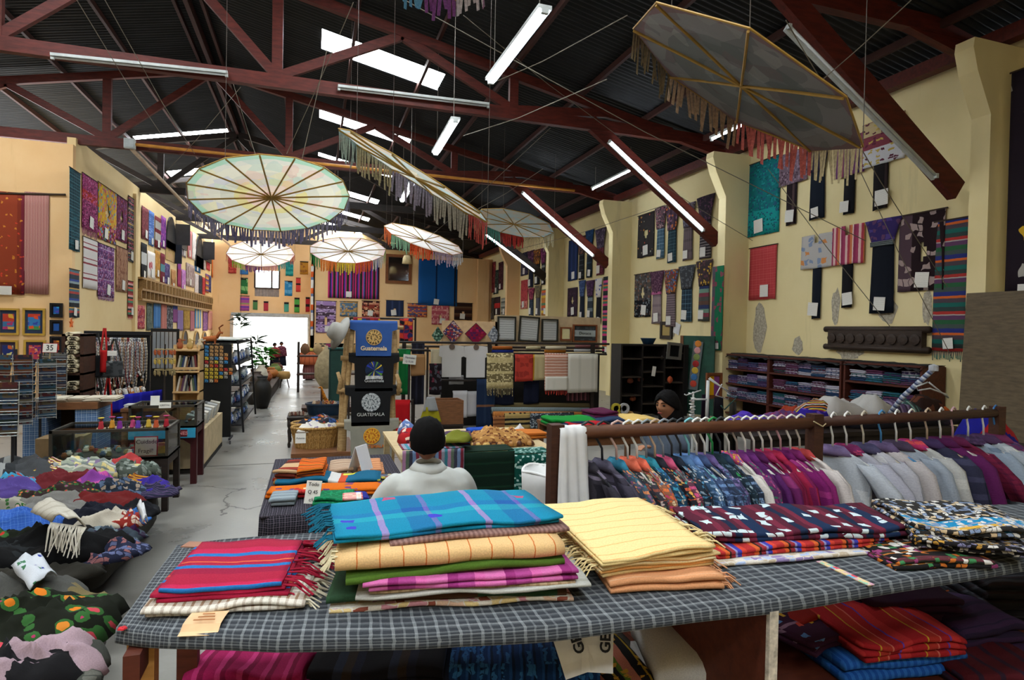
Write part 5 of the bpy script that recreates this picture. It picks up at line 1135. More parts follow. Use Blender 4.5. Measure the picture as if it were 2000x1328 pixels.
fpx('red crocheted scarf behind the paper sign', '#a01c20 m.02x.02@.4:#c03c34', (572, 975), (625, 972), Z2+.0, .12, .06, 2, 67, wav=.012)
fpx('indigo scarf under the pink booklet', '#22287c m.03x.03@.3:#3c44a0', (668, 984), (718, 980), Z2, .3, .03, 1, 68, wav=.01)
fpx('pink patterned booklet with a white band', '#c87c7c v.2:#d89c94*2,#dededa*.8,#c8686c*2 m.03x.03@.3:#e0c0a8', (672, 978), (708, 976), Z2+.032, .16, .02, 1, 69, name='booklet', cat='booklet', wav=.002)
fpx('beige shawl pile behind the petrol blue scarf', '#a88c74 h.07:#a88c74*2,#8c7460,#c0a890', (640, 932), (690, 930), Z2, .4, .07, 2, 70, wav=.014)
fpx('peach folded shawl at the back right of the scarf table', '#c88c64 h.07:#c88c64*2,#b0744c', (700, 930), (748, 928), Z2, .4, .05, 2, 71, wav=.012)
fpx('multicoloured striped bracelets pile beside the man', '#5c5448 m.03x.02@.8:#c8b84c,#8c2c3c,#3c5c8c,#c8c4bc', (730, 945), (762, 945), Z2, .2, .06, 2, 72, wav=.02)
card('folded paper sign with handwriting standing among the scarves', onZ(Z2, 608, 984), .11, .16, -.4, .35, 'Todo\nQ 45\nc/u', size=.035)
t = thing('a_frame_sign', 'white A shaped card sign seen edge on behind the blue scarf', 'sign', onZ(Z2, 704, 928), .9)
for s in (-1, 1):
    M = Matrix.Rotation(s*.32, 3, 'X'); MB().box(M @ Vector((0, 0, .13))+Vector((0, s*.085, 0)), (.16, .004, .27), M).build('panel', plain('#dcdce0', .7, 0, .02), t)
# plywood board and dark green crate between the tables
p, q = onZ(.62, 592, 1030), onZ(.66, 755, 985)
t = thing('plywood_board', 'plain orange plywood board leaning behind the front table', 'board', (p+q)/2); dd = (q-p); dd.z = .05
MB().beam(-dd/2, dd/2, .02, .14, (0, -.5, 1)).build('board', m_ply, t); MB().box((-.12, 0, -.32), (.03, .03, .6)).build('leg', plain('#c8c0b0'), t); MB().box((dd.x*.4, dd.y*.4, -.3), (.03, .03, .62)).build('leg', plain('#c8c0b0'), t)
p = onZ(.3, 605, 1075); t = thing('green_crate', 'dark green crate on the floor behind the front table', 'crate', (p.x, p.y+.1, 0))
for sx in (-1, 1): MB().box((sx*.3, 0, .28), (.03, .5, .56)).build('side', plain('#14281c', .5), t)
for sy in (-1, 1): MB().box((0, sy*.24, .28), (.57, .03, .56)).build('side', plain('#14281c', .5), t)
MB().box((0, 0, .02), (.6, .48, .03)).build('bottom', plain('#14281c', .5), t)
# ---- basket bench and dark side table
a, b = onZ(.45, 568, 887), onZ(.45, 668, 887); yb_ = a.y
simple_table('low_bench', 'low dark wooden bench carrying wicker baskets', a.x, b.x+.15, yb_, yb_+1.05, .45, m_mid, .08, .05)
p = onZ(.45, 617, 880); basket('wicker basket of white cloths with a price card on the bench', (p.x, p.y+.25, .45), .3, .2, .26)
crumple('white embroidered cloth piled in the front basket', '#d4cfc6 m.05x.05@.2:#7c6c8c,#a8a49c', (p.x, p.y+.25, .67), .27, .17, .1, .3, 4, 'cloth', 'cloth')
card('price card fixed to the front wicker basket', onZ(.6, 587, 864)-Vector((0, .06, 0)), .12, .12, 0, .1, 'Pulseras', size=.028)
p2 = onZ(.45, 606, 862); basket('larger wicker basket behind, filled with dark and striped cloths', (p2.x+.1, yb_+.76, .45), .34, .22, .26)
crumple('dark cloths with red and blue stripes in the rear basket', '#2c2c34 m.05x.04@.5:#8c2c2c,#3c5c9c,#c87c3c,#8c8c8c', (p2.x+.1, yb_+.76, .67), .3, .18, .14, .1, 6, 'cloth', 'cloth')
p = onF(567, 876); simple_table('side_table', 'small black side table with thin turned legs by the aisle', p.x-.06, p.x+.75, p.y, p.y+.6, .5, m_blackwood, .055, .03, turned=True)
q = onZ(.74, 620, 838); t = thing('plastic_tub', 'dark blue green plastic tub on the black side table', 'tub', (p.x+.55, p.y+.32, .5))
MB().lathe([(.0, .0), (.28, .0), (.32, .17), (.335, .17), (.335, .2), (.31, .2), (.27, .16), (0, .16)], n=28, sy=.75).build('tub', plain('#16283a', .4), t, smooth=False)
rr = random.Random(3)
for k in range(16):
    t = thing('clay_whistle', 'tiny clay whistle piled on top of the plastic tub', 'figurine', (p.x+.35+.4*rr.random(), p.y+.22+.2*rr.random(), .66), rr.random()*6, 'clay whistles on the tub'); c = ['#7c5c44', '#8c3c2c', '#c0a88c', '#4c4c5c', '#a8743c'][k % 5]
    MB().lathe([(0, 0), (.025, .01), (.028, .03), (.012, .05), (.016, .062), (0, .075)], n=8).build('body', plain(c), t, smooth=True); MB().tube([(.015, 0, .03), (.045, 0, .045)], .008, 5).build('spout', plain(c), t)
for k in range(9):
    t = thing('bead_figure', 'small beaded figure on the left of the black side table', 'figurine', (p.x-.02+.03*k, p.y+.08+.22*rr.random(), .5), rr.random()*6, 'beaded figures on the side table'); c = ['#8c7c6c', '#5c3c34', '#a89484', '#7c4c3c'][k % 4]
    MB().lathe([(.02, 0), (.026, .02), (.012, .04), (.018, .055), (0, .075)], n=8).build('body', plain(c), t, smooth=True)
# ---- ladder of T-shirts
LY = 7.85
def LP(u, v): return onY(LY, u, v)
foot = LP(665, 900).x; t = thing('branch_ladder', 'rustic ladder of bark stripped branches displaying T-shirts', 'ladder', (LP(715, 700).x, LY, 0)); ox = t.location.x
m_br = wood('#8a6c44', '#b09468', 3)
def pole(pts, r, nm): MB().tube([(LP(u, v).x-ox, dy, LP(u, v).z) for u, v, dy in pts]+[(LP(pts[-1][0], pts[-1][1]).x-ox, pts[-1][2], .0)], r, 8).build(nm, m_br, t, smooth=True)
pole([(682, 632, .06), (676, 700, .02), (670, 760, .03), (668, 830, 0), (664, 900, 0)], [.045, .042, .04, .045, .045, .045], 'upright')
pole([(688, 640, -.04), (684, 690, -.03), (678, 760, -.03), (673, 800, -.02)], [.03, .035, .03, .03, .025], 'upright')
pole([(770, 628, .04), (771, 700, .02), (766, 760, .03), (767, 830, 0), (764, 900, 0)], [.04, .042, .04, .042, .04, .04], 'upright')
rungs = [(668, 636, 787, 640), (665, 699, 786, 701), (660, 762, 784, 762), (657, 830, 783, 824)]
for a_, b_, c2, d2 in rungs:
    p, q = LP(a_, b_), LP(c2, d2); MB().tube([(p.x-ox, -.04, p.z), ((p.x+q.x)/2-ox, -.045, (p.z+q.z)/2), (q.x-ox, -.04, q.z)], [.032, .03, .026], 8).build('rung', m_br, t, smooth=True)
for u_, v_ in ((662, 745), (776, 748)): p = LP(u_, v_); MB().tube([(p.x-ox, -.03, p.z-.15), (p.x-ox+.02, -.05, p.z), (p.x-ox-.02, -.06, p.z+.12)], [.035, .03, .022], 7).build('branch_stub', m_br, t, smooth=True)
def tee(u0, v0, u1, v1, col, label, pr, cap, capc, sl=.09, ring=None, script=False):
    a_, b_ = LP(u0, v0), LP(u1, v1); W, H = b_.x-a_.x, a_.z-b_.z; c = thing('t_shirt', label, 't-shirt', ((a_.x+b_.x)/2, LY-.085, a_.z))
    m = plain(col, .9, 0, .06)
    pts = [(-W*.62, .03), (W*.62, .03), (W*.62, -H*.1), (W*.48, -H*.16), (W*.46, -H), (-W*.46, -H), (-W*.48, -H*.16), (-W*.62, -H*.1)]
    mb = MB(); mb.prism(pts, -.012, .012); mb.build('body', m, c); MB().tube([(-W*.62, .03, .03), (W*.62, .03, .03)], .04, 8).build('fold_over_rung', m, c, smooth=True)
    return c, W, H
def disc(parent, r, z, mat, y=-.016, name='print_disc', sy=1.0):
    return MB().lathe([(0, 0), (r, 0), (r, .004), (0, .004)], (0, y, z), 28, Matrix.Rotation(PI/2, 3, 'X')).build(name, mat, parent)
def calendar_print(key, c1, c2, c3):
    k = ('cal', key)
    if k in _M: return _M[k]
    t = NT('print_'+key); o = t.obj(); sp = t.n('ShaderNodeSeparateXYZ'); t.l(o, sp.inputs[0])
    cx = t.n('ShaderNodeCombineXYZ'); t.l(sp.outputs[0], cx.inputs[0]); t.l(t.math('ADD', sp.outputs[2], key_z[key]), cx.inputs[1])
    ln = t.n('ShaderNodeVectorMath', operation='LENGTH'); t.l(cx.outputs[0], ln.inputs[0])
    rg = t.math('FRACT', t.math('MULTIPLY', ln.outputs['Value'], 22)); an = t.math('ARCTAN2', sp.outputs[0], t.math('ADD', sp.outputs[2], key_z[key]))
    f = t.math('GREATER_THAN', t.math('ADD', t.math('MULTIPLY', t.math('SINE', t.math('MULTIPLY', an, 14)), .35), rg), .5)
    nn_ = t.math('GREATER_THAN', t.noise(45, 3, o), .5)
    col = t.mix(f, lin(c1), lin(c2)); col = t.mix(t.math('MULTIPLY', nn_, .5), col, lin(c3)); _M[k] = t.done(col, .8); return _M[k]
key_z = {}
c, W, H = tee(692, 636, 765, 697, '#2c5090', 'blue T-shirt with a gold calendar disc, top of the ladder', 0, 0, 0)
key_z['gold'] = H*.36; disc(c, W*.21, -H*.36, calendar_print('gold', '#b08a4c', '#3c3020', '#d8b878')); text('Guatemala', W*.16, plain('#d8c4a0'), c, (0, -.018, -H*.72), bold=True)
c, W, H = tee(690, 699, 768, 762, '#0d0e11', 'black T-shirt with a yellow and blue bird print on the ladder', 0, 0, 0)
disc(c, W*.22, -H*.36, fq('#22304c m.03x.03@.6:#d8c02c,#2c3c9c,#5c8c3c,#1c2430')); MB().box((0, -.02, -H*.58), (W*.42, .004, H*.1)).build('print_cloud', plain('#b8bcc0', .8, 0, .4, 30), c)
text('Guatemala', W*.11, plain('#c8ccd0'), c, (0, -.023, -H*.68))
c, W, H = tee(683, 762, 762, 828, '#0d0e11', 'black T-shirt with a silver calendar disc on the ladder', 0, 0, 0)
key_z['silver'] = H*.33; disc(c, W*.23, -H*.33, calendar_print('silver', '#9ca4a8', '#4c5458', '#c8ccd0')); text('GUATEMALA', W*.115, plain('#c8ccc8'), c, (0, -.018, -H*.68))
c, W, H = tee(682, 828, 766, 898, '#88867a', 'khaki T-shirt with an orange calendar disc, bottom of the ladder', 0, 0, 0)
key_z['sun'] = H*.3; disc(c, W*.19, -H*.3, calendar_print('sun', '#d89420', '#a04c14', '#e0b83c')); text('GUATEMALA', W*.1, plain('#c86c24'), c, (0, -.018, -H*.58), bold=True)
p = LP(668, 648); t = thing('hat', 'pale grey felt hat hung on the top left of the ladder', 'hat', (p.x-.02, LY-.12, p.z-.02)); t.rotation_euler = (0, -1.15, .3)
MB().lathe([(.2, 0), (.22, .01), (.12, .03), (.11, .1), (.09, .14), (0, .15)], n=24).build('hat', plain('#8c8a84'), t, smooth=True)
# ---- loom rack across the middle with hangings
KY = 11.7
def K(u, v, dy=0): return onY(KY+dy, u, v)
def khang(u0, v0, u1, v1, mat, label, dy=0, name='hanging_textile', fr=None, cat='textile', kind='P', amp=.012, group='textiles over the middle rack'):
    a_, b_ = K(u0, (v0+v1)/2, dy), K(u1, (v0+v1)/2, dy); zt_, zb_ = K((u0+u1)/2, v0, dy).z, K((u0+u1)/2, v1, dy).z; W, H = b_.x-a_.x, zt_-zb_
    t = thing(name, label, cat, ((a_.x+b_.x)/2, KY+dy, zt_), 0, group); ms = [fq(m) for m in (mat if isinstance(mat, list) else [mat])]
    if kind == 'P':
        sheet('cloth', ms[0], t, W/2, 0, -H, u0 % 7, amp, y=-.02); MB().tube([(-W/2, 0, 0), (W/2, 0, 0)], .022, 6).build('fold', ms[0], t, smooth=True)
        if len(ms) > 1: sheet('lower_band', ms[1], t, W/2*.98, -H*.62, -H*1.0, u0 % 5, amp, y=-.045)
    else:
        pts = [(-W*.5, -.0), (-W*.12, .02), (W*.12, .02), (W*.5, 0), (W*.52, -H*.32), (W*.4, -H*.36), (W*.4, -H), (-W*.4, -H), (-W*.4, -H*.36), (-W*.52, -H*.32)]
        mb = MB(); mb.prism(pts, -.03, .0); mb.build('body', ms[0], t)
        MB().lathe([(0, 0), (W*.12, 0), (W*.12, .004), (0, .004)], (0, -.035, -H*.02), 20, Matrix.Rotation(PI/2, 3, 'X')).build('neck_embroidery', plain('#5c4c44'), t)
    if fr: fringe(ms[-1], t, W, -H, fr, y=-.03, seed=int(u0))
    return t
t = thing('loom_rack', 'black wooden rod rack spanning the middle of the hall', 'rack', (K(980, 800).x, KY, floor_z(KY))); o = t.location.copy()
for u in (790, 958, 1160): p = K(u, 670); MB().box((p.x-o.x, .05, (p.z-o.z)/2), (.07, .07, p.z-o.z)).build('post', m_blackwood, t)
for u, v, dy in ((742, 676, -.6), (836, 676, -.6), (752, 780, -1), (806, 780, -1), (684, 620, .62), (812, 620, .62), (800, 695, -.98)): p = K(u, v, dy); MB().box((p.x-o.x, p.y-o.y+.03, (p.z-o.z)/2), (.035, .035, p.z-o.z)).build('post', m_blackwood, t)
for ua, ub, v, dy in ((742, 836, 682, -.58), (752, 806, 782, -.98), (684, 812, 621, .64), (780, 960, 668, .05), (780, 965, 676, .25), (780, 960, 684, .45), (950, 1190, 670, .05), (955, 1180, 678, .2), (955, 1185, 690, -.06), (960, 1175, 684, .45), (850, 960, 742, .05), (940, 1160, 800, .05)):
    p, q = K(ua, v, dy), K(ub, v+2, dy); MB().tube([p-o, q-o], .022, 6).build('rod', m_blackwood, t)
khang(858, 676, 905, 736, '#c9c7c6', 'white cotton tunic with brown neck embroidery on the rack', -.05, 'tunic', kind='S', cat='tunic')
khang(906, 677, 951, 737, '#c6c4c4', 'second white cotton tunic on the rack, right of the first', -.03, 'tunic', kind='S', cat='tunic')
khang(841, 684, 862, 715, '#c8bda0', 'cream cloth at the left end of the white tunics', .1)
khang(950, 692, 1002, 757, '#b8a878 h.5:#b8a878*2,#6c6040*3,#b8a878,#6c6040*3 m.03x.03@.3:#c8b88c', 'straw shawl with brown squares and long fringe on the rack', -.1, fr=.18)
khang(1005, 694, 1040, 744, '#a8382c m.1x.1@.3:#8c2c24', 'rust red gauze scarf on the rack', -.1)
khang(1036, 692, 1066, 742, '#b0a078 v.3:#c08c24,#b0a078*3', 'mustard edged beige cloth on the rack', -.05)
khang(1063, 692, 1108, 762, ['#b07c68 h.06:#b07c68*2,#d0b8a8', '#c8c4b8', '#a8382c'], 'terracotta patterned cloth with white end and red fringe', -.1, fr=.1)
khang(1108, 693, 1166, 766, '#c4c0b4 v.3:#c4c0b4*4,#b8b4a8', 'wide plain white cloth at the right of the rack', -.1)
for u0, v0, u1, v1, c, lab in ((962, 676, 1000, 683, '#a85c24', 'orange roll on the upper rods of the rack'), (958, 683, 1002, 690, '#1c2c7c', 'royal blue roll on the upper rods of the rack'), (1028, 676, 1055, 683, '#b8ac88', 'sand roll on the upper rods of the rack'), (1066, 676, 1105, 683, '#c8bca0', 'cream roll on the upper rods of the rack'), (1064, 684, 1104, 689, '#a8641c', 'amber roll on the upper rods of the rack'), (1122, 681, 1162, 688, '#b8b8bc', 'silver grey roll on the upper rods of the rack'), (1124, 673, 1168, 679, '#8c5c5c', 'striped rose roll on the upper rods of the rack'), (915, 679, 944, 684, '#c87c2c', 'tangerine roll behind the white tunics'), (780, 672, 805, 680, '#c8bc9c', 'cream and red roll at the left of the rods')):
    p, q = K(u0, (v0+v1)/2, .12), K(u1, (v0+v1)/2, .12); t = thing('cloth_roll', lab, 'textile', (p+q)/2, 0, 'cloth rolls on the rods'); MB().tube([p-(p+q)/2, q-(p+q)/2], .035, 8).build('cloth', fq(c+' v.1:%s*3,%s' % (c, c)), t, smooth=True)
khang(884, 765, 912, 815, '#b8b6b8', 'pale grey blouse hanging low behind the wooden box', .0)
khang(912, 766, 937, 812, '#aeacae', 'grey white blouse hanging low beside the blue skirt', .05)
khang(876, 735, 905, 750, '#8c8a8a', 'grey hem showing under the white tunics', .15)
khang(930, 742, 966, 836, '#16243c v.2:#16243c*3,#24344c h.9:#16243c*3,#8c5c24*.3,#16243c*3', 'long navy skirt with an amber band hanging on the rack', -.05, cat='skirt', name='hanging_skirt')
khang(957, 760, 1003, 790, '#171a2c', 'dark navy cloth hanging below the straw shawl', .05)
khang(1022, 745, 1052, 788, '#14182a', 'midnight blue cloth hanging below the mustard one', .05)
khang(1105, 766, 1150, 782, '#4c2c34 v.1:#4c2c34,#7c4c54,#2c2024', 'maroon striped cloth peeping under the white one', .1)
# rugs rolled and folded at the foot of the rack
for u0, v0, u1, v1, c, lab, dy in ((960, 795, 1150, 808, '#7c8480 h.02:#7c8480,#3c4c54', 'grey blue rug rolled along the foot of the rack', -.15), (965, 788, 1150, 797, '#5c5034', 'olive rug rolled behind the grey one', .1), (963, 806, 1158, 814, '#a86c34 h.03:#a86c34*2,#7c4420', 'orange brown rug rolled along the foot of the rack', -.25)):
    p, q = K(u0, (v0+v1)/2, dy), K(u1, (v0+v1)/2+1, dy); m_ = (p+q)/2; t = thing('rolled_rug', lab, 'rug', m_); MB().tube([p-m_, q-m_], .07, 10).build('roll', fq(c), t, smooth=True)
khang(962, 814, 986, 842, '#8c5a34 h.08:#8c5a34*2,#5c3420', 'brown ribbed mat hanging at the left foot of the rack', -.35)
khang(985, 808, 1035, 838, '#9c8450 h.22:#9c8450*2,#1c1a1a,#9c8450,#1c1a1a', 'gold and black striped rug hanging at the foot of the rack', -.4, name='hanging_rug', cat='rug')
khang(1034, 808, 1120, 836, '#2a2e34 m.03x.03@.4:#5c6468,#8c9498', 'charcoal rug with pale zigzags at the foot of the rack', -.4, name='hanging_rug', cat='rug')
khang(1120, 812, 1150, 832, '#4c4c48', 'dull grey rug at the right foot of the rack', -.35, name='hanging_rug', cat='rug')
# display board with diamond weavings and framed certificates
BY = KY+.75
p, q = onY(BY, 864, 626), onY(BY, 972, 672); r_, s_ = onY(BY, 968, 615), onY(BY, 1172, 676)
t = thing('display_board', 'pale partition board behind the rack in two heights', 'partition', (p.x, BY+.03, floor_z(BY))); o = t.location.copy()
for A_, B_, cc in ((p, q, '#c8a880'), (r_, s_, '#b39d7c')):
    MB().box(((A_.x+B_.x)/2-o.x, 0, (A_.z+1.55-2*o.z)/2), (B_.x-A_.x, .04, A_.z-1.55)).build('panel', plain(cc, .8), t); MB().box(((A_.x+B_.x)/2-o.x, 0, .78), (B_.x-A_.x, .05, 1.56)).build('dark_backing', plain('#17130f', .9), t)  # dark_backing: dark sheet added so the space behind the tunics stays dark
def diamond(u0, v0, u1, v1, mat, label, y=BY-.02):
    a_, b_ = onY(y, u0, (v0+v1)/2), onY(y, u1, (v0+v1)/2); zt_, zb_ = onY(y, (u0+u1)/2, v0).z, onY(y, (u0+u1)/2, v1).z; W, H = b_.x-a_.x, zt_-zb_
    t = thing('diamond_weaving', label, 'weaving', ((a_.x+b_.x)/2, y, (zt_+zb_)/2), 0, 'diamond weavings on the board'); mb = MB(); mb.prism([(0, H/2), (W/2, 0), (0, -H/2), (-W/2, 0)], -.02, .0); mb.build('cloth', fq(mat), t)
    mb = MB(); mb.tube([(0, -.015, H/2), (W/2, -.015, 0), (0, -.015, -H/2), (-W/2, -.015, 0), (0, -.015, H/2)], .008, 4); mb.build('border', plain('#2c1c24'), t)
diamond(843, 638, 866, 672, '#3c5c4c m.04x.03@.6:#8ca894,#1c2c24', 'green diamond weaving, leftmost on the board')
diamond(865, 626, 904, 671, '#4c3048 m.04x.03@.8:#b8a4a8,#8c2c3c,#2c3c6c,#c87c4c', 'multicoloured diamond weaving, second on the board')
diamond(908, 631, 950, 673, '#7c1434 m.06x.05@.5:#a0204c,#4c1c4c,#8c2c2c', 'crimson diamond weaving, third on the board')
diamond(952, 636, 976, 672, '#7c8088 m.04x.03@.6:#b0b4b8,#4c545c', 'grey diamond weaving, last beside the certificates')
def cert(u0, v0, u1, v1, label, **k):
    a_ = {'fc': '#23231f', 'art': '#b8bab8 h.05:#b8bab8*4,#8c8e8c', 'mount': '#b8bab8', 'fw': .03, 'mw': .04, 'cat': 'certificate', 'name': 'framed_certificate'}; a_.update(k)
    return framed('B', u0, v0, u1, v1, label, plane=BY-.0, **a_)
cert(971, 618, 1007, 666, 'black framed text sheet, left of the three'); cert(1013, 618, 1052, 667, 'black framed text sheet hanging crooked in the middle', tilt=.06); cert(1057, 623, 1089, 667, 'black framed text sheet, smaller one at right')
t = cert(1094, 639, 1115, 665, 'tiny brown framed mirror between the certificates and sign', fc='#7c4628', cat='mirror', name='small_mirror', art='#dfe6e2')
for ch in t.children:
    ch = (list(ch.children) or [ch])[0]
    if ch.name.startswith('picture'): ch.data.materials.clear(); ch.data.materials.append(NT('mirror_small').done(lin('#dfe6e2'), .12, .9))
t = cert(1118, 634, 1165, 668, 'brown framed dark sign with a white lettered band', fc='#7c4628', art='#3a3e40 m.1x.1@.2:#4c5254', mount='#3a3e40', cat='sign', name='framed_sign')
P, _, W, H = on_wall('B', 1118, 634, 1165, 668, BY); MB().box((0, -.03, 0), (W*.86, .006, H*.36)).build('white_band', plain('#9ca4a2'), t); text('Donace', H*.24, plain('#1c2022'), t, (0, -.035, 0))
khang(780, 624, 806, 668, '#8c2c2c m.09x.09@.85:#c83c2c,#d8702c,#2c2c5c,#b82c4c,#1c1c24', 'bright red and orange swirl patterned rug hung beyond the ladder', .6, name='hanging_rug', cat='rug')
khang(690, 622, 742, 632, '#5c2c3c v.4:#8c2c34,#c8a83c,#2c4c7c,#5c2c3c,#a83c2c', 'strip of bright patterned cloth showing above the ladder', .6)
# green and red cloths, paper bag, sign by the ladder
khang(778, 684, 801, 770, '#0f5c2c v.2:#0f5c2c*2,#14703a', 'bright green cloth hanging right of the ladder', -.6)
khang(770, 783, 800, 851, '#a8141a', 'bright red cloth hanging low right of the ladder', -1.0)
khang(756, 783, 768, 845, '#1c3478', 'narrow blue cloth seen between the ladder poles', -.6)
p = K(800, 702, -1.0); t = thing('sign_card', 'white handwritten card pinned by the green cloth', 'sign', p); t.rotation_euler = (0, .1, .2)
MB().box((0, 0, 0), (.24, .006, .17)).build('card', plain('#cfcfc8', .8, 0, .03), t); text('Manteles', .05, plain('#3c2c4c'), t, (0, -.006, .03), ext=.001); text('Q 75.00', .045, plain('#3c2c4c'), t, (0, -.006, -.04), ext=.001)
khang(802, 694, 830, 733, '#8c6844', 'brown paper bag hanging beside the handwritten card', -.9, name='paper_bag', cat='bag', amp=.004)
khang(803, 672, 828, 790, '#1c1a24 v.12:#1c1a24*2,#2c2c3c', 'dark cloth hanging behind the paper bag', -.2)
khang(838, 712, 862, 770, '#1c1418 m.05x.08@.3:#6c2c3c,#4c4c54', 'dark beaded shawl bundle beside the white tunics', -.4)
# wooden box on stand, yellow cloth
p = onF(850, 862); q = onF(908, 868); yy = 9.3; a_ = onY(yy, 848, 830); b_ = onY(yy, 906, 830)
simple_table('box_stand', 'small dark stand under the open wooden box', a_.x, b_.x, yy, yy+.45, a_.z, m_blackwood, .05, .03, shelf=.2)
t = thing('wooden_box', 'open brown wooden box on the small stand behind the man', 'box', ((a_.x+b_.x)/2, yy+.22, a_.z)); W = (b_.x-a_.x)*.95; H = onY(yy, 870, 783).z-a_.z
for sy in (-1, 1): MB().box((0, sy*.19, H/2), (W, .02, H)).build('board', m_mid, t)
for sx in (-1, 1): MB().box((sx*W/2, 0, H/2), (.02, .38, H)).build('board', m_mid, t)
MB().box((0, 0, .01), (W, .38, .02)).build('bottom', m_mid, t)
p = onY(9.0, 841, 775); q = onY(9.0, 841, 824); t = thing('draped_cloth', 'grey and yellow cloth draped on a post behind the man', 'cloth', (p.x, 9.0, p.z)); sheet('grey_part', fq('#8c8e90'), t, lambda k: .06+.06*k, 0, (q.z-p.z)*.55, 1, .02); sheet('yellow_part', fq('#8c8418'), t, lambda k: .1+.07*k, (q.z-p.z)*.4, q.z-p.z, 2, .02, y=-.01); MB().box((0, .03, -p.z/2+.0), (.04, .04, p.z)).build('post', m_blackwood, t)
# ---- table with green cloths hanging in front
a, b = onZ(.85, 775, 884), onZ(.85, 1085, 888); GY = (a.y+b.y)/2-.1
simple_table('cloth_table', 'trestle table behind the man hung with green woven cloths', a.x, b.x+.12, GY, GY+1.5, .85, wood('#b09a72', '#c8b48c', 3), .06, .03)
def ghang(u0, v0, u1, v1, mat, label, **k):
    a_, b_ = onY(GY-.03, u0, v0), onY(GY-.03, u1, v1); W, H = b_.x-a_.x, a_.z-b_.z
    t = thing('hanging_textile', label, 'textile', ((a_.x+b_.x)/2, GY-.02, a_.z), 0, 'cloths hung on the front of the trestle table'); sheet('cloth', fq(mat), t, W/2, 0, -H, 1, .01, y=-.02)
    MB().box((0, .12, .006), (W, .26, .008)).build('lap_over', fq(mat), t); return t
ghang(905, 884, 1002, 992, '#10241a h.11:#10241a*5,#163424', 'dark forest green cloth hanging from the trestle table')
ghang(1004, 888, 1076, 995, '#0c4a40 h.16:#0c4a40*3,#8cb0a8*.7,#0c4a40*1.5 m.024x.024@.5:#0c4a40,#a8c8c0', 'teal cloth with white diamond rows hanging from the trestle table')
ghang(786, 880, 905, 930, '#6c6c7c v.2:#a87c9c,#5c6c5c,#3c3c4c,#6c84a8,#7c2c3c,#8c8c9c,#3c7c8c', 'striped pastel cloth hanging behind the man')
GZ = .856
folded('stack of navy, maroon and red cloths on the trestle table', '#1c2c4c h.06:#1c2c4c*2,#7c1c2c,#1c4c5c,#5c2c4c', (868, 878), (918, 878), GZ, .35, .13, 6, 81, group='cloths on the trestle table')
a_ = onZ(GZ+.13, 892, 862); crumple('olive green tagged cloth on top of the navy stack', '#6c7024 m.08x.08@.08:#d8d8d0', (a_.x, a_.y+.1, GZ+.125), .17, .16, .06, 0, 2, 'cloth', 'cloth')
a_ = onZ(GZ, 985, 872); t = crumple('heap of carved wooden bead runner in honey brown', '#a87a44 m.04x.03@.5:#c89c5c,#7c4c28,#5c3420', (a_.x, a_.y+.2, GZ), .36, .22, .14, -.1, 3, 'bead_heap', 'runner', amp=.04)
rr = random.Random(9)
for k in range(26):
    x = a_.x+rr.uniform(-.34, .34); y = a_.y+rr.uniform(-.03, .06); c = ['#c8a058', '#7c4a28', '#a87840', '#4c2c1c'][k % 4]
    t = MB().lathe([(0, 0), (.028, .012), (.03, .03), (.018, .048), (0, .052)], n=8).build('wooden_bead', plain(c, .5), None, (x, y, GZ), True); tag(t, 'wooden bead lying along the front of the bead runner', 'bead', 'wooden beads of the runner')
a_ = onZ(GZ, 1045, 858); fold_at('orange cloth on the trestle table behind the beads', '#c0702c h.05:#c0702c*2,#a85820', (a_.x, a_.y, GZ), .3, .3, .07, 0, 2, 84)
a_ = onZ(GZ, 940, 852); fold_at('bright blue cloth behind the bead runner', '#1c44a0', (a_.x, a_.y, GZ), .26, .2, .08, 0, 2, 85)
a_ = onZ(GZ, 1015, 848); crumple('small white cloth bundle behind the beads', '#c8c8c8', (a_.x, a_.y, GZ), .08, .08, .1, 0, 5, 'cloth', 'cloth')
a_ = onZ(GZ, 806, 862); crumple('red embroidered cloth left of the man on the trestle table', '#a01c20 m.05x.04@.3:#d8c4b0,#5c1c2c,#c87c3c', (a_.x, a_.y, GZ), .14, .2, .12, 0, 7, 'cloth', 'cloth')
a_ = onZ(GZ, 797, 850); crumple('blue and white bundle left of the man on the trestle table', '#5c74a8 m.05x.04@.4:#c8ccd8', (a_.x, a_.y+.15, GZ), .1, .1, .14, 0, 8, 'cloth', 'cloth')
# ---- cloth pile table behind the rack
a, b = onZ(.88, 1078, 838), onZ(.88, 1300, 838); x0, x1, y0 = a.x+.1, b.x+.1, (a.y+b.y)/2-.3
simple_table('pile_table', 'table behind the rack heaped with bright folded cloths', x0, x1, y0, y0+1.2, .88, m_mid, .06, .04)
for u0, u1, v, h, c, lab, z in ((1078, 1170, 836, .09, '#0f7a2c', 'emerald folded cloth at the left of the heaped table', 0), (1098, 1170, 838, .06, '#141c38', 'navy folded cloth below the emerald one', 0), (1120, 1192, 842, .07, '#a0101c', 'scarlet folded cloth in front of the navy one', 0), (1165, 1240, 834, .09, '#243450', 'slate blue folded cloth in the middle of the heaped table', 0), (1178, 1230, 826, .08, '#4c1434', 'burgundy folded cloth on the heaped table', .05), (1232, 1300, 836, .1, '#d8b870 h.03:#d8b870*2,#c8a458', 'pale yellow ruffled cloth beside the woman', 0), (1262, 1300, 842, .05, '#20222c', 'black folded cloth under the yellow one', 0)):
    a_, b_ = onZ(.88+z, u0, v), onZ(.88+z, u1, v); fold_at(lab, c, ((a_.x+b_.x)/2, a_.y+z*4, .882+z*1.4), abs(b_.x-a_.x), .4, h, 0, 2, int(u0), group='cloths on the heaped table', wav=.016)
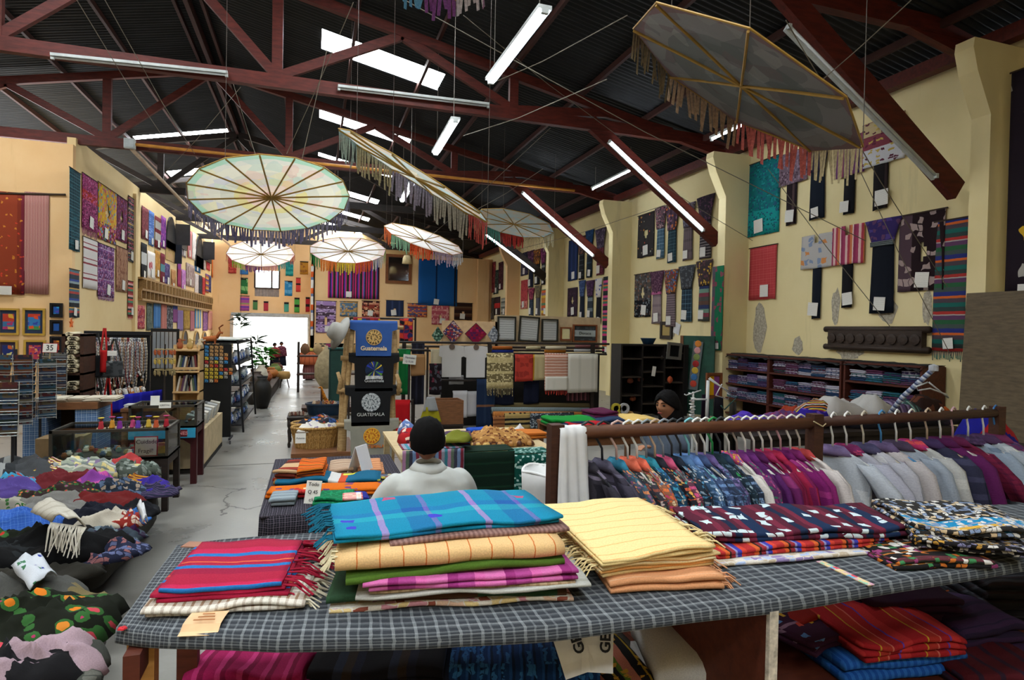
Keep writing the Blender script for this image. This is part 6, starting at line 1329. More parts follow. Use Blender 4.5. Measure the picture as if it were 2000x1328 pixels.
# ================================================================== RIGHT SIDE: SHELVES, BOOKCASE, CUSHIONS
m_shelf = wood('#3c1a12', '#54261a', 2); m_tarp = plain('#1d1d1e', .8, 0, .2, 3)
XF = 9.62
def shelf_unit(u0, u1, label, cols, seed):
    a_, b_ = onX(XF, u0, 700), onX(XF, u1, 700); ya, yb = a_.y, b_.y; Lw = ya-yb; zt_ = 1.52
    t = thing('wall_shelf', label, 'shelf', (XF, (ya+yb)/2, 0), -PI/2, 'reddish wall shelves full of folded clothes')
    dz = (zt_-.1)/4
    for z in [.1+dz*k for k in range(5)]: MB().box((0, .27, z), (Lw, .54, .035)).build('shelf_board', m_shelf, t)
    for k in range(cols+1): MB().box((-Lw/2+Lw*k/cols, .27, zt_/2), (.04, .54, zt_)).build('upright', m_shelf, t)
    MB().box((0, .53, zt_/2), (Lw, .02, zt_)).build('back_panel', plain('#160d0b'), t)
    mb = MB(); mb.grid(lambda a, b: ((a-.5)*Lw*1.03, .02+.5*b-(.05 if b == 0 else 0), zt_+.03+.02*nz((a*9, b*3, seed))-(.08*(1+nz((a*12, 0, seed))) if b == 0 else 0)), 20, 4); mb.build('tarp_cover', m_tarp, t, smooth=True, thick=.006)
    return t, Lw, dz
cols3 = ['#3c2c50', '#8c8498', '#5c4c74', '#2c4c64', '#4c2c3c', '#7c6c84', '#243858', '#a8a4b0', '#1c4c4c', '#5c3450', '#34284c', '#2c5c74', '#6c3c4c', '#44404c']
rr = random.Random(11); cn = {'#3c2c50': 'violet', '#8c8498': 'lilac grey', '#5c4c74': 'purple', '#2c4c64': 'steel blue', '#4c2c3c': 'maroon', '#7c6c84': 'mauve', '#243858': 'navy', '#a8a4b0': 'pale grey', '#1c4c4c': 'dark teal', '#5c3450': 'plum', '#34284c': 'indigo', '#2c5c74': 'teal blue', '#6c3c4c': 'wine', '#44404c': 'slate'}
for ui, (u0, u1, lab, cols) in enumerate(((1415, 1500, 'wall shelf farthest left on the right wall holding violet clothes', 1), (1502, 1642, 'middle wall shelf under a black tarp holding blue and lilac clothes', 1), (1650, 1800, 'nearest wall shelf under a black tarp holding teal clothes', 1))):
    t, Lw, dz = shelf_unit(u0, u1, lab, cols, ui)
    for s in (1, 2, 3):
        n = max(2, int(Lw/.36)); 
        for k in range(n):
            x = -Lw/2+.06+(Lw-.12)*(k+.5)/n; base = .1+dz*s+.02; pile_h = 0
            for j in range(rr.randint(3, 4)):
                h = rr.uniform(.055, .075); c = rr.choice(cols3[ui*4:ui*4+6] if ui < 2 else cols3[6:12]); c2 = rr.choice(cols3)
                loc = t.matrix_world if False else None
                wx, wy = XF+.06, t.location.y-x
                o = fold_mesh((Lw-.12)/n*.94, .36, h, 2, k*7+j+s*31+ui*100, .008).build('folded_shirt', fq('%s h.05:%s*3,%s m.03x.03@.2:%s' % (c, c, c2, c2)), None, (wx, wy, base+pile_h), True, 0, -PI/2)
                pile_h += h
                tag(o, '%s folded shirt, %s in %s pile, %s board, %s wall shelf' % (cn[c], nth(j), nth(k), ('low', 'centre', 'top')[s-1], ('far', 'middle', 'near')[ui]), 'shirt', 'folded shirts on the wall shelves')
# bookcase of dark wood
BCY = 12.9; a_, b_ = onY(BCY, 1215, 672), onY(BCY, 1345, 672); zt_ = a_.z; W = b_.x-a_.x
t = thing('bookcase', 'tall black bookcase with staggered shelves beside the right wall', 'bookcase', ((a_.x+b_.x)/2, BCY+.25, floor_z(BCY))); H = zt_-t.location.z
m_bc = plain('#181311', .6, 0, .2, 5)
for k, x in enumerate((-W/2, -W/6-.05, W/6-.05, W/2-.12)): MB().box((x, 0, H/2), (.045, .5, H)).build('upright', m_bc, t)
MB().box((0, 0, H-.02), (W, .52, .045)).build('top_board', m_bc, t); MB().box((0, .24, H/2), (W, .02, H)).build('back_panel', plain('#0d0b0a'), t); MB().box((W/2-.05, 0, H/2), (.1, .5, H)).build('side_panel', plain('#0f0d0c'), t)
for k, (x0, x1, zs) in enumerate(((-W/2, -W/6-.05, (.06, .3, .55, .8)), (-W/6-.05, W/6-.05, (.18, .42, .62, .82)), (W/6-.05, W/2-.12, (.1, .47, .68, .88)))):
    for z in zs: MB().box(((x0+x1)/2, 0, H*z), (x1-x0, .48, .03)).build('shelf_board', plain('#3a3028', .6), t)
p = onY(BCY+.1, 1270, 671); t = thing('enamel_bowl', 'dark blue bowl on top of the black bookcase', 'bowl', (p.x, BCY+.2, zt_+.002)); MB().lathe([(0, .01), (.12, 0), (.19, .14), (.2, .15), (.18, .14), (.11, .02), (0, .02)], n=20).build('bowl', plain('#24405c', .4), t, smooth=True)
framed('B', 1302, 669, 1330, 702, 'small silver grey carved frame hung on the bookcase corner', '#5c5852', '#0c0b0b', '#0c0b0b', .07, plane=BCY-.03, tilt=.08, cat='frame', name='carved_picture', mw=.05)
p = onY(BCY-.03, 1309, 742); t = thing('clay_mask', 'small orange clay mask on the bookcase edge', 'mask', (p.x, BCY-.02, p.z)); MB().lathe([(0, -.09), (.06, -.05), (.08, 0), (.06, .06), (0, .1)], n=12, sy=.6).build('face', plain('#b0502c'), t, smooth=True); MB().lathe([(0, 0), (.02, .01), (0, .03)], (0, -.05, 0), 8).build('nose', plain('#8c3c20'), t)
p = onY(BCY-.03, 1277, 725); t = thing('sign_card', 'white paper tag hanging on the black bookcase', 'tag', p); t.rotation_euler = (0, .15, 0); MB().box((0, 0, 0), (.1, .006, .24)).build('card', m_card, t)
for k, (u, v, c) in enumerate(((1235, 745, '#6c3420'), (1255, 742, '#5c2c1c'), (1240, 780, '#7c3c20'), (1300, 700, '#44403c'))):
    p = onY(BCY, u, v); t = thing('wooden_mask', ('red brown carved mask on the left bookcase shelf', 'dark red carved mask on the centre bookcase shelf', 'orange brown carved mask on the lower bookcase shelf', 'grey carved mask on the right bookcase shelf')[k], 'mask', (p.x, BCY+.1, p.z)); MB().lathe([(0, -.06), (.08, -.03), (.09, .02), (.05, .07), (0, .08)], n=10, sy=.5).build('mask', plain(c), t, smooth=True); MB().box((0, -.05, .0), (.02, .03, .05)).build('nose', plain(c), t)
# ornate dark mirror and paper on the wall above
framed('R', 1291, 628, 1314, 662, 'small ornate black frame on the right wall above the bookcase', '#191513', '#a8925c', '#191513', .1, cat='frame', name='carved_picture', mw=.02)
P, rz, W, H = on_wall('R', 1314, 628, 1331, 655); t = thing('paper_sheet', 'white paper sheet pinned askew on the right wall', 'paper', P-Vector((0, 0, H/2)), rz); t.rotation_euler = (0, .3, rz); MB().box((0, -.01, 0), (W*.7, .004, H*.8)).build('sheet', plain('#cfcfd0'), t)
# painted green door panel leaning
a_ = onX(9.3, 1372, 660); b_ = onX(9.3, 1372, 800); t = thing('painted_panel', 'green panel with a painted fruit board leaning on the right wall', 'panel', (9.1, a_.y-.1, 0), -PI/2); t.rotation_euler = (.0, 0, -PI/2+.6); Hh = a_.z+.05
MB().box((0, 0, Hh/2), (.85, .05, Hh)).build('green_board', plain('#1c4436', .6, 0, .25, 4), t); M = Matrix.Rotation(.1, 3, 'Y'); MB().box((-.02, -.06, Hh*.62), (.24, .03, Hh*.62), M).build('painted_strip', plain('#5c6464', .6), t)
for k, c in enumerate(('#c87c2c', '#c88c8c', '#7c8c4c', '#a82c2c', '#c8a83c', '#3c6c9c', '#b8402c')):
    z = Hh*.9-k*Hh*.085; MB().lathe([(0, 0), (.085, 0), (.07, .012), (0, .014)], (-.02+(z-Hh*.62)*.1, -.077, z), 12, Matrix.Rotation(PI/2, 3, 'X')).build('painted_fruit', plain(c), t)
MB().box((-.4, -.01, Hh/2), (.08, .07, Hh)).build('edge_post', m_mid, t)
# purple and yellow weaving in a carved wooden frame
p = onX(9.0, 1393, 720); t = framed('B', 1378, 728, 1408, 778, 'carved brown frame holding a purple and yellow weaving', '#6c3c20', '#7c3c7c v.36:#7c3c7c*2,#c8940c*1.4', '#6c3c20', .05, plane=9.4, cat='frame', name='carved_picture', mw=.03)
for s in (-.1, .1): MB().box((s, .03, -(t.location.z)/2), (.025, .025, t.location.z)).build('easel_leg', m_mid, t)
# basket with tape rolls by the bookcase
p = onY(11.9, 1207, 806); basket('wicker basket at the foot of the black bookcase', (p.x, 11.9, floor_z(11.9)), .34, .26, p.z-floor_z(11.9)-.0)
for k, (dx, c) in enumerate(((-.08, '#c8b83c'), (.12, '#b8b8b8'))):
    t = thing('tape_roll', ('yellow rimmed tape roll standing in the basket', 'grey tape roll standing in the basket')[k], 'tape roll', (p.x+dx, 11.85, p.z+.02)); M = Matrix.Rotation(PI/2, 3, 'X'); MB().lathe([(.12, 0), (.12, .05), (.07, .05), (.07, 0), (.12, 0)], (0, .02, .08), 20, M).build('roll', plain(c), t)
# white wire stand with empty hangers
p = onY(6.2, 1385, 800); t = thing('hanger_stand', 'white metal garment stand with empty hangers behind the woman', 'stand', (p.x, 6.2, 0)); mw_ = plain('#b8bab8', .4, 0, .03); ox = p.x
def S(u, v): q = onY(6.2, u, v); return (q.x-ox, 0, q.z)
for a_, b_, r_ in (((1383, 743), (1380, 830), .022), ((1354, 765), (1354, 830), .014), ((1354, 780), (1382, 780), .012), ((1352, 770), (1345, 768), .01)):
    MB().tube([S(*a_), S(*b_)], r_, 6).build('tube', mw_, t, smooth=True)
for x in (S(1383, 800)[0], S(1354, 800)[0]): MB().tube([(x, 0, 0), (x, 0, S(1383, 830)[2])], .018, 6).build('leg', mw_, t)
MB().box(((S(1383, 800)[0]+S(1354, 800)[0])/2, 0, .02), (.5, .4, .03)).build('base', mw_, t)
for k, (pts, lab, c) in enumerate((([(1384, 740), (1402, 752), (1428, 766), (1422, 780), (1398, 772), (1410, 750)], 'white plastic hanger hanging askew from the metal stand', '#c4c6c4'), ([(1386, 738), (1415, 760), (1432, 774), (1420, 768)], 'second white hanger crossing the first on the metal stand', '#bcbebc'), ([(1420, 772), (1440, 775), (1415, 800), (1408, 792)], 'dark green wire hanger beside the metal stand', '#1f4a40'), ([(1369, 762), (1352, 768), (1340, 772), (1337, 770)], 'white hanger on the left arm of the metal stand', '#c0c2c0'))):
    q = onY(6.15, *pts[0]); t = thing('clothes_hanger', lab, 'hanger', q, 0, 'empty hangers on the stand'); MB().tube([onY(6.15, *x)-q for x in pts], .008, 5).build('wire', plain(c, .4), t, smooth=True)
p = onY(6.1, 1354, 790); t = thing('ruffled_ribbon', 'strip of white ruffled ribbon hanging on the garment stand', 'ribbon', (p.x, 6.12, p.z+.08)); mb = MB(); mb.grid(lambda a, b: ((a-.5)*.05+.015*math.sin(b*40), .02*math.sin(b*55+a*3), -.28*b), 3, 40); mb.build('ruffle', plain('#c4c4c2'), t, smooth=True, thick=.004)
p = onY(6.6, 1400, 800); a_ = onY(6.6, 1365, 775)
for k, (u0, u1, v0, v1, c, lab) in enumerate(((1362, 1385, 770, 835, '#1c1020', 'dark plum garment hanging behind the stand'), (1386, 1415, 775, 840, '#16141a', 'black garment hanging behind the stand'), (1416, 1440, 785, 840, '#2c2c28 v.1:#2c2c28,#44403a', 'olive black striped garment right of the stand'))):
    a_, b_ = onY(6.5, u0, v0), onY(6.5, u1, v1); t = thing('hanging_garment', lab, 'garment', ((a_.x+b_.x)/2, 6.5, a_.z)); sheet('cloth', fq(c), t, lambda q: (b_.x-a_.x)/2*(.55+.5*q), 0, -a_.z+.05, k, .03, y=-.02)
# black covered table with cushions and bags right behind the rack
a_, b_ = onZ(1.0, 1570, 824), onZ(1.0, 1880, 815); CY = 5.4; x0, x1 = onY(CY, 1475, 830).x, onY(CY, 1880, 830).x
simple_table('cushion_table', 'long table behind the rack heaped with cushions and bags', x0, x1, CY, CY+1.1, .9, m_blackwood, .07, .05)
CG = 'cushions and bags heaped behind the rack'
for u, v, rx, ry, h, rz, c, lab in (
  (1600, 812, .24, .22, .16, .2, '#2c1c84 m.06x.06@.15:#6c4cae,#8c3c8c', 'violet blue cushion at the left of the cushion heap'),
  (1650, 790, .36, .22, .22, -.1, '#b8b4b0 m.2x.2@.15:#8c7c6c,#a83c4c', 'white cushion with brown and red figures in the heap'),
  (1608, 792, .2, .12, .2, -.4, '#8c2c3c h.1:#8c2c3c,#c8b83c,#2c2c5c,#c87c3c,#1c1c24,#c8c4bc', 'rainbow striped bag leaning on the white cushion'),
  (1722, 786, .34, .22, .24, .2, '#bcbab6 m.3x.3@.1:#4c5c8c', 'large white cushion in the middle of the heap'),
  (1690, 812, .14, .14, .18, .5, '#12309c', 'royal blue fold between the two white cushions'),
  (1762, 795, .22, .2, .22, 0, '#5c4870 v.12:#5c4870*2,#3c3448,#8c7c9c', 'lilac striped cushion in the heap'),
  (1790, 792, .18, .18, .26, 0, '#2c4844 v.1:#2c4844*2,#6c8c84,#44404c', 'grey green striped cushion in the heap'),
  (1805, 808, .2, .16, .16, .3, '#24388c h.08:#24388c*3,#8c9cc8', 'blue bag with white stripes in the heap'),
  (1850, 805, .22, .2, .2, 0, '#a8501c', 'burnt orange leather bag at the right of the heap'),
  (1825, 785, .22, .18, .22, 0, '#2c1c18 m.1x.1@.2:#5c3424', 'dark brown bag on top at the right of the heap'),
  (1480, 820, .24, .2, .14, 0, '#4c34a0 m.2x.2@.2:#5c44b0', 'bright purple cushion left of the middle post'),
  (1545, 815, .2, .2, .12, 0, '#5c3c6c m.05x.05@.3:#8c2c4c', 'mottled purple cushion just left of the middle post')):
    q = onY(CY+.3, u, v+14); crumple(lab, c, (q.x, CY+.45, max(.905, onY(CY+.45, u, v-16).z-h*1.05)), rx, ry, h*1.05, rz, u % 9, 'cushion' if 'cushion' in lab else 'bag', 'cushion' if 'cushion' in lab else 'bag', CG, amp=.02, sq=3)
q = onY(CY+.55, 1730, 820); crumple('dark blanket heaped under the cushions behind the rack', '#1c1a20 m.2x.2@.2:#2c2434', (q.x, CY+.55, .905), 1.15, .42, .22, 0, 3, 'blanket', 'blanket', CG, sq=4)
q = onY(CY, 1655, 778); crumple('rust red cloth bundle on the shelf behind the cushions', '#8c3420', (q.x, CY+.8, .9), .25, .2, .2, 0, 3, 'bag', 'bag', CG)
for u, v, lab in ((1862, 745, 'blue and white wrapped hanger stand post with a white hanger'),):
    q = onY(5.0, 1840, 722); w_ = onY(5.0, 1812, 780); t = thing('wrapped_post', lab, 'stand', (w_.x, 5.0, .9)); MB().tube([(0, .6, 0), (0, .3, w_.z-.9), (q.x-w_.x, .1, q.z-.9)], .03, 8).build('post', fq('#8c94ac h.06:#8c94ac,#c8ccd4,#4c5878'), t, smooth=True); MB().lathe([(0, 0), (.05, .0), (.05, .06), (0, .08)], (q.x-w_.x, .1, q.z-.92), 10).build('cap', plain('#b8bcc4'), t)
    MB().tube([Vector((onY(5, a, b).x-w_.x, .08, onY(5, a, b).z-.9)) for a, b in ((1825, 748), (1803, 756), (1806, 764), (1830, 760), (1862, 772), (1866, 778), (1850, 766), (1828, 748))], .009, 5).build('hanger', plain('#c0c2c4'), t, smooth=True)
# plank leaning at the right edge and downpipe
p = onX(9.4, 1945, 780); t = thing('leaning_plank', 'wide rough brown plank leaning at the right edge', 'plank', (9.35, p.y-.2, 0), -PI/2); Hp = onX(9.4, 1945, 570).z
M = Matrix.Rotation(-.05, 3, 'X'); MB().box((0, 0, Hp/2), (1.3, .06, Hp), M).build('board', wood('#4c4030', '#665842', 2), t)
q = onY(3.9, 1992, 835); crumple('blue and red cloth just entering at the right edge behind the rack', '#1c1c84 h.5:#1c1c84*2,#a01c24', (q.x+.15, 4.3, .9), .25, .25, .4, 0, 3, 'cloth', 'cloth')
t = simple_table('edge_table', 'table edge behind the end of the rack at far right', q.x-.2, q.x+.9, 4.0, 4.7, .9, m_blackwood)
# ================================================================== LEFT SIDE: HEAPED BEDS OF CLOTHES
m_sack = plain('#35322b', .95, 0, .35, 3.5)
def sack_bed(label, x0, x1, y0, y1, z, seed):
    t = thing('sacking_bed', label, 'platform', ((x0+x1)/2, (y0+y1)/2, 0)); W, D = x1-x0, y1-y0; mb = MB(); na = 64; prof = [(1.0, .1), (1.03, .16), (1.04, z*.55), (1.02, z*.85), (.97, z), (.7, z+.01), (0, z+.01)]
    vs = []
    for j, (r, zz) in enumerate(prof):
        for k in range(na):
            a = 2*PI*k/na; ca, sa = math.cos(a), math.sin(a); s = (abs(ca)**9+abs(sa)**9)**(-1/9); q = 1+.03*nz((ca*4+seed, sa*4, zz*5))
            vs.append((W/2*s*ca*r*q, D/2*s*sa*r*q, zz+.02*nz((ca*6, sa*6+seed, j))*(1 if j < 4 else 0)))
    fs = [(j*na+k, j*na+(k+1) % na, (j+1)*na+(k+1) % na, (j+1)*na+k) for j in range(len(prof)-1) for k in range(na)]+[tuple(range(na))[::-1]]
    mb._add(vs, fs); mb.build('sacking', m_sack, t, smooth=True)
    for sx in (-1, 1):
        for sy in (-1, 1): MB().box((sx*W*.44, sy*D*.44, .06), (.09, .09, .12)).build('leg', m_blackwood, t)
    MB().box((0, 0, .12), (W*.94, D*.94, .04)).build('frame', m_blackwood, t)
    return t
sack_bed('low sack covered bed heaped with crumpled clothes at left', -4.6, -1.42, 4.75, 6.75, .46, 1)
q = onZ(.42, 152, 1235); sack_bed('second sack covered bed of embroidered clothes at the lower left corner', q.x-2.2, q.x, q.y-1.1, q.y+.55, .42, 2)
BG = 'crumpled clothes heaped on the sack covered beds'
for i, (u, v, z, rx, ry, h, rz, c, lab) in enumerate((
 (40, 918, .55, .42, .3, .2, .2, '#3c3e40 v.5:#3c3e40*4,#8c8e8c,#2c2e30', 'dark grey blanket with pale stripes at the back left of the heap'),
 (96, 908, .6, .13, .13, .16, 0, '#8c8454 h.04:#c8c4b8,#c8a83c,#2c2c34,#8c3c34', 'rolled cloth with yellow and white stripes in the heap'),
 (178, 908, .58, .42, .16, .16, -.1, '#8c9484 h.09:#8c9484*2,#b8b8a8,#6c7470 m.06x.05@.3:#c8b87c,#7c6c8c', 'pale green and grey patterned cloth along the top of the heap'),
 (246, 897, .62, .15, .1, .12, .3, '#a83c3c', 'coral red cloth at the back right of the heap'),
 (264, 910, .56, .16, .12, .14, 0, '#4c544c m.04x.04@.5:#7c847c,#2c342c', 'grey green bundle at the back right of the heap'),
 (130, 935, .55, .28, .16, .15, 0, '#5c1c20', 'maroon cloth below the pale green one'),
 (192, 945, .55, .15, .13, .16, 0, '#7c3c8c m.1x.1@.3:#b04c8c', 'orchid purple cloth in the middle of the heap'),
 (262, 940, .52, .12, .07, .1, -.3, '#b8841c h.03:#b8841c,#5c2c2c', 'mustard edged cloth near the right side of the heap'),
 (288, 952, .48, .16, .14, .14, 0, '#33247c', 'violet cloth spilling over the right side of the heap'),
 (222, 962, .5, .22, .15, .16, .2, '#1c2430 m.05x.04@.4:#4c5c74,#8c7c6c', 'navy printed cloth in the heap'),
 (308, 965, .44, .14, .14, .12, 0, '#26283c h.03:#26283c*2,#4c3c5c', 'dark plaid cloth at the right rim of the heap'),
 (120, 965, .54, .34, .15, .14, -.1, '#2a1c1c f26:#a82c2c,#c85c3c,#8c3c6c', 'black cloth with red flowers across the heap'),
 (15, 952, .58, .22, .15, .14, 0, '#4c3c7c', 'lavender purple cloth at the left edge of the heap'),
 (32, 935, .6, .14, .09, .12, 0, '#3c8cae m.05x.03@.4:#1c1c24,#a83c2c', 'turquoise and black cloth at the left edge'),
 (28, 985, .55, .18, .12, .13, 0, '#8c887c f20:#a83c3c,#4c6c4c,#c8a49c', 'beige cloth with red flowers at the left edge'),
 (100, 990, .52, .34, .18, .15, 0, '#6c6a66', 'plain mid grey cloth in the heap'),
 (205, 985, .5, .26, .15, .15, 0, '#5c1414', 'dark red cloth right of the grey one'),
 (40, 1015, .52, .26, .15, .14, .3, '#2c54a0 x.05@.12:#4c74b8', 'bright blue checked cloth in front of the grey one'),
 (100, 1072, .5, .36, .22, .2, 0, '#060607', 'large black cloth in the front of the heap'),
 (198, 1022, .48, .16, .12, .14, .4, '#b0a898', 'cream cotton cap in the front of the heap'),
 (192, 1008, .48, .18, .12, .12, 0, '#10131f', 'blue black cloth behind the cream cap'),
 (242, 1028, .44, .12, .09, .1, 0, '#8c2c24 m.03x.03@.4:#d8c4b0,#3c5c8c', 'red embroidered cloth at the right front'),
 (258, 1018, .44, .1, .12, .1, .4, '#2c5c9c', 'azure cloth hanging at the right front'),
 (196, 1082, .46, .22, .13, .12, 0, '#22263c m.04x.03@.5:#5c6488,#8c5c5c', 'navy print cloth at the right front corner'),
 (218, 1055, .46, .16, .13, .14, 0, '#3c4650 m.05x.04@.4:#6c7c84,#2c1c34', 'slate cloth above the navy print one'),
 (232, 1062, .44, .1, .14, .12, 0, '#331238', 'deep purple cloth at the right front corner'),
 (25, 1058, .5, .32, .14, .14, 0, '#14180f f12:#a8401c,#b8302c,#c87c2c,#4c7c2c', 'black cloth with large orange flowers at the left front'),
 (20, 1092, .46, .32, .15, .12, 0, '#1d2022', 'charcoal cloth below the orange flowered one'),
 (55, 1140, .43, .3, .12, .12, .1, '#2c2a24', 'dark olive cloth at the front edge of the heap'),
 (275, 1005, .44, .1, .14, .12, .6, '#17181c', 'black cloth with white lining at the right side'),
 )):
    q = onZ(z, u, v); crumple(lab, c, (q.x, q.y, .455), rx*1.28, ry*1.35, h*.62+max(0, z-.46)*.9, rz, i*1.3+2, 'garment', 'clothing', BG, amp=.04)
q0 = onZ(.42, 60, 1225)
for i, (u, v, rx, ry, h, rz, c, lab) in enumerate(((62, 1215, .42, .3, .2, .2, '#15180f f10:#b8404c,#c8701c,#a8305c,#c87c2c', 'black cloth thick with pink and orange embroidered flowers, lower left'), (70, 1310, .26, .16, .2, .5, '#a08890', 'dusty pink cloth at the bottom left'), (15, 1320, .3, .2, .2, 0, '#131214', 'black cloth at the bottom left corner'), (120, 1290, .18, .2, .12, 0, '#3c3e38 m.05x.05@.2:#5c5c54', 'grey mottled cloth at the side of the lower left bed'), (40, 1165, .36, .16, .16, 0, '#4c4c48', 'grey cloth at the back of the lower left bed'), (95, 1175, .28, .16, .12, .2, '#6c6040', 'sand coloured cloth at the back of the lower left bed'))):
    q = onZ(.5, u, v); crumple(lab, c, (q.x, q.y, .425), rx, ry, h, rz, i*2.1+40, 'garment', 'clothing', BG, amp=.04)
# flat white pieces on top of the black cloth
def flap(label, mat, pts, z, th=.008, fr=None, lift=.03):
    P_ = [onZ(z, *p) for p in pts]; c = sum(P_, Vector())/len(P_); t = thing('loose_cloth', label, 'cloth', c, 0, BG); mb = MB(); n_ = 8
    def f(a, b):
        p = (P_[0].lerp(P_[1], a)).lerp(P_[3].lerp(P_[2], a), b)-c; return p+Vector((0, 0, lift*(1-(2*a-1)**2)+.035*nz((a*3, b*3, z*7))))
    mb.grid(f, n_, n_, lambda a, b: (a*.4, b*.4)); mb.build('cloth', fq(mat), t, smooth=True, thick=th)
    if fr: strands([((P_[3].lerp(P_[2], k/30)-c), (.1, -1, -.35)) for k in range(31)], fr, plain('#c4beb0'), t, 3, .004, .08)
    return t
flap('white napkin with small blue flowers on the black cloth', '#c2c6cc m.05x.05@.12:#2c3c8c,#3c6c4c,#5c4c8c', [(22, 1108), (75, 1085), (112, 1120), (58, 1150)], .62)
flap('cream shawl with long white fringe across the heap', '#b8b2a4 h.1:#b8b2a4*3,#a8a294', [(60, 1000), (120, 983), (168, 1030), (100, 1020)], .72, fr=.16, lift=.06)
flap('white lining flap at the right side of the heap', '#c8c8c8', [(268, 990), (280, 985), (288, 1015), (279, 1018)], .62)
# ================================================================== LEFT: GLASS CASES, RACKS, PANELS
m_fr = plain('#3a3630', .45, .3)
def glass_case(label, x0, x1, y0, y1, zb, zt, mfr, leg_m, zfloor=0, leg=.06, legs=True):
    t = thing('glass_case', label, 'display case', ((x0+x1)/2, (y0+y1)/2, zfloor)); W, D = x1-x0, y1-y0; zb -= zfloor; zt -= zfloor; e = .028
    for sx in (-1, 1):
        for sy in (-1, 1):
            MB().box((sx*(W-e)/2, sy*(D-e)/2, (zb+zt)/2), (e, e, zt-zb)).build('frame_post', mfr, t)
            if legs: MB().box((sx*(W-leg)/2, sy*(D-leg)/2, zb/2), (leg, leg, zb)).build('leg', leg_m, t)
    for z in (zb, zt):
        for s in (-1, 1):
            MB().box((0, s*(D-e)/2, z), (W, e, e)).build('frame_rail', mfr, t); MB().box((s*(W-e)/2, 0, z), (e, D, e)).build('frame_rail', mfr, t)
    MB().box((0, 0, zb), (W, D, .025)).build('floor_board', mfr, t)
    g = glass_mat(); MB().box((0, 0, zt), (W-e, D-e, .006)).build('pane', g, t)
    for s in (-1, 1): MB().box((0, s*(D-e)/2, (zb+zt)/2), (W-e, .005, zt-zb)).build('pane', g, t); MB().box((s*(W-e)/2, 0, (zb+zt)/2), (.005, D-e, zt-zb)).build('pane', g, t)
    if legs: MB().box((0, 0, zb-.06), (W-.02, D-.02, .08)).build('apron', leg_m, t)
    return t
a_, b_ = onZ(.88, 100, 843), onZ(.88, 326, 840); X0, X1, Y0_ = a_.x, b_.x, (a_.y+b_.y)/2
glass_case('near glass display case with tiny pottery and a warning sign', X0, X1, Y0_, Y0_+.62, .58, .88, m_fr, m_blackwood)
rr = random.Random(21)
for k in range(34):
    x = X0+.08+(X1-X0-.35)*rr.random(); y = Y0_+.06+.5*rr.random(); c = ['#c8c0ac', '#5c7c74', '#a86c44', '#7c2c2c', '#d8d4c8', '#4c6c8c', '#8c8454'][k % 7]
    t = thing('miniature_pot', 'miniature painted pot inside the near glass case', 'pot', (x, y, .594), 0, 'miniature pots in the near glass case'); MB().lathe([(0, 0), (.018, 0), (.03, .02), (.028, .035), (.015, .045), (.02, .055), (.014, .05), (0, .02)], n=10).build('pot', plain(c, .4), t, smooth=True)
for k in range(8):
    x = X0+.42+.085*k+(0 if k != 3 else .02); c = ['#a82c34', '#c88c2c', '#7c2c8c', '#b03c6c', '#5c3ca0', '#c8a83c', '#b8502c', '#a01c2c'][k]
    t = thing('doll_figurine', ('scarlet', 'amber', 'violet', 'pink', 'indigo', 'yellow', 'orange', 'crimson')[k]+' dressed doll figurine standing on the near glass case', 'figurine', (x, Y0_+.12+.06*(k % 2), .885), 0, 'doll figurines on the glass case')
    MB().lathe([(.028, 0), (.03, .01), (.02, .05), (.022, .07), (.008, .085)], n=10).build('dress', plain(c), t, smooth=True); MB().lathe([(0, .08), (.016, .09), (.017, .105), (0, .122)], n=10).build('head', plain('#6c4430'), t, smooth=True); MB().lathe([(.03, .0), (.03, .006), (0, .01)], (0, 0, .112), 10).build('hat', plain(['#c8b03c', '#a82c5c', '#3c4c9c'][k % 3]), t); MB().box((0, .01, .005), (.075, .05, .01)).build('base', plain('#b8a88c'), t)
t = card('white sign warning of fragile goods in the near glass case', (onY(Y0_+.02, 283, 895).x, Y0_+.05, .6), .2, .19, 0, .1, '¡Cuidado\nFragil!', border='#a82c2c', size=.06)
p = onY(Y0_+.1, 312, 880); t = thing('wooden_box', 'small honey coloured box inside the near glass case', 'box', (p.x, Y0_+.2, .594)); MB().box((0, 0, .04), (.09, .07, .08)).build('box', plain('#a8843c'), t); MB().box((0, 0, .095), (.06, .05, .03)).build('lid', plain('#8c6428'), t)
a_, b_ = onZ(.98, 249, 796), onZ(.98, 386, 792); X2, X3, Y2_ = a_.x, b_.x, (a_.y+b_.y)/2
m_redleg = plain('#3c1014', .5)
glass_case('rear glass display case of stones on red legs', X2, X3, Y2_, Y2_+.55, .72, .98, m_fr, m_redleg, 0, .07)
t = thing('stones_sign', 'turquoise panel with a red lettered sign on the rear glass case', 'sign', ((X2+X3)/2+.0, Y2_-.03, .62)); MB().box((.0, 0, .03), (X3-X2-.02, .02, .12)).build('panel', plain('#2c8cae', .5), t); MB().box((X3-(X2+X3)/2-.2, -.015, .03), (.2, .01, .085)).build('plate', plain('#5c1018'), t); text('STONES', .06, plain('#c87c7c'), t, (X3-(X2+X3)/2-.2, -.024, .03), bold=True)
for sx, s in ((X2+.07, 1), (X3-.07, -1)):
    t2 = MB(); 
t = thing('arch_bracket', 'dark red scalloped bracket between the legs of the rear case', 'bracket', ((X2+X3)/2, Y2_+.02, .5)); W = X3-X2-.14
MB().prism([(-W/2, 0), (-W/2, .16), (W/2, .16), (W/2, 0), (W*.36, .06), (W*.26, .07), (W*.2, .12), (-W*.2, .12), (-W*.26, .07), (-W*.36, .06)], -.012, .012).build('bracket', m_redleg, t)
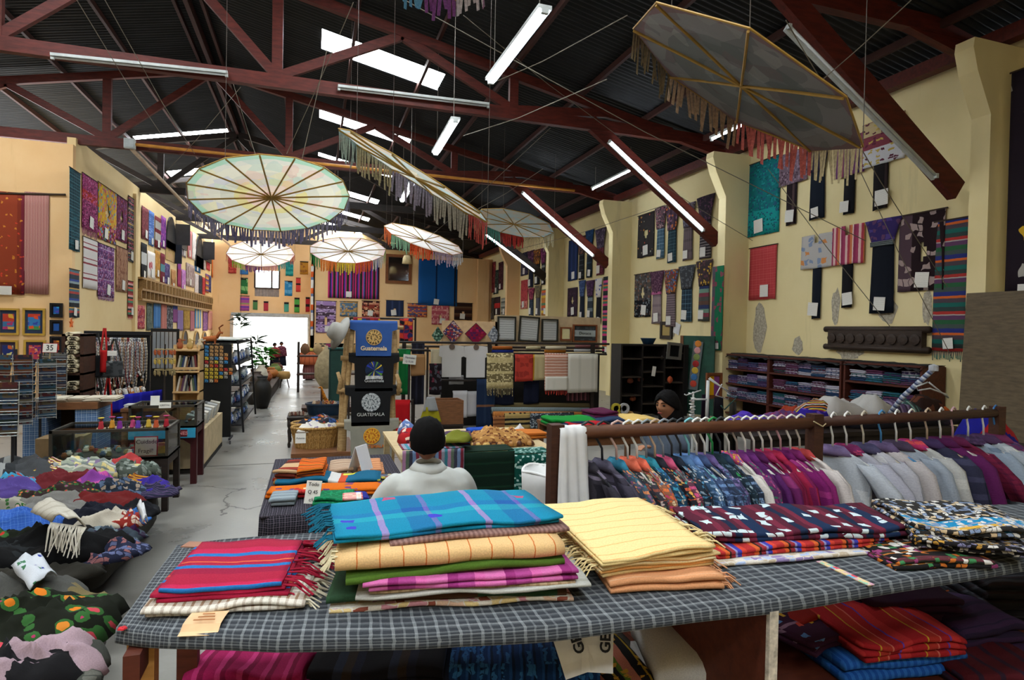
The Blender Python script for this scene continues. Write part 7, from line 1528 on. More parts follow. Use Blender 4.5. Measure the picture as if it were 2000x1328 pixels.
for k in range(14):
    t = thing('polished_stone', 'small polished stone inside the rear glass case', 'stone', (X2+.1+(X3-X2-.2)*rr.random(), Y2_+.08+.36*rr.random(), .733), rr.random()*6, 'polished stones in the rear glass case'); MB().lathe([(0, 0), (.025, .006), (.03, .018), (.016, .03), (0, .034)], n=9, sy=.7).build('stone', plain(['#8c8c88', '#6c4c3c', '#c8c4bc', '#3c4c54', '#a86c5c'][k % 5], .3), t, smooth=True)
t = thing('straw_fan', 'pink and straw paper fan standing in the rear glass case', 'fan', (onY(Y2_+.3, 322, 812).x, Y2_+.3, .735)); mb = MB(); mb.prism([(-.14, 0), (.14, 0), (.13, .05), (.05, .1), (0, .14), (-.06, .09), (-.13, .05)], -.005, .005); mb.build('fan', plain('#a8645c'), t); mb = MB(); mb.prism([(.02, .0), (.14, .0), (.08, .07), (.0, .16)], .006, .012); mb.build('straw_edge', plain('#c8b07c'), t)
card('small white card on top of the rear glass case', onZ(.985, 300, 793)+Vector((0, .06, 0)), .1, .12, 0, .15)
card('white lettered card on top of the rear glass case', onZ(.985, 322, 797), .13, .07, 0, .15, 'CRISTAL', size=.028)
# ---- postcard spinners
def spinner(u, v0, v1, dep, cols, rows, label, seed, stand=True, card_w=.15, wire='#8c8e8c'):
    c = atD(u, (v0+v1)/2, dep); zt_, zb_ = atD(u, v0, dep).z, atD(u, v1, dep).z; t = thing('postcard_rack', label, 'postcard rack', (c.x, c.y, 0), -YAW, 'postcard racks at left'); mw_ = plain(wire, .4, .5); H = (zt_-zb_)/rows; rr = random.Random(seed)
    MB().tube([(0, .12, 0), (0, .12, zt_+.05)], .014, 6).build('pole', plain('#26262a', .5), t)
    MB().lathe([(0, .03), (.11, .02), (.13, 0), (0, 0)], (0, .12, 0), 20).build('base', plain('#26262a', .5), t)
    pal = ['#2c3444', '#3c2824', '#4c4434', '#202a26', '#343e50', '#482222', '#5c5c58', '#24222a', '#2c4454', '#50321f']
    for ci, (dx, dy, az) in enumerate(cols):
        M = Matrix.Rotation(az, 3, 'Z'); ctr = Vector((dx, dy, 0)); mb = MB()
        for s in (-1, 1): mb.tube([ctr+M @ Vector((s*card_w*.55, .01, zb_-.02)), ctr+M @ Vector((s*card_w*.55, .03, zt_))], .004, 4)
        for r in range(rows):
            z = zb_+H*r
            mb.tube([ctr+M @ Vector((-card_w*.55, -.02, z+.03)), ctr+M @ Vector((card_w*.55, -.02, z+.03))], .003, 4); mb.tube([ctr+M @ Vector((-card_w*.55, -.015, z)), ctr+M @ Vector((card_w*.55, -.015, z))], .003, 4)
            for s in (-1, 1): mb.tube([ctr+M @ Vector((s*card_w*.55, -.02, z+.03)), ctr+M @ Vector((s*card_w*.55, .02, z+.03))], .003, 4)
        mb.build('wire_frame', mw_, t)
        for r in range(rows):
            z = zb_+H*r; c1, c2, c3 = rr.sample(pal, 3); R_ = M @ Matrix.Rotation(-.16, 3, 'X')
            MB().box(ctr+M @ Vector((0, .012, z+H*.5)), (card_w, .006, H*.94), R_).build('postcard', fq('%s h%.3f:%s*3,%s*2 m.03x.025@.4:%s,%s' % (c1, H, c1, c2, c3, c2)), t)
        MB().tube([ctr+M @ Vector((0, .02, zt_-.05)), Vector((0, .12, zt_-.05))], .005, 4).build('arm', mw_, t); MB().tube([ctr+M @ Vector((0, .02, zb_)), Vector((0, .12, zb_))], .005, 4).build('arm', mw_, t)
    return t
spinner(62, 700, 815, 6.6, ((-.17, 0, -.7), (.01, -.07, -.05), (.17, 0, .75)), 7, 'spinning wire rack of postcards, middle one at left', 1)
spinner(12, 692, 830, 6.2, ((-.16, 0, -.6), (.0, -.05, 0), (.14, .04, .8)), 7, 'spinning wire rack of postcards at the left edge', 2)
spinner(113, 688, 770, 7.4, ((-.13, -.02, -.4), (.02, -.02, .35)), 6, 'narrow wire rack of postcards farthest right of the three', 3)
spinner(5, 745, 850, 5.8, ((-.1, -.02, -.2), (.07, -.03, .4)), 5, 'low white wire rack of cards at the left edge', 4, wire='#b8bcb8')
card('red bordered price card on top of the postcard racks', atD(97, 688, 7.0), .16, .1, -.3, .1, '35', border='#8c2430', size=.09); MB().box((0, .006, -.15), (.015, .006, .4)).build('stick', plain('#8c7c5c'), bpy.data.objects[[o_.name for o_ in C.objects if o_.get('label', '').startswith('red bordered price')][0]])
# ---- cabinet with rolled posters, counter
a_ = onY(9.0, 122, 652); b_ = onY(9.0, 165, 652); W = b_.x-a_.x; t = thing('poster_cabinet', 'dark brown cabinet holding rolled white posters', 'cabinet', ((a_.x+b_.x)/2, 9.2, 0)); H = a_.z; m_cab = wood('#2c1a12', '#44281a', 2)
for s in (-1, 1): MB().box((s*(W/2-.02), 0, H/2), (.04, .45, H)).build('side_panel', m_cab, t)
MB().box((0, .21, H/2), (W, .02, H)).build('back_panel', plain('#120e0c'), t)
zs = [onY(9.0, 143, v).z for v in (652, 692, 728, 762, 800)]
for z in zs: MB().box((0, 0, z-.015), (W, .45, .03)).build('shelf_board', m_cab, t)
px = t.location.x
for s in range(3):
    n = (18, 14, 8)[s]
    for k in range(n):
        r = .03; col = k % 4; row = k//4; x = px-W/2+.07+col*(W-.16)/3.4+(.02 if row % 2 else 0); z = zs[s+1]+.031+row*.056
        t2 = thing('rolled_poster', 'rolled white poster, %s in the %s compartment of the dark cabinet' % (nth(k), ('top', 'middle', 'bottom')[s]), 'poster', (x, 8.96, z), 0, 'rolled posters in the cabinet'); M = Matrix.Rotation(-PI/2, 3, 'X'); MB().lathe([(0, .012), (r*.35, .012), (r*.35, 0), (r, 0), (r, .36), (0, .36)], ax=M, n=10).build('roll', plain('#c0b496', .9, 0, .05), t2, smooth=True)
a_, b_ = onY(8.2, 98, 790), onY(8.2, 186, 790); zc = a_.z+.02; t = thing('sales_counter', 'wooden counter topped with stacked papers and blue plaid sides', 'counter', ((a_.x+b_.x)/2-.12, 8.45, 0)); W = b_.x-a_.x+.3
MB().box((0, 0, zc-.04), (W, .55, .08)).build('countertop', m_mid, t); mp = fq('#4c6c98 x.05@.18:#9cb0c8')
for s in (-1, 1): MB().box((s*(W/2-.12), 0, (zc-.08)/2), (.22, .5, zc-.08)).build('plaid_side', mp, t)
MB().box((0, .2, (zc-.08)/2), (W-.3, .02, zc-.08)).build('back_board', plain('#4c3c2c'), t)
cx, cz = t.location.x, zc
for k in range(5):
    o = fold_at('stack of cream paper sheets on the counter, %s' % ('leftmost', 'second from left', 'middle', 'second from right', 'rightmost')[k], '#c4bcaa h.01:#c4bcaa,#a89c88', (cx-W/2+.16+.17*k, 8.22, cz), .155, .3, .05, 0, 5, k, name='paper_stack', cat='paper', wav=.001)
p = onY(8.1, 128, 835); t = thing('cardboard_box', 'brown cardboard box standing under the counter', 'box', (p.x, 7.98, 0)); MB().box((0, 0, .36), (.38, .3, .72)).build('box', plain('#8c7454', .9), t); MB().box((.21, -.02, .37), (.04, .26, .74), Matrix.Rotation(.1, 3, 'Y')).build('flap', plain('#a08864', .9), t)
# ---- bead panel with necklaces
a_, b_ = onY(11.0, 166, 648), onY(11.0, 292, 646); zt_ = (a_.z+b_.z)/2; W = b_.x-a_.x; t = thing('necklace_board', 'tall black panel hung with bead necklaces', 'panel', ((a_.x+b_.x)/2, 11.05, floor_z(11))); px, H = t.location.x, zt_-t.location.z
MB().box((0, 0, H/2), (W, .04, H)).build('board', plain('#0e0e10', .8), t); MB().box((0, -.01, H-.03), (W+.04, .05, .06)).build('top_rail', plain('#17171a'), t)
pal = [('silver white', '#b0b0b0'), ('pearl', '#c8c4bc'), ('amber brown', '#8c6440'), ('black and white', '#8c8c90'), ('bone', '#a89c88'), ('grey', '#6c6c74'), ('dark red', '#7c2c2c')]
for k in range(40):
    nm, c = pal[k % 7]; x = px-W/2+.06+(W-.12)*k/39; ln_ = .5+.35*rr.random(); z0 = zt_-.1-(.0 if k % 2 else .06)
    t2 = thing('bead_necklace', nm+' bead necklace, %s from the left on the black panel' % nth(k), 'necklace', (x, 11.0, z0), 0, '%s necklaces on the black panel' % nm); w_ = .03
    MB().tube([(-w_*.3, 0, 0), (-w_, -.01, -ln_*.3), (-w_*.8, -.012, -ln_*.8), (0, -.015, -ln_), (w_*.8, -.012, -ln_*.8), (w_, -.01, -ln_*.3), (w_*.3, 0, 0)], .011, 5).build('beads', fq('%s h.05:%s*2,#17171a,%s,#2c2c30*.6' % (c, c, c)), t2, smooth=True); MB().lathe([(0, -.03), (.016, -.015), (.016, .01), (0, .02)], (0, -.015, -ln_-.01), 8).build('pendant', plain(c, .4), t2, smooth=True)
# shoulder bags and red straps on a stand in front
p = onY(9.6, 205, 760); t = thing('bag_stand', 'black post stand carrying woven shoulder bags', 'stand', (p.x, 9.75, 0)); MB().tube([(0, 0, 0), (0, 0, onY(9.6, 205, 675).z)], .02, 6).build('post', plain('#1c1c1e'), t); MB().box((0, 0, .015), (.24, .24, .03)).build('base', plain('#1c1c1e'), t)
for u, v, lab, c, w_, h_ in ((188, 715, 'black and white woven shoulder bag on the stand', '#1c1c1e v.12:#1c1c1e*2,#8c8c84', .22, .3), (177, 735, 'pale striped shoulder bag at the left of the stand', '#a8a090 v.1:#a8a090*2,#5c5c4c,#c8b04c*.4', .14, .4), (222, 720, 'grey mottled shoulder bag on the stand', '#3c3e40 m.05x.05@.4:#6c7070,#2c2e30', .26, .22), (203, 705, 'red strapped shoulder bag on the stand', '#a81c1c', .09, .3), (190, 790, 'beige bag with black straps hanging low on the stand', '#9c8c6c v.1:#9c8c6c*2,#2c2c2c', .14, .2), (210, 800, 'red bag with yellow hem hanging low on the stand', '#b01c1c h.3:#c89c2c*.3,#b01c1c*2', .13, .26)):
    q = onY(9.6, u, v); t = thing('shoulder_bag', lab, 'bag', (q.x, 9.6, q.z), 0, 'shoulder bags on the stand'); sheet('bag', fq(c), t, lambda k: w_/2*(.85+.2*k), h_/2, -h_/2, 1, .02, curve=.04); mb = MB(); mb.tube([(-w_*.35, -.01, h_/2), (-.01, .02, h_/2+.3), (.01, .02, h_/2+.3), (w_*.35, -.01, h_/2)], .012, 5); mb.build('strap', plain('#a81c1c' if 'red' in lab else '#26241f'), t)
for u, v, lab in ((219, 690, 'white tag with red ribbon bow hanging by the bead panel'), (195, 816, 'white tag on the beige bag'), (214, 818, 'white tag on the red bag')):
    q = onY(9.5, u, v); t = thing('price_tag', lab, 'tag', q); MB().box((0, 0, 0), (.11, .004, .07)).build('card', m_card, t); MB().tube([(0, 0, .035), (0, .01, .12)], .005, 4).build('string', plain('#a81c1c'), t)
# strip mirrors, bookshelf, magnet panel
a_ = onY(11.6, 297, 645); b_ = onY(11.6, 345, 645); zt_ = a_.z; zb_ = onY(11.6, 320, 722).z
t = thing('strip_panel', 'pale wooden panel behind the tall narrow mirrors', 'panel', ((a_.x+b_.x)/2, 11.66, floor_z(11.6))); MB().box((0, 0, (zt_+.03-t.location.z)/2), (b_.x-a_.x+.06, .03, zt_+.03-t.location.z)).build('board', plain('#1a1815'), t)
for k in range(6):
    x = a_.x+(b_.x-a_.x)*(k+.5)/6; t = thing('narrow_mirror', 'tall narrow mirror on the dark panel, number counted from the left: %s' % ('first', 'second', 'third', 'fourth', 'fifth', 'sixth')[k], 'mirror', (x, 11.62, (zt_+zb_)/2), 0, 'narrow mirrors'); hh = zt_-zb_-.05; MB().box((0, 0, 0), (.05, .01, hh)).build('glass', NT('mirror_strip').done(lin('#c8ccd0'), .15, .6), t); MB().box((0, .006, 0), (.065, .01, hh+.02)).build('backing', plain('#3c2c20'), t)
a_, b_ = onY(10.3, 338, 690), onY(10.3, 390, 690); W = b_.x-a_.x; m_pine = wood('#b08c5c', '#c8a674', 3); t = thing('book_stand', 'pale pine book stand with sloping side panels', 'bookshelf', ((a_.x+b_.x)/2, 10.5, 0)); bx = t.location.x
zz = [onY(10.3, 365, v).z for v in (684, 726, 766)]; top = onY(10.3, 365, 674).z
for s in (-1, 1): MB().box((s*(W/2-.015)-(.0 if s > 0 else -.0), 0, top/2), (.03, .36, top)).build('side_panel', m_pine, t)
MB().box((0, .17, top/2), (W, .02, top)).build('back_panel', m_pine, t)
for z in zz: MB().box((0, -.02, z), (W, .4, .025)).build('shelf_board', m_pine, t)
MB().box((0, -.2, zz[1]+.05), (W, .015, .04)).build('lip', m_pine, t)
for s in (1, 2):
    for k in range(10):
        x = bx-W/2+.05+(W-.1)*k/9; c = ['#3c3c44', '#8c8478', '#6c2c2c', '#b8ac94', '#4c5c44', '#2c3c5c', '#c8c0b0', '#7c5c3c', '#54344c', '#a8a49c'][(k+s*3) % 10]; hh = .2+.06*rr.random()
        t2 = thing('book', '%s book on the %s shelf of the pine stand' % (('charcoal', 'taupe', 'dark red', 'cream', 'olive', 'navy', 'ivory', 'brown', 'plum', 'light grey')[(k+s*3) % 10], ('upper', 'lower')[s-1]), 'book', (x, 10.42, zz[s]+.013), 0, 'books on the pine stand'); t2.rotation_euler = (0, .18 if k < 6 else -.1, 0); MB().box((0, 0, hh/2), (.026, .16, hh)).build('cover', plain(c), t2); MB().box((.0, .006, hh/2), (.018, .155, hh-.01)).build('pages', plain('#d8d0bc'), t2)
for k, (dx, c, lab) in enumerate(((-.12, '#8c4c2c', 'brown clay animal on top of the pine stand'), (.02, '#a88c54', 'straw figure on top of the pine stand'), (.16, '#b8a88c', 'pale clay bird on top of the pine stand'))):
    t = thing('clay_figure', lab, 'figurine', (bx+dx, 10.45, zz[0]+.013)); MB().lathe([(.03, 0), (.05, .04), (.04, .09), (.02, .11), (.03, .14), (0, .17)], n=10, sy=.7).build('body', plain(c), t, smooth=True); MB().tube([(.03, 0, .13), (.08, 0, .14)], .01, 5).build('beak', plain(c), t)
# wire carousel of key rings beside the book stand
p = onY(9.9, 322, 700); t = thing('trinket_carousel', 'thin carousel of hanging key rings left of the book stand', 'carousel', (p.x, 9.9, 0)); MB().tube([(0, 0, 0), (0, 0, onY(9.9, 322, 672).z)], .012, 6).build('pole', plain('#2c2620'), t); MB().lathe([(0, 0), (.18, 0), (.16, .02), (0, .03)], n=16).build('base', plain('#2c2620'), t)
for j, v in enumerate((682, 700, 722)):
    z = onY(9.9, 322, v).z; MB().tube([(.13*math.cos(k*PI/6), .13*math.sin(k*PI/6), z) for k in range(13)], .006, 4).build('ring', plain('#8c7c54'), t)
    mb = MB()
    for k in range(10): mb.lathe([(0, -.09), (.012, -.07), (.014, -.03), (0, 0)], (.13*math.cos(k*PI/5), .13*math.sin(k*PI/5), z), 6)
    mb.build('trinkets', plain(['#a8542c', '#b89c4c', '#8c7c54'][j]), t)
a_ = onF(388, 855); a_, b_ = onY(11.3, 388, 672), onY(11.3, 452, 670); W = b_.x-a_.x; zt_ = a_.z; t = thing('magnet_board', 'tall black board on casters covered with small magnets', 'board', ((a_.x+b_.x)/2, 11.35, floor_z(11.3))); px, pz = t.location.x, t.location.z
MB().box((0, 0, (zt_-pz+.1)/2), (W, .05, zt_-pz-.1)).build('board', plain('#0c0c0d', .7), t); 
for s in (-1, 1): MB().box((s*W/2, 0, .09), (.03, .4, .03)).build('foot', plain('#26262a'), t); MB().tube([(s*W/2, -.17, .03), (s*W/2+.02, -.17, .03)], .03, 10).build('caster', plain('#3c3c40'), t)
mp_ = [('red', '#a83434'), ('blue', '#3c7cae'), ('tan', '#b08858'), ('cream', '#b8ac94'), ('yellow', '#c0a83c'), ('orange', '#b8642c'), ('grey', '#8c8c88')]
zr = [onY(11.3, 420, 678+7.3*k).z for k in range(10)]
for r in range(10):
    nc = (5, 5, 6, 6, 6, 5, 7, 7, 6, 4)[r]
    for k in range(nc):
        nm, c = mp_[(0 if r < 2 and k == 0 else 1 if r < 3 and k == 1 else 2 if r < 3 else 4 if 5 < r < 9 and k < 4 else (r*3+k*2) % 7)]
        x = px-W/2+.045+.075*k; t2 = thing('fridge_magnet', nm+' square magnet on the black board, row %s, %s from left' % (nth(r), nth(k)), 'magnet', (x, 11.318, zr[r]), 0, nm+' magnets on the black board'); MB().box((0, 0, 0), (.058, .012, .05)).build('tile', fq(c+' m.015x.015@.4:%s,#2c2420,#d8c8b0' % c), t2)
# blue velvet tray of goods
a_, b_ = onZ(1.0, 212, 776), onZ(1.0, 312, 752); p, q = Vector((onY(10.0, 212, 770).x, 9.5, 0)), Vector((onY(10.6, 312, 745).x, 10.6, 0)); dv = q-p
t = thing('velvet_tray', 'slanted tray with bright blue velvet front full of packets', 'tray', p, math.atan2(dv.y, dv.x)); W = dv.length; zt_ = .98
mb = MB(); mb.grid(lambda a, b: (a*W, -.02-.02*abs(math.sin(a*14)), .74+.24*b), 24, 4); mb.build('velvet_front', fq('#1c1c90 v.2:#1c1c90*2,#2424a4'), t, smooth=True, thick=.01); MB().box((W/2, .2, .72), (W, .42, .04)).build('tray', m_mid, t)
for s in (.08, .92):
    for d_ in (.03, .38): MB().box((W*s, d_, .35), (.05, .05, .7)).build('leg', m_mid, t)
Mt = Matrix.Rotation(math.atan2(dv.y, dv.x), 3, 'Z')
for k in range(20):
    w_ = p+Mt @ Vector((.04+(W-.08)*k/19, .12+.08*(k % 2), .74)); nm, c = [('brown', '#8c6040'), ('white', '#c8c8c8'), ('orange', '#b87034'), ('cream', '#c0b090'), ('grey', '#6c6c70')][(k*3) % 5]
    o = thing('goods_packet', nm+' packet standing %s from the left in the blue velvet tray' % nth(k), 'packet', w_, math.atan2(dv.y, dv.x), nm+' packets in the velvet tray'); o.rotation_euler = (-.3, 0, math.atan2(dv.y, dv.x)); MB().box((0, 0, .15), (.05, .02, .3)).build('packet', fq(c+' m.03x.03@.3:#3c2c24,#d8d0c0'), o); MB().box((0, -.011, .27), (.04, .004, .04)).build('label', plain('#d8d4cc'), o)
# papers and cream aisle counter with grey boxes
a_, b_ = onF(398, 920), onF(432, 872); t = thing('aisle_counter', 'low cream counter along the aisle with a dark base', 'counter', (a_.x-.25, a_.y-.1, 0)); D = 2.0
MB().box((.02, D/2, .3), (.42, D, .5)).build('carcass', plain('#c0ac88', .8), t); MB().box((0, D/2, .03), (.46, D, .07)).build('plinth', plain('#2c2824'), t)
for k in range(12):
    o = thing('grey_packet', 'grey packet on the cream aisle counter, %s from the near end' % nth(k), 'packet', (a_.x-.2+.06*(k % 2), a_.y+.05+k*(D-.3)/12, .555), 0, 'grey packets on the aisle counter'); o.rotation_euler = (.1, .25, 0); MB().box((0, 0, .11), (.14, .1, .22)).build('packet', plain(['#8c8e8c', '#a8aaa8', '#6c6e70', '#b8b4a8'][k % 4]), o); MB().box((.072, 0, .12), (.004, .07, .1)).build('label', plain('#c8c8c0'), o)
for k in range(6):
    q = onY(9.2, 250+12*k, 792); fold_at('stack of white printed papers behind the glass cases, %s' % ('first', 'second', 'third', 'fourth', 'fifth', 'sixth')[k], '#b8b8b4 h.012:#b8b8b4,#8c8c8c', (q.x, 9.25, .86), .14, .2, .05, .1*k, 4, k, name='paper_stack', cat='paper', wav=.003)
simple_table('paper_table', 'plain table with papers behind the rear glass case', onY(9.2, 235, 792).x, onY(9.2, 330, 792).x, 9.2, 9.9, .86, m_mid)
# ---- black metal shelving with ceramics along the aisle
def metal_rack(x0, x1, y0, y1, zt_, zf, label, seed, gname):
    t = thing('metal_shelving', label, 'shelving', ((x0+x1)/2, (y0+y1)/2, zf)); W, D, H = x1-x0, y1-y0, zt_-zf; mk = plain('#17171a', .5)
    for sx in (-1, 1):
        for sy in (-1, 1): MB().beam((sx*W/2, sy*D/2, 0), (sx*(W/2)-(.12 if sx > 0 else 0), sy*D/2, H), .035, .035).build('leg', mk, t)
    lv = [.14, .5, .9, 1.3, 1.7]
    for z in lv:
        if z < H: MB().box((-.03, 0, z), (W*.98-.1*z/H, D, .025)).build('shelf_board', mk, t)
    MB().box((-.06, 0, H), (W*.9, D, .02)).build('shelf_board', plain('#a8b4b0', .3), t)
    rr = random.Random(seed); pal = [('blue and white', '#6c84b8'), ('white', '#b8bcbc'), ('clear', '#98a8ac'), ('grey blue', '#5c7088'), ('pink', '#b8686c')]
    for li, z in enumerate(lv[:4]):
        n = int(D/.16)
        for k in range(n):
            nm, c = pal[(k+li*2) % (3 if li != 1 else 5)]; y = t.location.y-D/2+.1+(D-.2)*k/max(1, n-1); x = t.location.x+W/2-.2+rr.uniform(-.06, .04); h = rr.uniform(.14, .24); r = h*.32
            o = thing('ceramic_piece', '%s ceramic jar, %s along the %s level of the %s' % (nm, nth(k), ('lowest', 'second', 'third', 'top')[li], gname), 'ceramics', (x, y, zf+z+.014), 0, 'ceramics on the '+gname); MB().lathe([(0, 0), (r*.6, 0), (r, h*.35), (r*.8, h*.75), (r*.5, h*.85), (r*.6, h), (r*.5, h*.97), (0, h*.3)], n=12).build('jar', fq(c+' m.04x.04@.3:#2c3c7c,#d8d8d8'), o, smooth=True)
    return t
a_, b_ = onF(477, 842), onF(502, 812); metal_rack(a_.x-.75, a_.x, a_.y-.15, b_.y, onY(12.4, 470, 664).z, floor_z(12.6), 'black metal shelving of blue and white ceramics by the aisle', 1, 'near metal shelving')
# platform with pottery further down the aisle
a_, b_ = onF(525, 785), onF(546, 742); t = thing('pottery_platform', 'low dark platform of pottery along the far aisle', 'platform', (a_.x-.55, (a_.y+b_.y)/2, floor_z((a_.y+b_.y)/2)-.02)); MB().box((0, 0, .2), (1.1, b_.y-a_.y, .36)).build('box', plain('#2c221c', .8), t); MB().box((0, 0, .395), (1.16, b_.y-a_.y+.06, .03)).build('top', plain('#3c2e24', .7), t); pzf = t.location.z+.41
def vase(u, y, h, r, c, label, prof=None, zb=None, x=None):
    q = onY(y, u, 700); o = thing('clay_vase', label, 'vase', (q.x if x is None else x, y, floor_z(y)+.0 if zb is None else zb)); pr = prof or [(0, 0), (.55, 0), (.95, .35), (1, .55), (.75, .8), (.45, .9), (.55, 1), (.42, .97), (0, .4)]
    MB().lathe([(a*r, b*h) for a, b in pr], n=20).build('vase', plain(c, .45, 0, .2, 4), o, smooth=True); MB().tube([(.5*r*math.cos(k*PI/8), .5*r*math.sin(k*PI/8), h*.985) for k in range(17)], r*.06, 5).build('rim', plain(c), o, smooth=True); return o
vase(513, 16.6, .82, .24, '#1c1a18', 'large black clay vase standing by the aisle')
vase(503, 18.6, .5, .2, '#3c2e26', 'dark brown clay vase on the platform', zb=pzf)
vase(511, 20, .6, .19, '#b8b09c', 'tall cream clay vase on the platform', zb=pzf)
vase(520, 21, .35, .2, '#8c4c2c', 'terracotta pot on the platform', zb=pzf); vase(530, 22.6, .35, .25, '#a8642c', 'orange glazed pot on the platform', zb=pzf); vase(537, 24, .4, .24, '#6c7c3c', 'green glazed pot on the platform', zb=pzf); vase(541, 25.6, .35, .24, '#5c3424', 'small brown pot at the far end of the platform', zb=pzf)
vase(496, 17.6, .6, .22, '#2a2420', 'round black cauldron behind the metal shelving', zb=None)
vase(497, 24, 1.1, .28, '#34302c', 'tall dark amphora behind the platform', x=-2.9)
o = thing('hide_drum_stool', 'small round stool with thin legs at the end of the platform', 'stool', onF(553, 757)); 
for k in range(3): MB().tube([(.2*math.cos(k*2.1), .2*math.sin(k*2.1), 0), (.12*math.cos(k*2.1), .12*math.sin(k*2.1), .35)], .02, 5).build('leg', plain('#3c2c20'), o)
MB().lathe([(0, .3), (.22, .32), (.25, .45), (.22, .58), (0, .6)], n=16).build('seat', plain('#a8824c', .8), o, smooth=True)
def leafy(label, p, h, n, c, seed, spread=.5, name='potted_plant', leaf=.22, pot=True):
    rr = random.Random(seed); o = thing(name, label, 'plant', p); 
    if pot: MB().lathe([(0, 0), (.16, 0), (.22, .28), (.2, .28), (0, .2)], n=14).build('pot', plain('#5c4030'), o, smooth=True)
    mc2 = plain(c, .6, 0, .3, 8)
    for k in range(n):
        a = rr.random()*6.28; z = .25+h*rr.random()*.8; r = spread*rr.random()*.6; d = Vector((math.cos(a), math.sin(a), rr.uniform(-.1, .7))); b0 = Vector((math.cos(a)*r*.3, math.sin(a)*r*.3, z)); s = d.cross(Vector((0, 0, 1))).normalized()*leaf*.22; L_ = leaf*rr.uniform(.7, 1.3)*1.4
        mb = MB(); mb._add([b0, b0+d*L_*.4+s, b0+d*L_-Vector((0, 0, L_*.25)), b0+d*L_*.4-s], [(0, 1, 2, 3)]); mb.build('leaf', mc2, o)
    for k in range(5): a = k*1.3; MB().tube([(0, 0, .1), (.08*math.cos(a), .08*math.sin(a), h*.5), (.2*math.cos(a)*spread*2, .2*math.sin(a)*spread*2, h)], .012, 4).build('stem', plain('#3c4c24'), o)
    return o
p = onF(512, 735); leafy('tall dark leafy plant beside the street door', (p.x-.4, 31, floor_z(31)), 1.9, 70, '#1c3424', 1, .7, leaf=.4); leafy('bright green spiky plant at the platform', (onY(26, 518, 700).x, 26, pzf-.1), .9, 40, '#3c8c2c', 2, .5, leaf=.4); leafy('bushy plant in front of the shelving by the door', (-4.4, 33, floor_z(33)), 1.6, 60, '#24442c', 3, .8, leaf=.4)
o = leafy('hanging plant trailing in the bright doorway', (onY(39, 470, 640).x, 39, onY(39, 470, 648).z), .9, 50, '#1c3c28', 4, .7, 'hanging_plant', .4, False); MB().tube([(0, 0, .5), (0, 0, roof_z(o.location.x)-o.location.z-.05)], .01, 4).build('cord', plain('#3c342c'), o)
# stalls on the right of the far aisle
p = onF(603, 742); o = thing('dressed_mannequin', 'mannequin in an orange huipil with a bright collar and long rose skirt', 'mannequin', (p.x, p.y, floor_z(p.y))); dz_ = p.y; zt_ = onY(p.y, 605, 680).z-floor_z(p.y)
MB().lathe([(.24, .05), (.26, zt_*.3), (.2, zt_*.62)], n=18).build('skirt', fq('#8c5458 v.1:#8c5458*2,#a87068'), o, smooth=True); MB().lathe([(.5, zt_*.5), (.46, zt_*.62), (.38, zt_*.85), (.2, zt_*.97), (.1, zt_)], n=20).build('huipil', fq('#b8603c v.2:#b8603c*3,#984c30'), o, smooth=True); MB().lathe([(.32, zt_*.9), (.24, zt_*.97), (.11, zt_*1.01)], n=20).build('collar', fq('#c8b83c h.06:#c8b83c,#3c8c4c,#c83c3c'), o, smooth=True); MB().lathe([(0, 0), (.2, 0), (.05, .06), (0, .06)], n=12).build('base', plain('#2c221c'), o)
q = onY(17, 637, 715); 
o = thing('burlap_sack', 'beige burlap sack hanging on a post right of the aisle', 'sack', (q.x, 17, q.z)); mb = MB(); MB().lathe([(0, -.62), (.12, -.6), (.3, -.3), (.3, 0), (.2, .3), (.05, .48), (.04, .55)], n=18, sy=.6).build('sack', plain('#9c8c6c', .95, 0, .2, 8), o, smooth=True); MB().box((-.1, .2, -q.z/2+.15), (.06, .06, q.z+.45)).build('post', m_cab, o); MB().tube([(0, 0, .5), (-.1, .2, .6)], .02, 5).build('tie', plain('#7c6c4c'), o)
q = onY(15, 633, 765); o = thing('carved_giraffe', 'orange carved giraffe figure standing right of the aisle', 'carving', (q.x, 15, floor_z(15)+.2)); o.scale = (.5,)*3; mg_ = fq('#b8701c m.05x.05@.3:#4c2c10')
MB().tube([(.12, 0, .2), (.02, 0, .4), (-.1, 0, .78), (-.14, 0, .9)], [.1, .09, .05, .05], 10).build('neck', mg_, o, smooth=True); MB().lathe([(0, -.16), (.13, -.08), (.14, .08), (0, .2)], (.12, 0, .2), 12, Matrix.Rotation(PI/2, 3, 'Y')).build('body', mg_, o, smooth=True); MB().tube([(-.12, 0, .9), (-.26, 0, .86)], [.05, .03], 8).build('head', mg_, o, smooth=True)
for k in range(4): MB().tube([(.02+.2*(k % 2), .06*(k//2*2-1), .16), (.02+.2*(k % 2), .06*(k//2*2-1), 0)], .02, 6).build('leg', mg_, o)
simple_table('trinket_table', 'dark table of trinkets right of the aisle under the giraffe', q.x-.5, q.x+.9, 14.7, 15.4, floor_z(15)+.2, m_cab, z0=floor_z(15))
q = onY(13, 659, 700); o = thing('green_cabinet', 'narrow dark green cabinet standing left of the ladder', 'cabinet', (q.x, 13.2, floor_z(13))); hh = onY(13, 659, 681).z-floor_z(13); MB().box((0, 0, hh/2), (.32, .4, hh)).build('body', plain('#14302c', .5), o); MB().box((0, -.21, hh/2), (.26, .02, hh-.1)).build('door', plain('#183a34', .5), o); MB().box((.1, -.23, hh*.5), (.02, .02, .1)).build('handle', plain('#8c8c84', .3, .6), o); MB().box((0, 0, hh), (.36, .44, .03)).build('top', plain('#1c4440'), o)
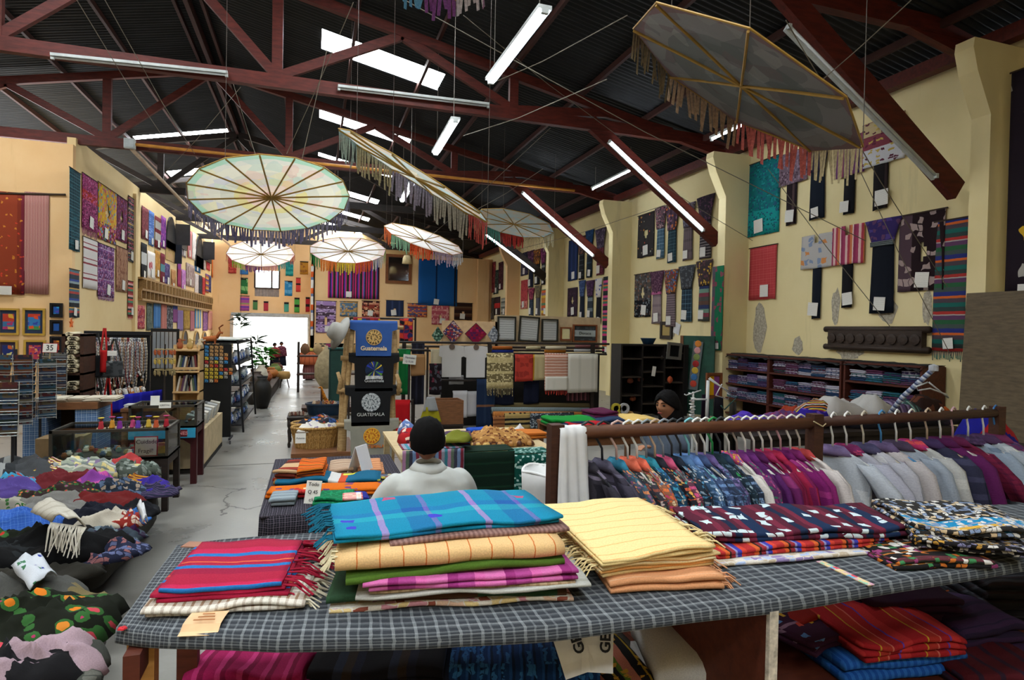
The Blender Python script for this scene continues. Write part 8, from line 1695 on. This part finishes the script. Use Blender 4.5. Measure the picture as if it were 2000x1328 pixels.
for k in range(9):
    u, v = 640+(k % 5)*9, 672+4*(k//5); q = onY(21, u, v); o = thing('textile_rod', 'dark rod with small bright cloths on the far stall, %s from the left %s' % (('first', 'second', 'third', 'fourth', 'fifth')[k % 5], ('above', 'below')[k//5]), 'rod', (q.x, 21, q.z), 0, 'rods of the far stall'); MB().tube([(-.4, 0, 0), (.5, 0, 0)], .025, 5).build('rod', m_blackwood, o); MB().box((.1, 0, -.03), (.3, .06, .08)).build('cloth', plain(['#8c2c5c', '#c8702c', '#3c4c7c', '#5c6c3c', '#a83c3c'][k % 5]), o)
o = thing('far_stall', 'dark stall frame with rods on the right of the far aisle', 'stall', (onY(21, 645, 700).x, 21.1, floor_z(21))); hh = onY(21, 645, 668).z-floor_z(21)
for s in (-1, 1): MB().box((s*1.0, 0, hh/2), (.08, .08, hh)).build('post', m_blackwood, o)
for z in (.6, 1.2): MB().box((0, .1, z), (2.1, .5, .05)).build('shelf', m_cab, o)
for k, (x, c) in enumerate(((-.8, '#6c4c34'), (-.4, '#a88c64'), (.1, '#7c2c2c'), (.5, '#5c5c44'), (.85, '#8c6c3c'))):
    o2 = thing('carved_mask', ('brown', 'straw coloured', 'dark red', 'olive', 'honey')[k]+' carved mask on the far stall', 'mask', (o.location.x+x, 20.95, floor_z(21)+1.24)); MB().lathe([(0, 0), (.14, .1), (.15, .22), (.08, .36), (0, .4)], n=12, sy=.5).build('mask', plain(c), o2, smooth=True); MB().box((0, -.09, .2), (.03, .06, .1)).build('nose', plain(c), o2)
q = onY(34.9, 650, 658); o = thing('wall_clock', 'small round wooden clock on the back wall', 'clock', (q.x, 34.96, q.z)); M = Matrix.Rotation(PI/2, 3, 'X'); MB().lathe([(.17, 0), (.17, .06), (.13, .06), (.13, .03), (0, .03), (0, 0)], (0, 0, 0), 20, M).build('rim', plain('#8c6438'), o); MB().lathe([(0, .035), (.13, .035)], (0, 0, 0), 20, M).build('dial', plain('#2c2430'), o)
# dark arches and wooden chest row at the foot of the far left wall
for k, (u, v) in enumerate(((360, 645), (383, 647), (398, 648), (414, 650))):
    P, rz, W, H = on_wall('L', u-5, v, u+5, v+28); o = thing('arched_niche', 'dark arched wooden niche low on the left wall, %s one' % ('nearest', 'second', 'third', 'farthest')[k], 'niche', P, rz); n = 10; pts = [(-W/2, -H)]+[(-W/2*math.cos(PI*j/n), -W/2+W/2*math.sin(PI*j/n)) for j in range(n+1)]+[(W/2, -H)]; MB().prism(pts, -.03, 0).build('opening', plain('#2a1d16'), o); MB().tube([(x, -.03, z) for x, z in pts], .04, 5).build('surround', plain('#a8834c'), o)
q = onY(20, 396, 664); o = thing('reindeer_carving', 'orange carved antlered animal on top of the magnet board', 'carving', (onY(11.3, 409, 662).x, 11.35, zt_ if False else onY(11.3, 409, 672).z)); MB().tube([(-.1, 0, .08), (.1, 0, .1)], [.04, .05], 8).build('body', plain('#a85c2c'), o, smooth=True); MB().tube([(.1, 0, .1), (.15, 0, .2), (.2, 0, .19)], [.03, .025, .02], 6).build('neck', plain('#a85c2c'), o, smooth=True)
for k in range(4): MB().tube([(-.08+.16*(k % 2), .03*(k//2*2-1), .07), (-.08+.16*(k % 2), .03*(k//2*2-1), 0)], .012, 5).build('leg', plain('#8c4820'), o)
for s in (-1, 1): MB().tube([(.16, 0, .21), (.14, s*.03, .28), (.2, s*.05, .33)], .008, 5).build('antler', plain('#8c4820'), o)
# ================================================================== PEOPLE
def skin_chain(verts, edges, rad, sub=2):
    me = bpy.data.meshes.new('tmp'); me.from_pydata([tuple(v) for v in verts], edges, []); o = bpy.data.objects.new('tmp', me)
    o.modifiers.new('s', 'SKIN'); sv = me.skin_vertices[0].data
    for i, r in enumerate(rad): sv[i].radius = r if isinstance(r, tuple) else (r, r)
    sv[0].use_root = True
    m = o.modifiers.new('d', 'SUBSURF'); m.levels = sub
    r = baked(o); vs = [v.co.copy() for v in r.vertices]; fs = [list(p.vertices) for p in r.polygons]
    bpy.data.meshes.remove(me); bpy.data.meshes.remove(r); return vs, fs
def head_mesh(c, s, az, tilt=0, nose=True):
    """head facing local -Y, then turned by az; c centre, s head height"""
    vs = []; fs = []; nl, na = 26, 36; M = Matrix.Rotation(az, 3, 'Z') @ Matrix.Rotation(tilt, 3, 'X')
    for i in range(nl+1):
        th = PI*i/nl; z = math.cos(th)
        for k in range(na):
            a = 2*PI*k/na; x, y = math.sin(th)*math.sin(a), -math.sin(th)*math.cos(a)
            wx = .36*(1-.22*max(0, -z)**1.5); dy = .44 if y > 0 else .42*(1-.12*max(0, -z))
            p = Vector((x*wx, y*dy, z*.5))
            f = max(0, -y)
            if nose:
                g = lambda zc, xc, sz, sx: math.exp(-((z-zc)/sz)**2-((x-xc)/sx)**2)*(1 if y < 0 else 0)
                p.y -= .115*g(-.18, 0, .14, .14)+.05*g(.0, 0, .2, .09)+.035*g(-.46, 0, .07, .22)+.03*g(-.58, 0, .06, .18)+.06*g(-.86, 0, .16, .3)+.02*g(.2, 0, .1, .5)
                p.y += .045*(g(.02, .34, .1, .15)+g(.02, -.34, .1, .15))+.02*g(-.7, 0, .06, .3)
                p.y -= .03*(g(-.22, .42, .18, .2)+g(-.22, -.42, .18, .2))
            vs.append(c+M @ (p*s))
    for i in range(nl):
        for k in range(na): fs.append([i*na+k, i*na+(k+1) % na, (i+1)*na+(k+1) % na, (i+1)*na+k])
    return vs, fs, M
def merged(name, chunks, mat, parent, voxel, smooth=True):
    mb = MB()
    for vs, fs in chunks: mb._add(vs, fs)
    o = bpy.data.objects.new('tmp', mb.mesh('tmp', None)); m = o.modifiers.new('r', 'REMESH'); m.mode = 'VOXEL'; m.voxel_size = voxel; m.use_smooth_shade = True
    m2 = o.modifiers.new('s', 'SMOOTH'); m2.factor = .5; m2.iterations = 3
    me = baked(o)
    for p in me.polygons: p.use_smooth = True
    me.materials.clear(); me.materials.append(mat); r = bpy.data.objects.new(name, me); C.objects.link(r); r.parent = parent; return r
m_skin = plain('#8a5a42', .55, 0, .06, 8); m_hair = plain('#0b0909', .85, 0, .3, 40, .12)
def hand(wrist, d, up, s=1.0):
    """five fingered hand; d points along the fingers, up out of the back of the hand"""
    d = Vector(d).normalized(); up = Vector(up); sd = d.cross(up).normalized(); up = sd.cross(d); ch = []
    w = Vector(wrist); ch.append(skin_chain([w-d*.03*s, w+d*.03*s, w+d*.085*s], [(0, 1), (1, 2)], [(.028*s, .02*s), (.042*s, .017*s), (.04*s, .014*s)], 1))
    for k, (o, l) in enumerate(((-.032, .065), (-.011, .078), (.011, .075), (.031, .06))):
        b = w+d*.08*s+sd*o*s; ch.append(skin_chain([b-d*.02*s, b, b+d*l*.45*s-up*.006*s, b+d*l*.8*s-up*.022*s, b+d*l*s-up*.036*s], [(0, 1), (1, 2), (2, 3), (3, 4)], [.009*s, .0095*s, .009*s, .008*s, .0065*s], 1))
    b = w+d*.02*s+sd*.035*s; ch.append(skin_chain([b-sd*.015*s, b+sd*.012*s+d*.015*s, b+sd*.028*s+d*.04*s-up*.01*s, b+sd*.034*s+d*.065*s-up*.018*s], [(0, 1), (1, 2), (2, 3)], [.014*s, .012*s, .0105*s, .008*s], 1))
    return ch
# ---- man seen from behind, seated on a stool at the front table
hc = atD(838, 860, 3.95); MX, MY = hc.x, hc.y; hs = .262; HD = hc+Vector((0, 0, -.0))
man = thing('person', 'man with short black hair in a white shirt seen from behind, seated', 'person', (0, 0, 0)); man.location = (MX, MY, 0)
o = Vector((MX, MY, 0)); hz = hc.z; fwd = Vector((-.15, .99, 0)); rt = Vector((.99, .15, 0))   # faces away from the camera
def W_(r, f, z): return rt*r+fwd*f+Vector((0, 0, z))
neck = hz-.13; sh = hz-.235; hip = .62
hvs, hfs, HM = head_mesh(W_(.0, .03, hz), hs, PI-.25, .12)
tv, tf = skin_chain([W_(0, -.02, hip), W_(0, -.04, hip+.2), W_(0, -.03, sh-.08), W_(0, .0, sh+.05), W_(0, .02, neck+.03), W_(-.17, .0, sh), W_(.17, .0, sh), W_(-.29, .1, sh-.24), W_(.28, .08, sh-.25), W_(-.22, .3, sh-.33), W_(.2, .3, sh-.36), W_(-.09, .0, hip-.04), W_(.09, 0, hip-.04), W_(-.13, .42, hip-.02), W_(.13, .42, hip-.02), W_(-.13, .44, .1), W_(.13, .44, .1), W_(-.13, .56, .05), W_(.13, .56, .05)],
  [(0, 1), (1, 2), (2, 3), (3, 4), (2, 5), (2, 6), (5, 7), (6, 8), (7, 9), (8, 10), (0, 11), (0, 12), (11, 13), (12, 14), (13, 15), (14, 16), (15, 17), (16, 18)],
  [(.16, .12), (.15, .11), (.17, .11), .07, .055, .07, .07, .048, .048, .03, .03, .09, .09, .07, .07, .045, .045, .035, .035])
ears = [skin_chain([W_(s*.1, .04, hz-.05), W_(s*.116, .02, hz-.03), W_(s*.118, .025, hz+.005)], [(0, 1), (1, 2)], [(.012, .016), (.01, .02), (.008, .012)], 1) for s in (-1, 1)]
hands = hand(W_(-.2, .34, sh-.34), fwd*.9+Vector((0, 0, -.2)), (0, 0, 1))+hand(W_(.18, .34, sh-.37), fwd*.9+Vector((0, 0, -.2)), (0, 0, 1))
merged('body', [(hvs, hfs), (tv, tf)]+ears+hands, m_skin, man, .009)
# hair cap
def hair_cap(c, s, az, parent, low_back=-.3, low_front=.45, grow=1.09, tilt=0, name='hair', sd=3, mat=None):
    vs = []; nl, na = 22, 40; M = Matrix.Rotation(az, 3, 'Z') @ Matrix.Rotation(tilt, 3, 'X'); mb = MB()
    for i in range(nl+1):
        for k in range(na):
            a = 2*PI*k/na; y0 = -math.cos(a); lim = low_front+(low_back-low_front)*((y0+1)/2)**.6; thm = math.acos(max(-1, min(1, lim))); th = thm*i/nl
            x, y, z = math.sin(th)*math.sin(a), -math.sin(th)*math.cos(a), math.cos(th); g = grow+.05*nz((x*7+sd, y*7, z*7))+.02*nz((x*25, y*25, z*25)); g = g if i < nl else g*.93
            vs.append(c+M @ (Vector((x*.38, y*.45 if y > 0 else y*.43, z*.5))*s*g))
    fs = [(i*na+k, i*na+(k+1) % na, (i+1)*na+(k+1) % na, (i+1)*na+k) for i in range(nl) for k in range(na)]
    mb._add(vs, fs); r = mb.build(name, mat or m_hair, parent, None, True, .012); return r
hair_cap(W_(0, .03, hz), hs, PI-.25, man, -.62, .35, 1.12, .12)
# shirt: torso loft plus sleeves, one garment
mb = MB(); nseg = 40; rows = []
prof = [(neck-.035, .075, .07, .01), (neck-.05, .1, .085, .0), (sh+.05, .14, .1, -.01), (sh+.015, .215, .12, -.015), (sh-.04, .262, .135, -.02), (sh-.12, .275, .15, -.03), (sh-.22, .27, .155, -.04), (hip+.22, .255, .16, -.03), (hip+.1, .25, .165, -.02), (hip-.02, .25, .17, -.01)]
vs = []; fs = []
for j, (z, hw, hd, f0) in enumerate(prof):
    for k in range(nseg):
        a = 2*PI*k/nseg; ca, sa = math.cos(a), math.sin(a); s = (abs(ca)**2.5+abs(sa)**2.5)**(-1/2.5); wr = .012*nz((ca*4, sa*4, z*6))+.007*math.sin(z*40+ca*5)*(1 if sa < 0 else .3)
        vs.append(W_(hw*s*ca, f0+hd*s*sa+(wr if j > 2 else 0), z))
for j in range(len(prof)-1):
    for k in range(nseg): fs.append([j*nseg+k, j*nseg+(k+1) % nseg, (j+1)*nseg+(k+1) % nseg, (j+1)*nseg+k])
fs.append(list(range(nseg))); fs.append([(len(prof)-1)*nseg+k for k in range(nseg)][::-1])
sl = [skin_chain([W_(s*.15, -.01, sh-.02), W_(s*.23, .0, sh-.05), W_(s*.3, .05, sh-.17), W_(s*.315, .11, sh-.29)], [(0, 1), (1, 2), (2, 3)], [.1, .098, .092, .09], 2) for s in (-1, 1)]
m_shirt = plain('#bdc0bc', .85, 0, .05, 5)
merged('shirt', [(vs, fs)]+sl, m_shirt, man, .011)
# standing collar
mb = MB(); ring = []
for j, (z, r) in enumerate(((neck-.06, 1.15), (neck-.015, 1.0), (neck-.008, 1.05), (neck-.055, 1.5))):
    for k in range(28):
        a = 2*PI*k/28; ring.append(W_(.082*r*math.cos(a), -.0+.08*r*math.sin(a), z+.008*math.sin(a)))
mb._add(ring, [(j*28+k, j*28+(k+1) % 28, (j+1)*28+(k+1) % 28, (j+1)*28+k) for j in range(3) for k in range(28)]); mb.build('collar', m_shirt, man, None, True, .004)
tr = [skin_chain([W_(s*.07, .0, hip-.02), W_(s*.12, .3, hip-.01), W_(s*.13, .44, hip-.05), W_(s*.13, .45, .3), W_(s*.13, .45, .1)], [(0, 1), (1, 2), (2, 3), (3, 4)], [.12, .1, .09, .08, .08], 1) for s in (-1, 1)]
merged('trousers', tr, plain('#22242c', .9), man, .015)
t = thing('stool', 'plain wooden stool under the seated man', 'stool', (MX, MY, 0)); MB().lathe([(0, hip-.16), (.19, hip-.16), (.2, hip-.13), (0, hip-.12)], n=20).build('seat', m_mid, t)
for k in range(4): a = k*PI/2+.78; MB().tube([(.2*math.cos(a), .2*math.sin(a), 0), (.13*math.cos(a), .13*math.sin(a), hip-.15)], .018, 6).build('leg', m_mid, t)
# ---- woman standing behind the rack, looking left
hc = atD(1303, 791, 5.2); hs = .24; WX, WY = hc.x, hc.y; wom = thing('person', 'woman with long black hair in a grey blue T-shirt looking left behind the rack', 'person', (WX, WY, -.035)); hz = hc.z+.035
fwd = Vector((-.93, -.36, 0)); rt = Vector((-.36, .93, 0))*-1     # she faces image left
AZ = math.atan2(fwd.x, -fwd.y)*1.0
def hd_az(f): return math.atan2(f.x, -f.y)
neck, sh, hip = hz-.11, hz-.22, hz-.7
hvs, hfs, HM = head_mesh(W_(.0, .0, hz), hs, hd_az(fwd), .06)
tv, tf = skin_chain([W_(0, -.02, hip), W_(0, -.02, hip+.2), W_(0, -.02, sh-.06), W_(0, -.01, sh+.05), W_(0, 0, neck+.02), W_(-.14, -.0, sh), W_(.14, 0, sh), W_(-.2, .04, sh-.26), W_(.2, .1, sh-.22), W_(-.17, .26, sh-.3), W_(.12, .36, sh-.1), W_(-.08, 0, hip-.06), W_(.08, 0, hip-.06), W_(-.09, .02, hip-.42), W_(.09, .02, hip-.42), W_(-.09, -.02, .08), W_(.09, -.02, .08), W_(-.09, .1, .03), W_(.09, .1, .03)],
  [(0, 1), (1, 2), (2, 3), (3, 4), (2, 5), (2, 6), (5, 7), (6, 8), (7, 9), (8, 10), (0, 11), (0, 12), (11, 13), (12, 14), (13, 15), (14, 16), (15, 17), (16, 18)],
  [(.14, .1), (.12, .09), (.13, .09), .055, .045, .055, .055, .038, .038, .026, .026, .085, .085, .06, .06, .04, .04, .03, .03])
hands = hand(W_(-.16, .29, sh-.31), fwd, (0, 0, 1), .9)+hand(W_(.11, .39, sh-.08), fwd+Vector((0, 0, .1)), (0, 0, 1), .9)
m_skin2 = plain('#9a6a4c', .5, 0, .05, 8)
merged('body', [(hvs, hfs), (tv, tf)]+hands, m_skin2, wom, .007)
for s in (-1, 1):
    e = W_(s*.034, .1, hz+.002)-fwd*.012; MB().lathe([(0, -.009), (.011, -.004), (.011, .004), (0, .009)], e, 10).build('eye', plain('#17100e', .3), wom, None, True)
    MB().tube([W_(s*.055, .086, hz+.022), W_(s*.035, .102, hz+.028), W_(s*.015, .104, hz+.024)], [.002, .0035, .003], 5).build('eyebrow', m_hair, wom)
MB().tube([W_(-.022, .098, hz-.062), W_(-.008, .112, hz-.06), W_(.008, .112, hz-.06), W_(.022, .098, hz-.062)], [.003, .006, .006, .003], 6).build('lips', plain('#8c3c38', .5), wom, None, True)
hair_cap(W_(0, -.0, hz), hs, hd_az(fwd), wom, -.6, .55, 1.07, .06, sd=8)
# long hair falling down the back and over the far shoulder
vs = []; fs = []; na = 22; rowsz = [(hz+.07, .06, .06, -.04), (hz+.02, .092, .085, -.045), (hz-.06, .105, .095, -.05), (hz-.13, .12, .09, -.062), (hz-.2, .125, .075, -.085), (hz-.3, .12, .055, -.12), (hz-.4, .1, .04, -.13), (hz-.46, .06, .025, -.13)]
for z, a1, b1, f0 in rowsz:
    for k in range(na):
        a = 2*PI*k/na; vs.append(W_(a1*math.cos(a)*(1+.06*math.sin(k*4.1)), f0+b1*math.sin(a)*(1+.08*math.sin(k*3.3+z*9)), z))
fs = [(j*na+k, j*na+(k+1) % na, (j+1)*na+(k+1) % na, (j+1)*na+k) for j in range(len(rowsz)-1) for k in range(na)]+[tuple(range(na)), tuple((len(rowsz)-1)*na+k for k in range(na))[::-1]]
MB()._add(vs, fs).build('long_hair', m_hair, wom, None, True)
vs = []
for j, (z, hw, hd, f0) in enumerate(((neck-.045, .085, .07, -.005), (sh+.03, .13, .085, -.01), (sh-.0, .185, .1, -.015), (sh-.08, .205, .115, -.01), (sh-.2, .2, .12, .0), (hip+.25, .175, .115, -.01), (hip+.08, .185, .125, -.01), (hip-.08, .2, .14, -.01))):
    for k in range(nseg):
        a = 2*PI*k/nseg; ca, sa = math.cos(a), math.sin(a); s = (abs(ca)**2.4+abs(sa)**2.4)**(-1/2.4); vs.append(W_(hw*s*ca, f0+hd*s*sa+.006*nz((ca*4, sa*4, z*8)), z))
fs = [[j*nseg+k, j*nseg+(k+1) % nseg, (j+1)*nseg+(k+1) % nseg, (j+1)*nseg+k] for j in range(7) for k in range(nseg)]+[list(range(nseg)), [7*nseg+k for k in range(nseg)][::-1]]
sl = [skin_chain([W_(s*.12, 0, sh-.015), W_(s*.18, .01, sh-.05), W_(s*.215, .04, sh-.16)], [(0, 1), (1, 2)], [.07, .07, .066], 2) for s in (-1, 1)]
merged('t_shirt', [(vs, fs)]+sl, plain('#4c5664', .9, 0, .15, 12), wom, .01)
tr = [skin_chain([W_(s*.05, .0, hip-.02), W_(s*.085, .01, hip-.1), W_(s*.09, .02, hip-.42), W_(s*.09, 0, .12)], [(0, 1), (1, 2), (2, 3)], [.12, .1, .075, .07], 1) for s in (-1, 1)]
merged('trousers', tr, plain('#1c2434', .9), wom, .015)
# ---- two distant people in the street door
def small_person(u, v, label, top, skirt, point=None, hair='#0e0b0a', face=0.3):
    p = onF(u, v); t = thing('person', label, 'person', p, face); s = (onY(p.y, u, v-60).z-p.z)/1.62
    tv, tf = skin_chain([(0, 0, .9*s), (0, 0, 1.1*s), (0, 0, 1.32*s), (0, 0, 1.42*s), (-.18*s, 0, 1.3*s), (.18*s, 0, 1.3*s), (-.22*s, -.02, 1.02*s), (.24*s, -.02, 1.02*s) if not point else (.42*s, -.1*s, 1.24*s), (-.2*s, -.1*s, .82*s), (.2*s, -.1*s, .82*s) if not point else (.66*s, -.15*s, 1.28*s), (-.08*s, 0, .85*s), (.08*s, 0, .85*s), (-.09*s, 0, .45*s), (.09*s, 0, .45*s), (-.09*s, 0, .05*s), (.09*s, 0, .05*s), (-.09*s, -.12*s, .03*s), (.09*s, -.12*s, .03*s)],
      [(0, 1), (1, 2), (2, 3), (2, 4), (2, 5), (4, 6), (5, 7), (6, 8), (7, 9), (0, 10), (0, 11), (10, 12), (11, 13), (12, 14), (13, 15), (14, 16), (15, 17)], [.14*s, .13*s, .13*s, .05*s, .06*s, .06*s, .04*s, .04*s, .03*s, .03*s, .09*s, .09*s, .06*s, .06*s, .04*s, .04*s, .035*s, .035*s])
    hv, hf, _ = head_mesh(Vector((0, 0, 1.52*s)), .22*s, 0)
    hn = hand((-.2*s, -.1*s, .8*s), (0, -.2, -1), (-1, 0, 0), s)+hand((.2*s, -.1*s, .8*s) if not point else (.68*s, -.15*s, 1.285*s), (0, -.2, -1) if not point else (1, -.2, .1), (1, 0, 0) if not point else (0, 0, 1), s)
    merged('body', [(tv, tf), (hv, hf)]+hn, m_skin, t, .016)
    hair_cap(Vector((0, 0, 1.52*s)), .22*s, 0, t, -.5, .4, 1.12)
    MB().lathe([(.3*s, .88*s), (.27*s, 1.05*s), (.25*s, 1.28*s), (.17*s, 1.38*s), (.08*s, 1.41*s)], n=18, sy=.7).build('blouse', fq(top), t, smooth=True, thick=.01)
    MB().lathe([(.26*s, .38*s), (.25*s, .6*s), (.22*s, .98*s)], n=18, sy=.75).build('skirt', fq(skirt), t, smooth=True, thick=.01)
    for x in (-.25, .25):
        if not (point and x > 0): MB().tube([(x*.7*s, 0, 1.33*s), (x*s, -.01, 1.05*s)], [.09*s, .1*s], 8).build('sleeve', fq(top), t, smooth=True)
    return t
small_person(536, 730, 'woman in a red blouse and dark skirt standing in the street door', '#8c2c30 m.06x.05@.4:#b85c4c,#5c1c24', '#15151e', face=.6)
small_person(549, 728, 'woman in a wine blouse pointing right in the street door', '#5c2c3c m.06x.05@.4:#8c4c54', '#181826', True, face=.2)
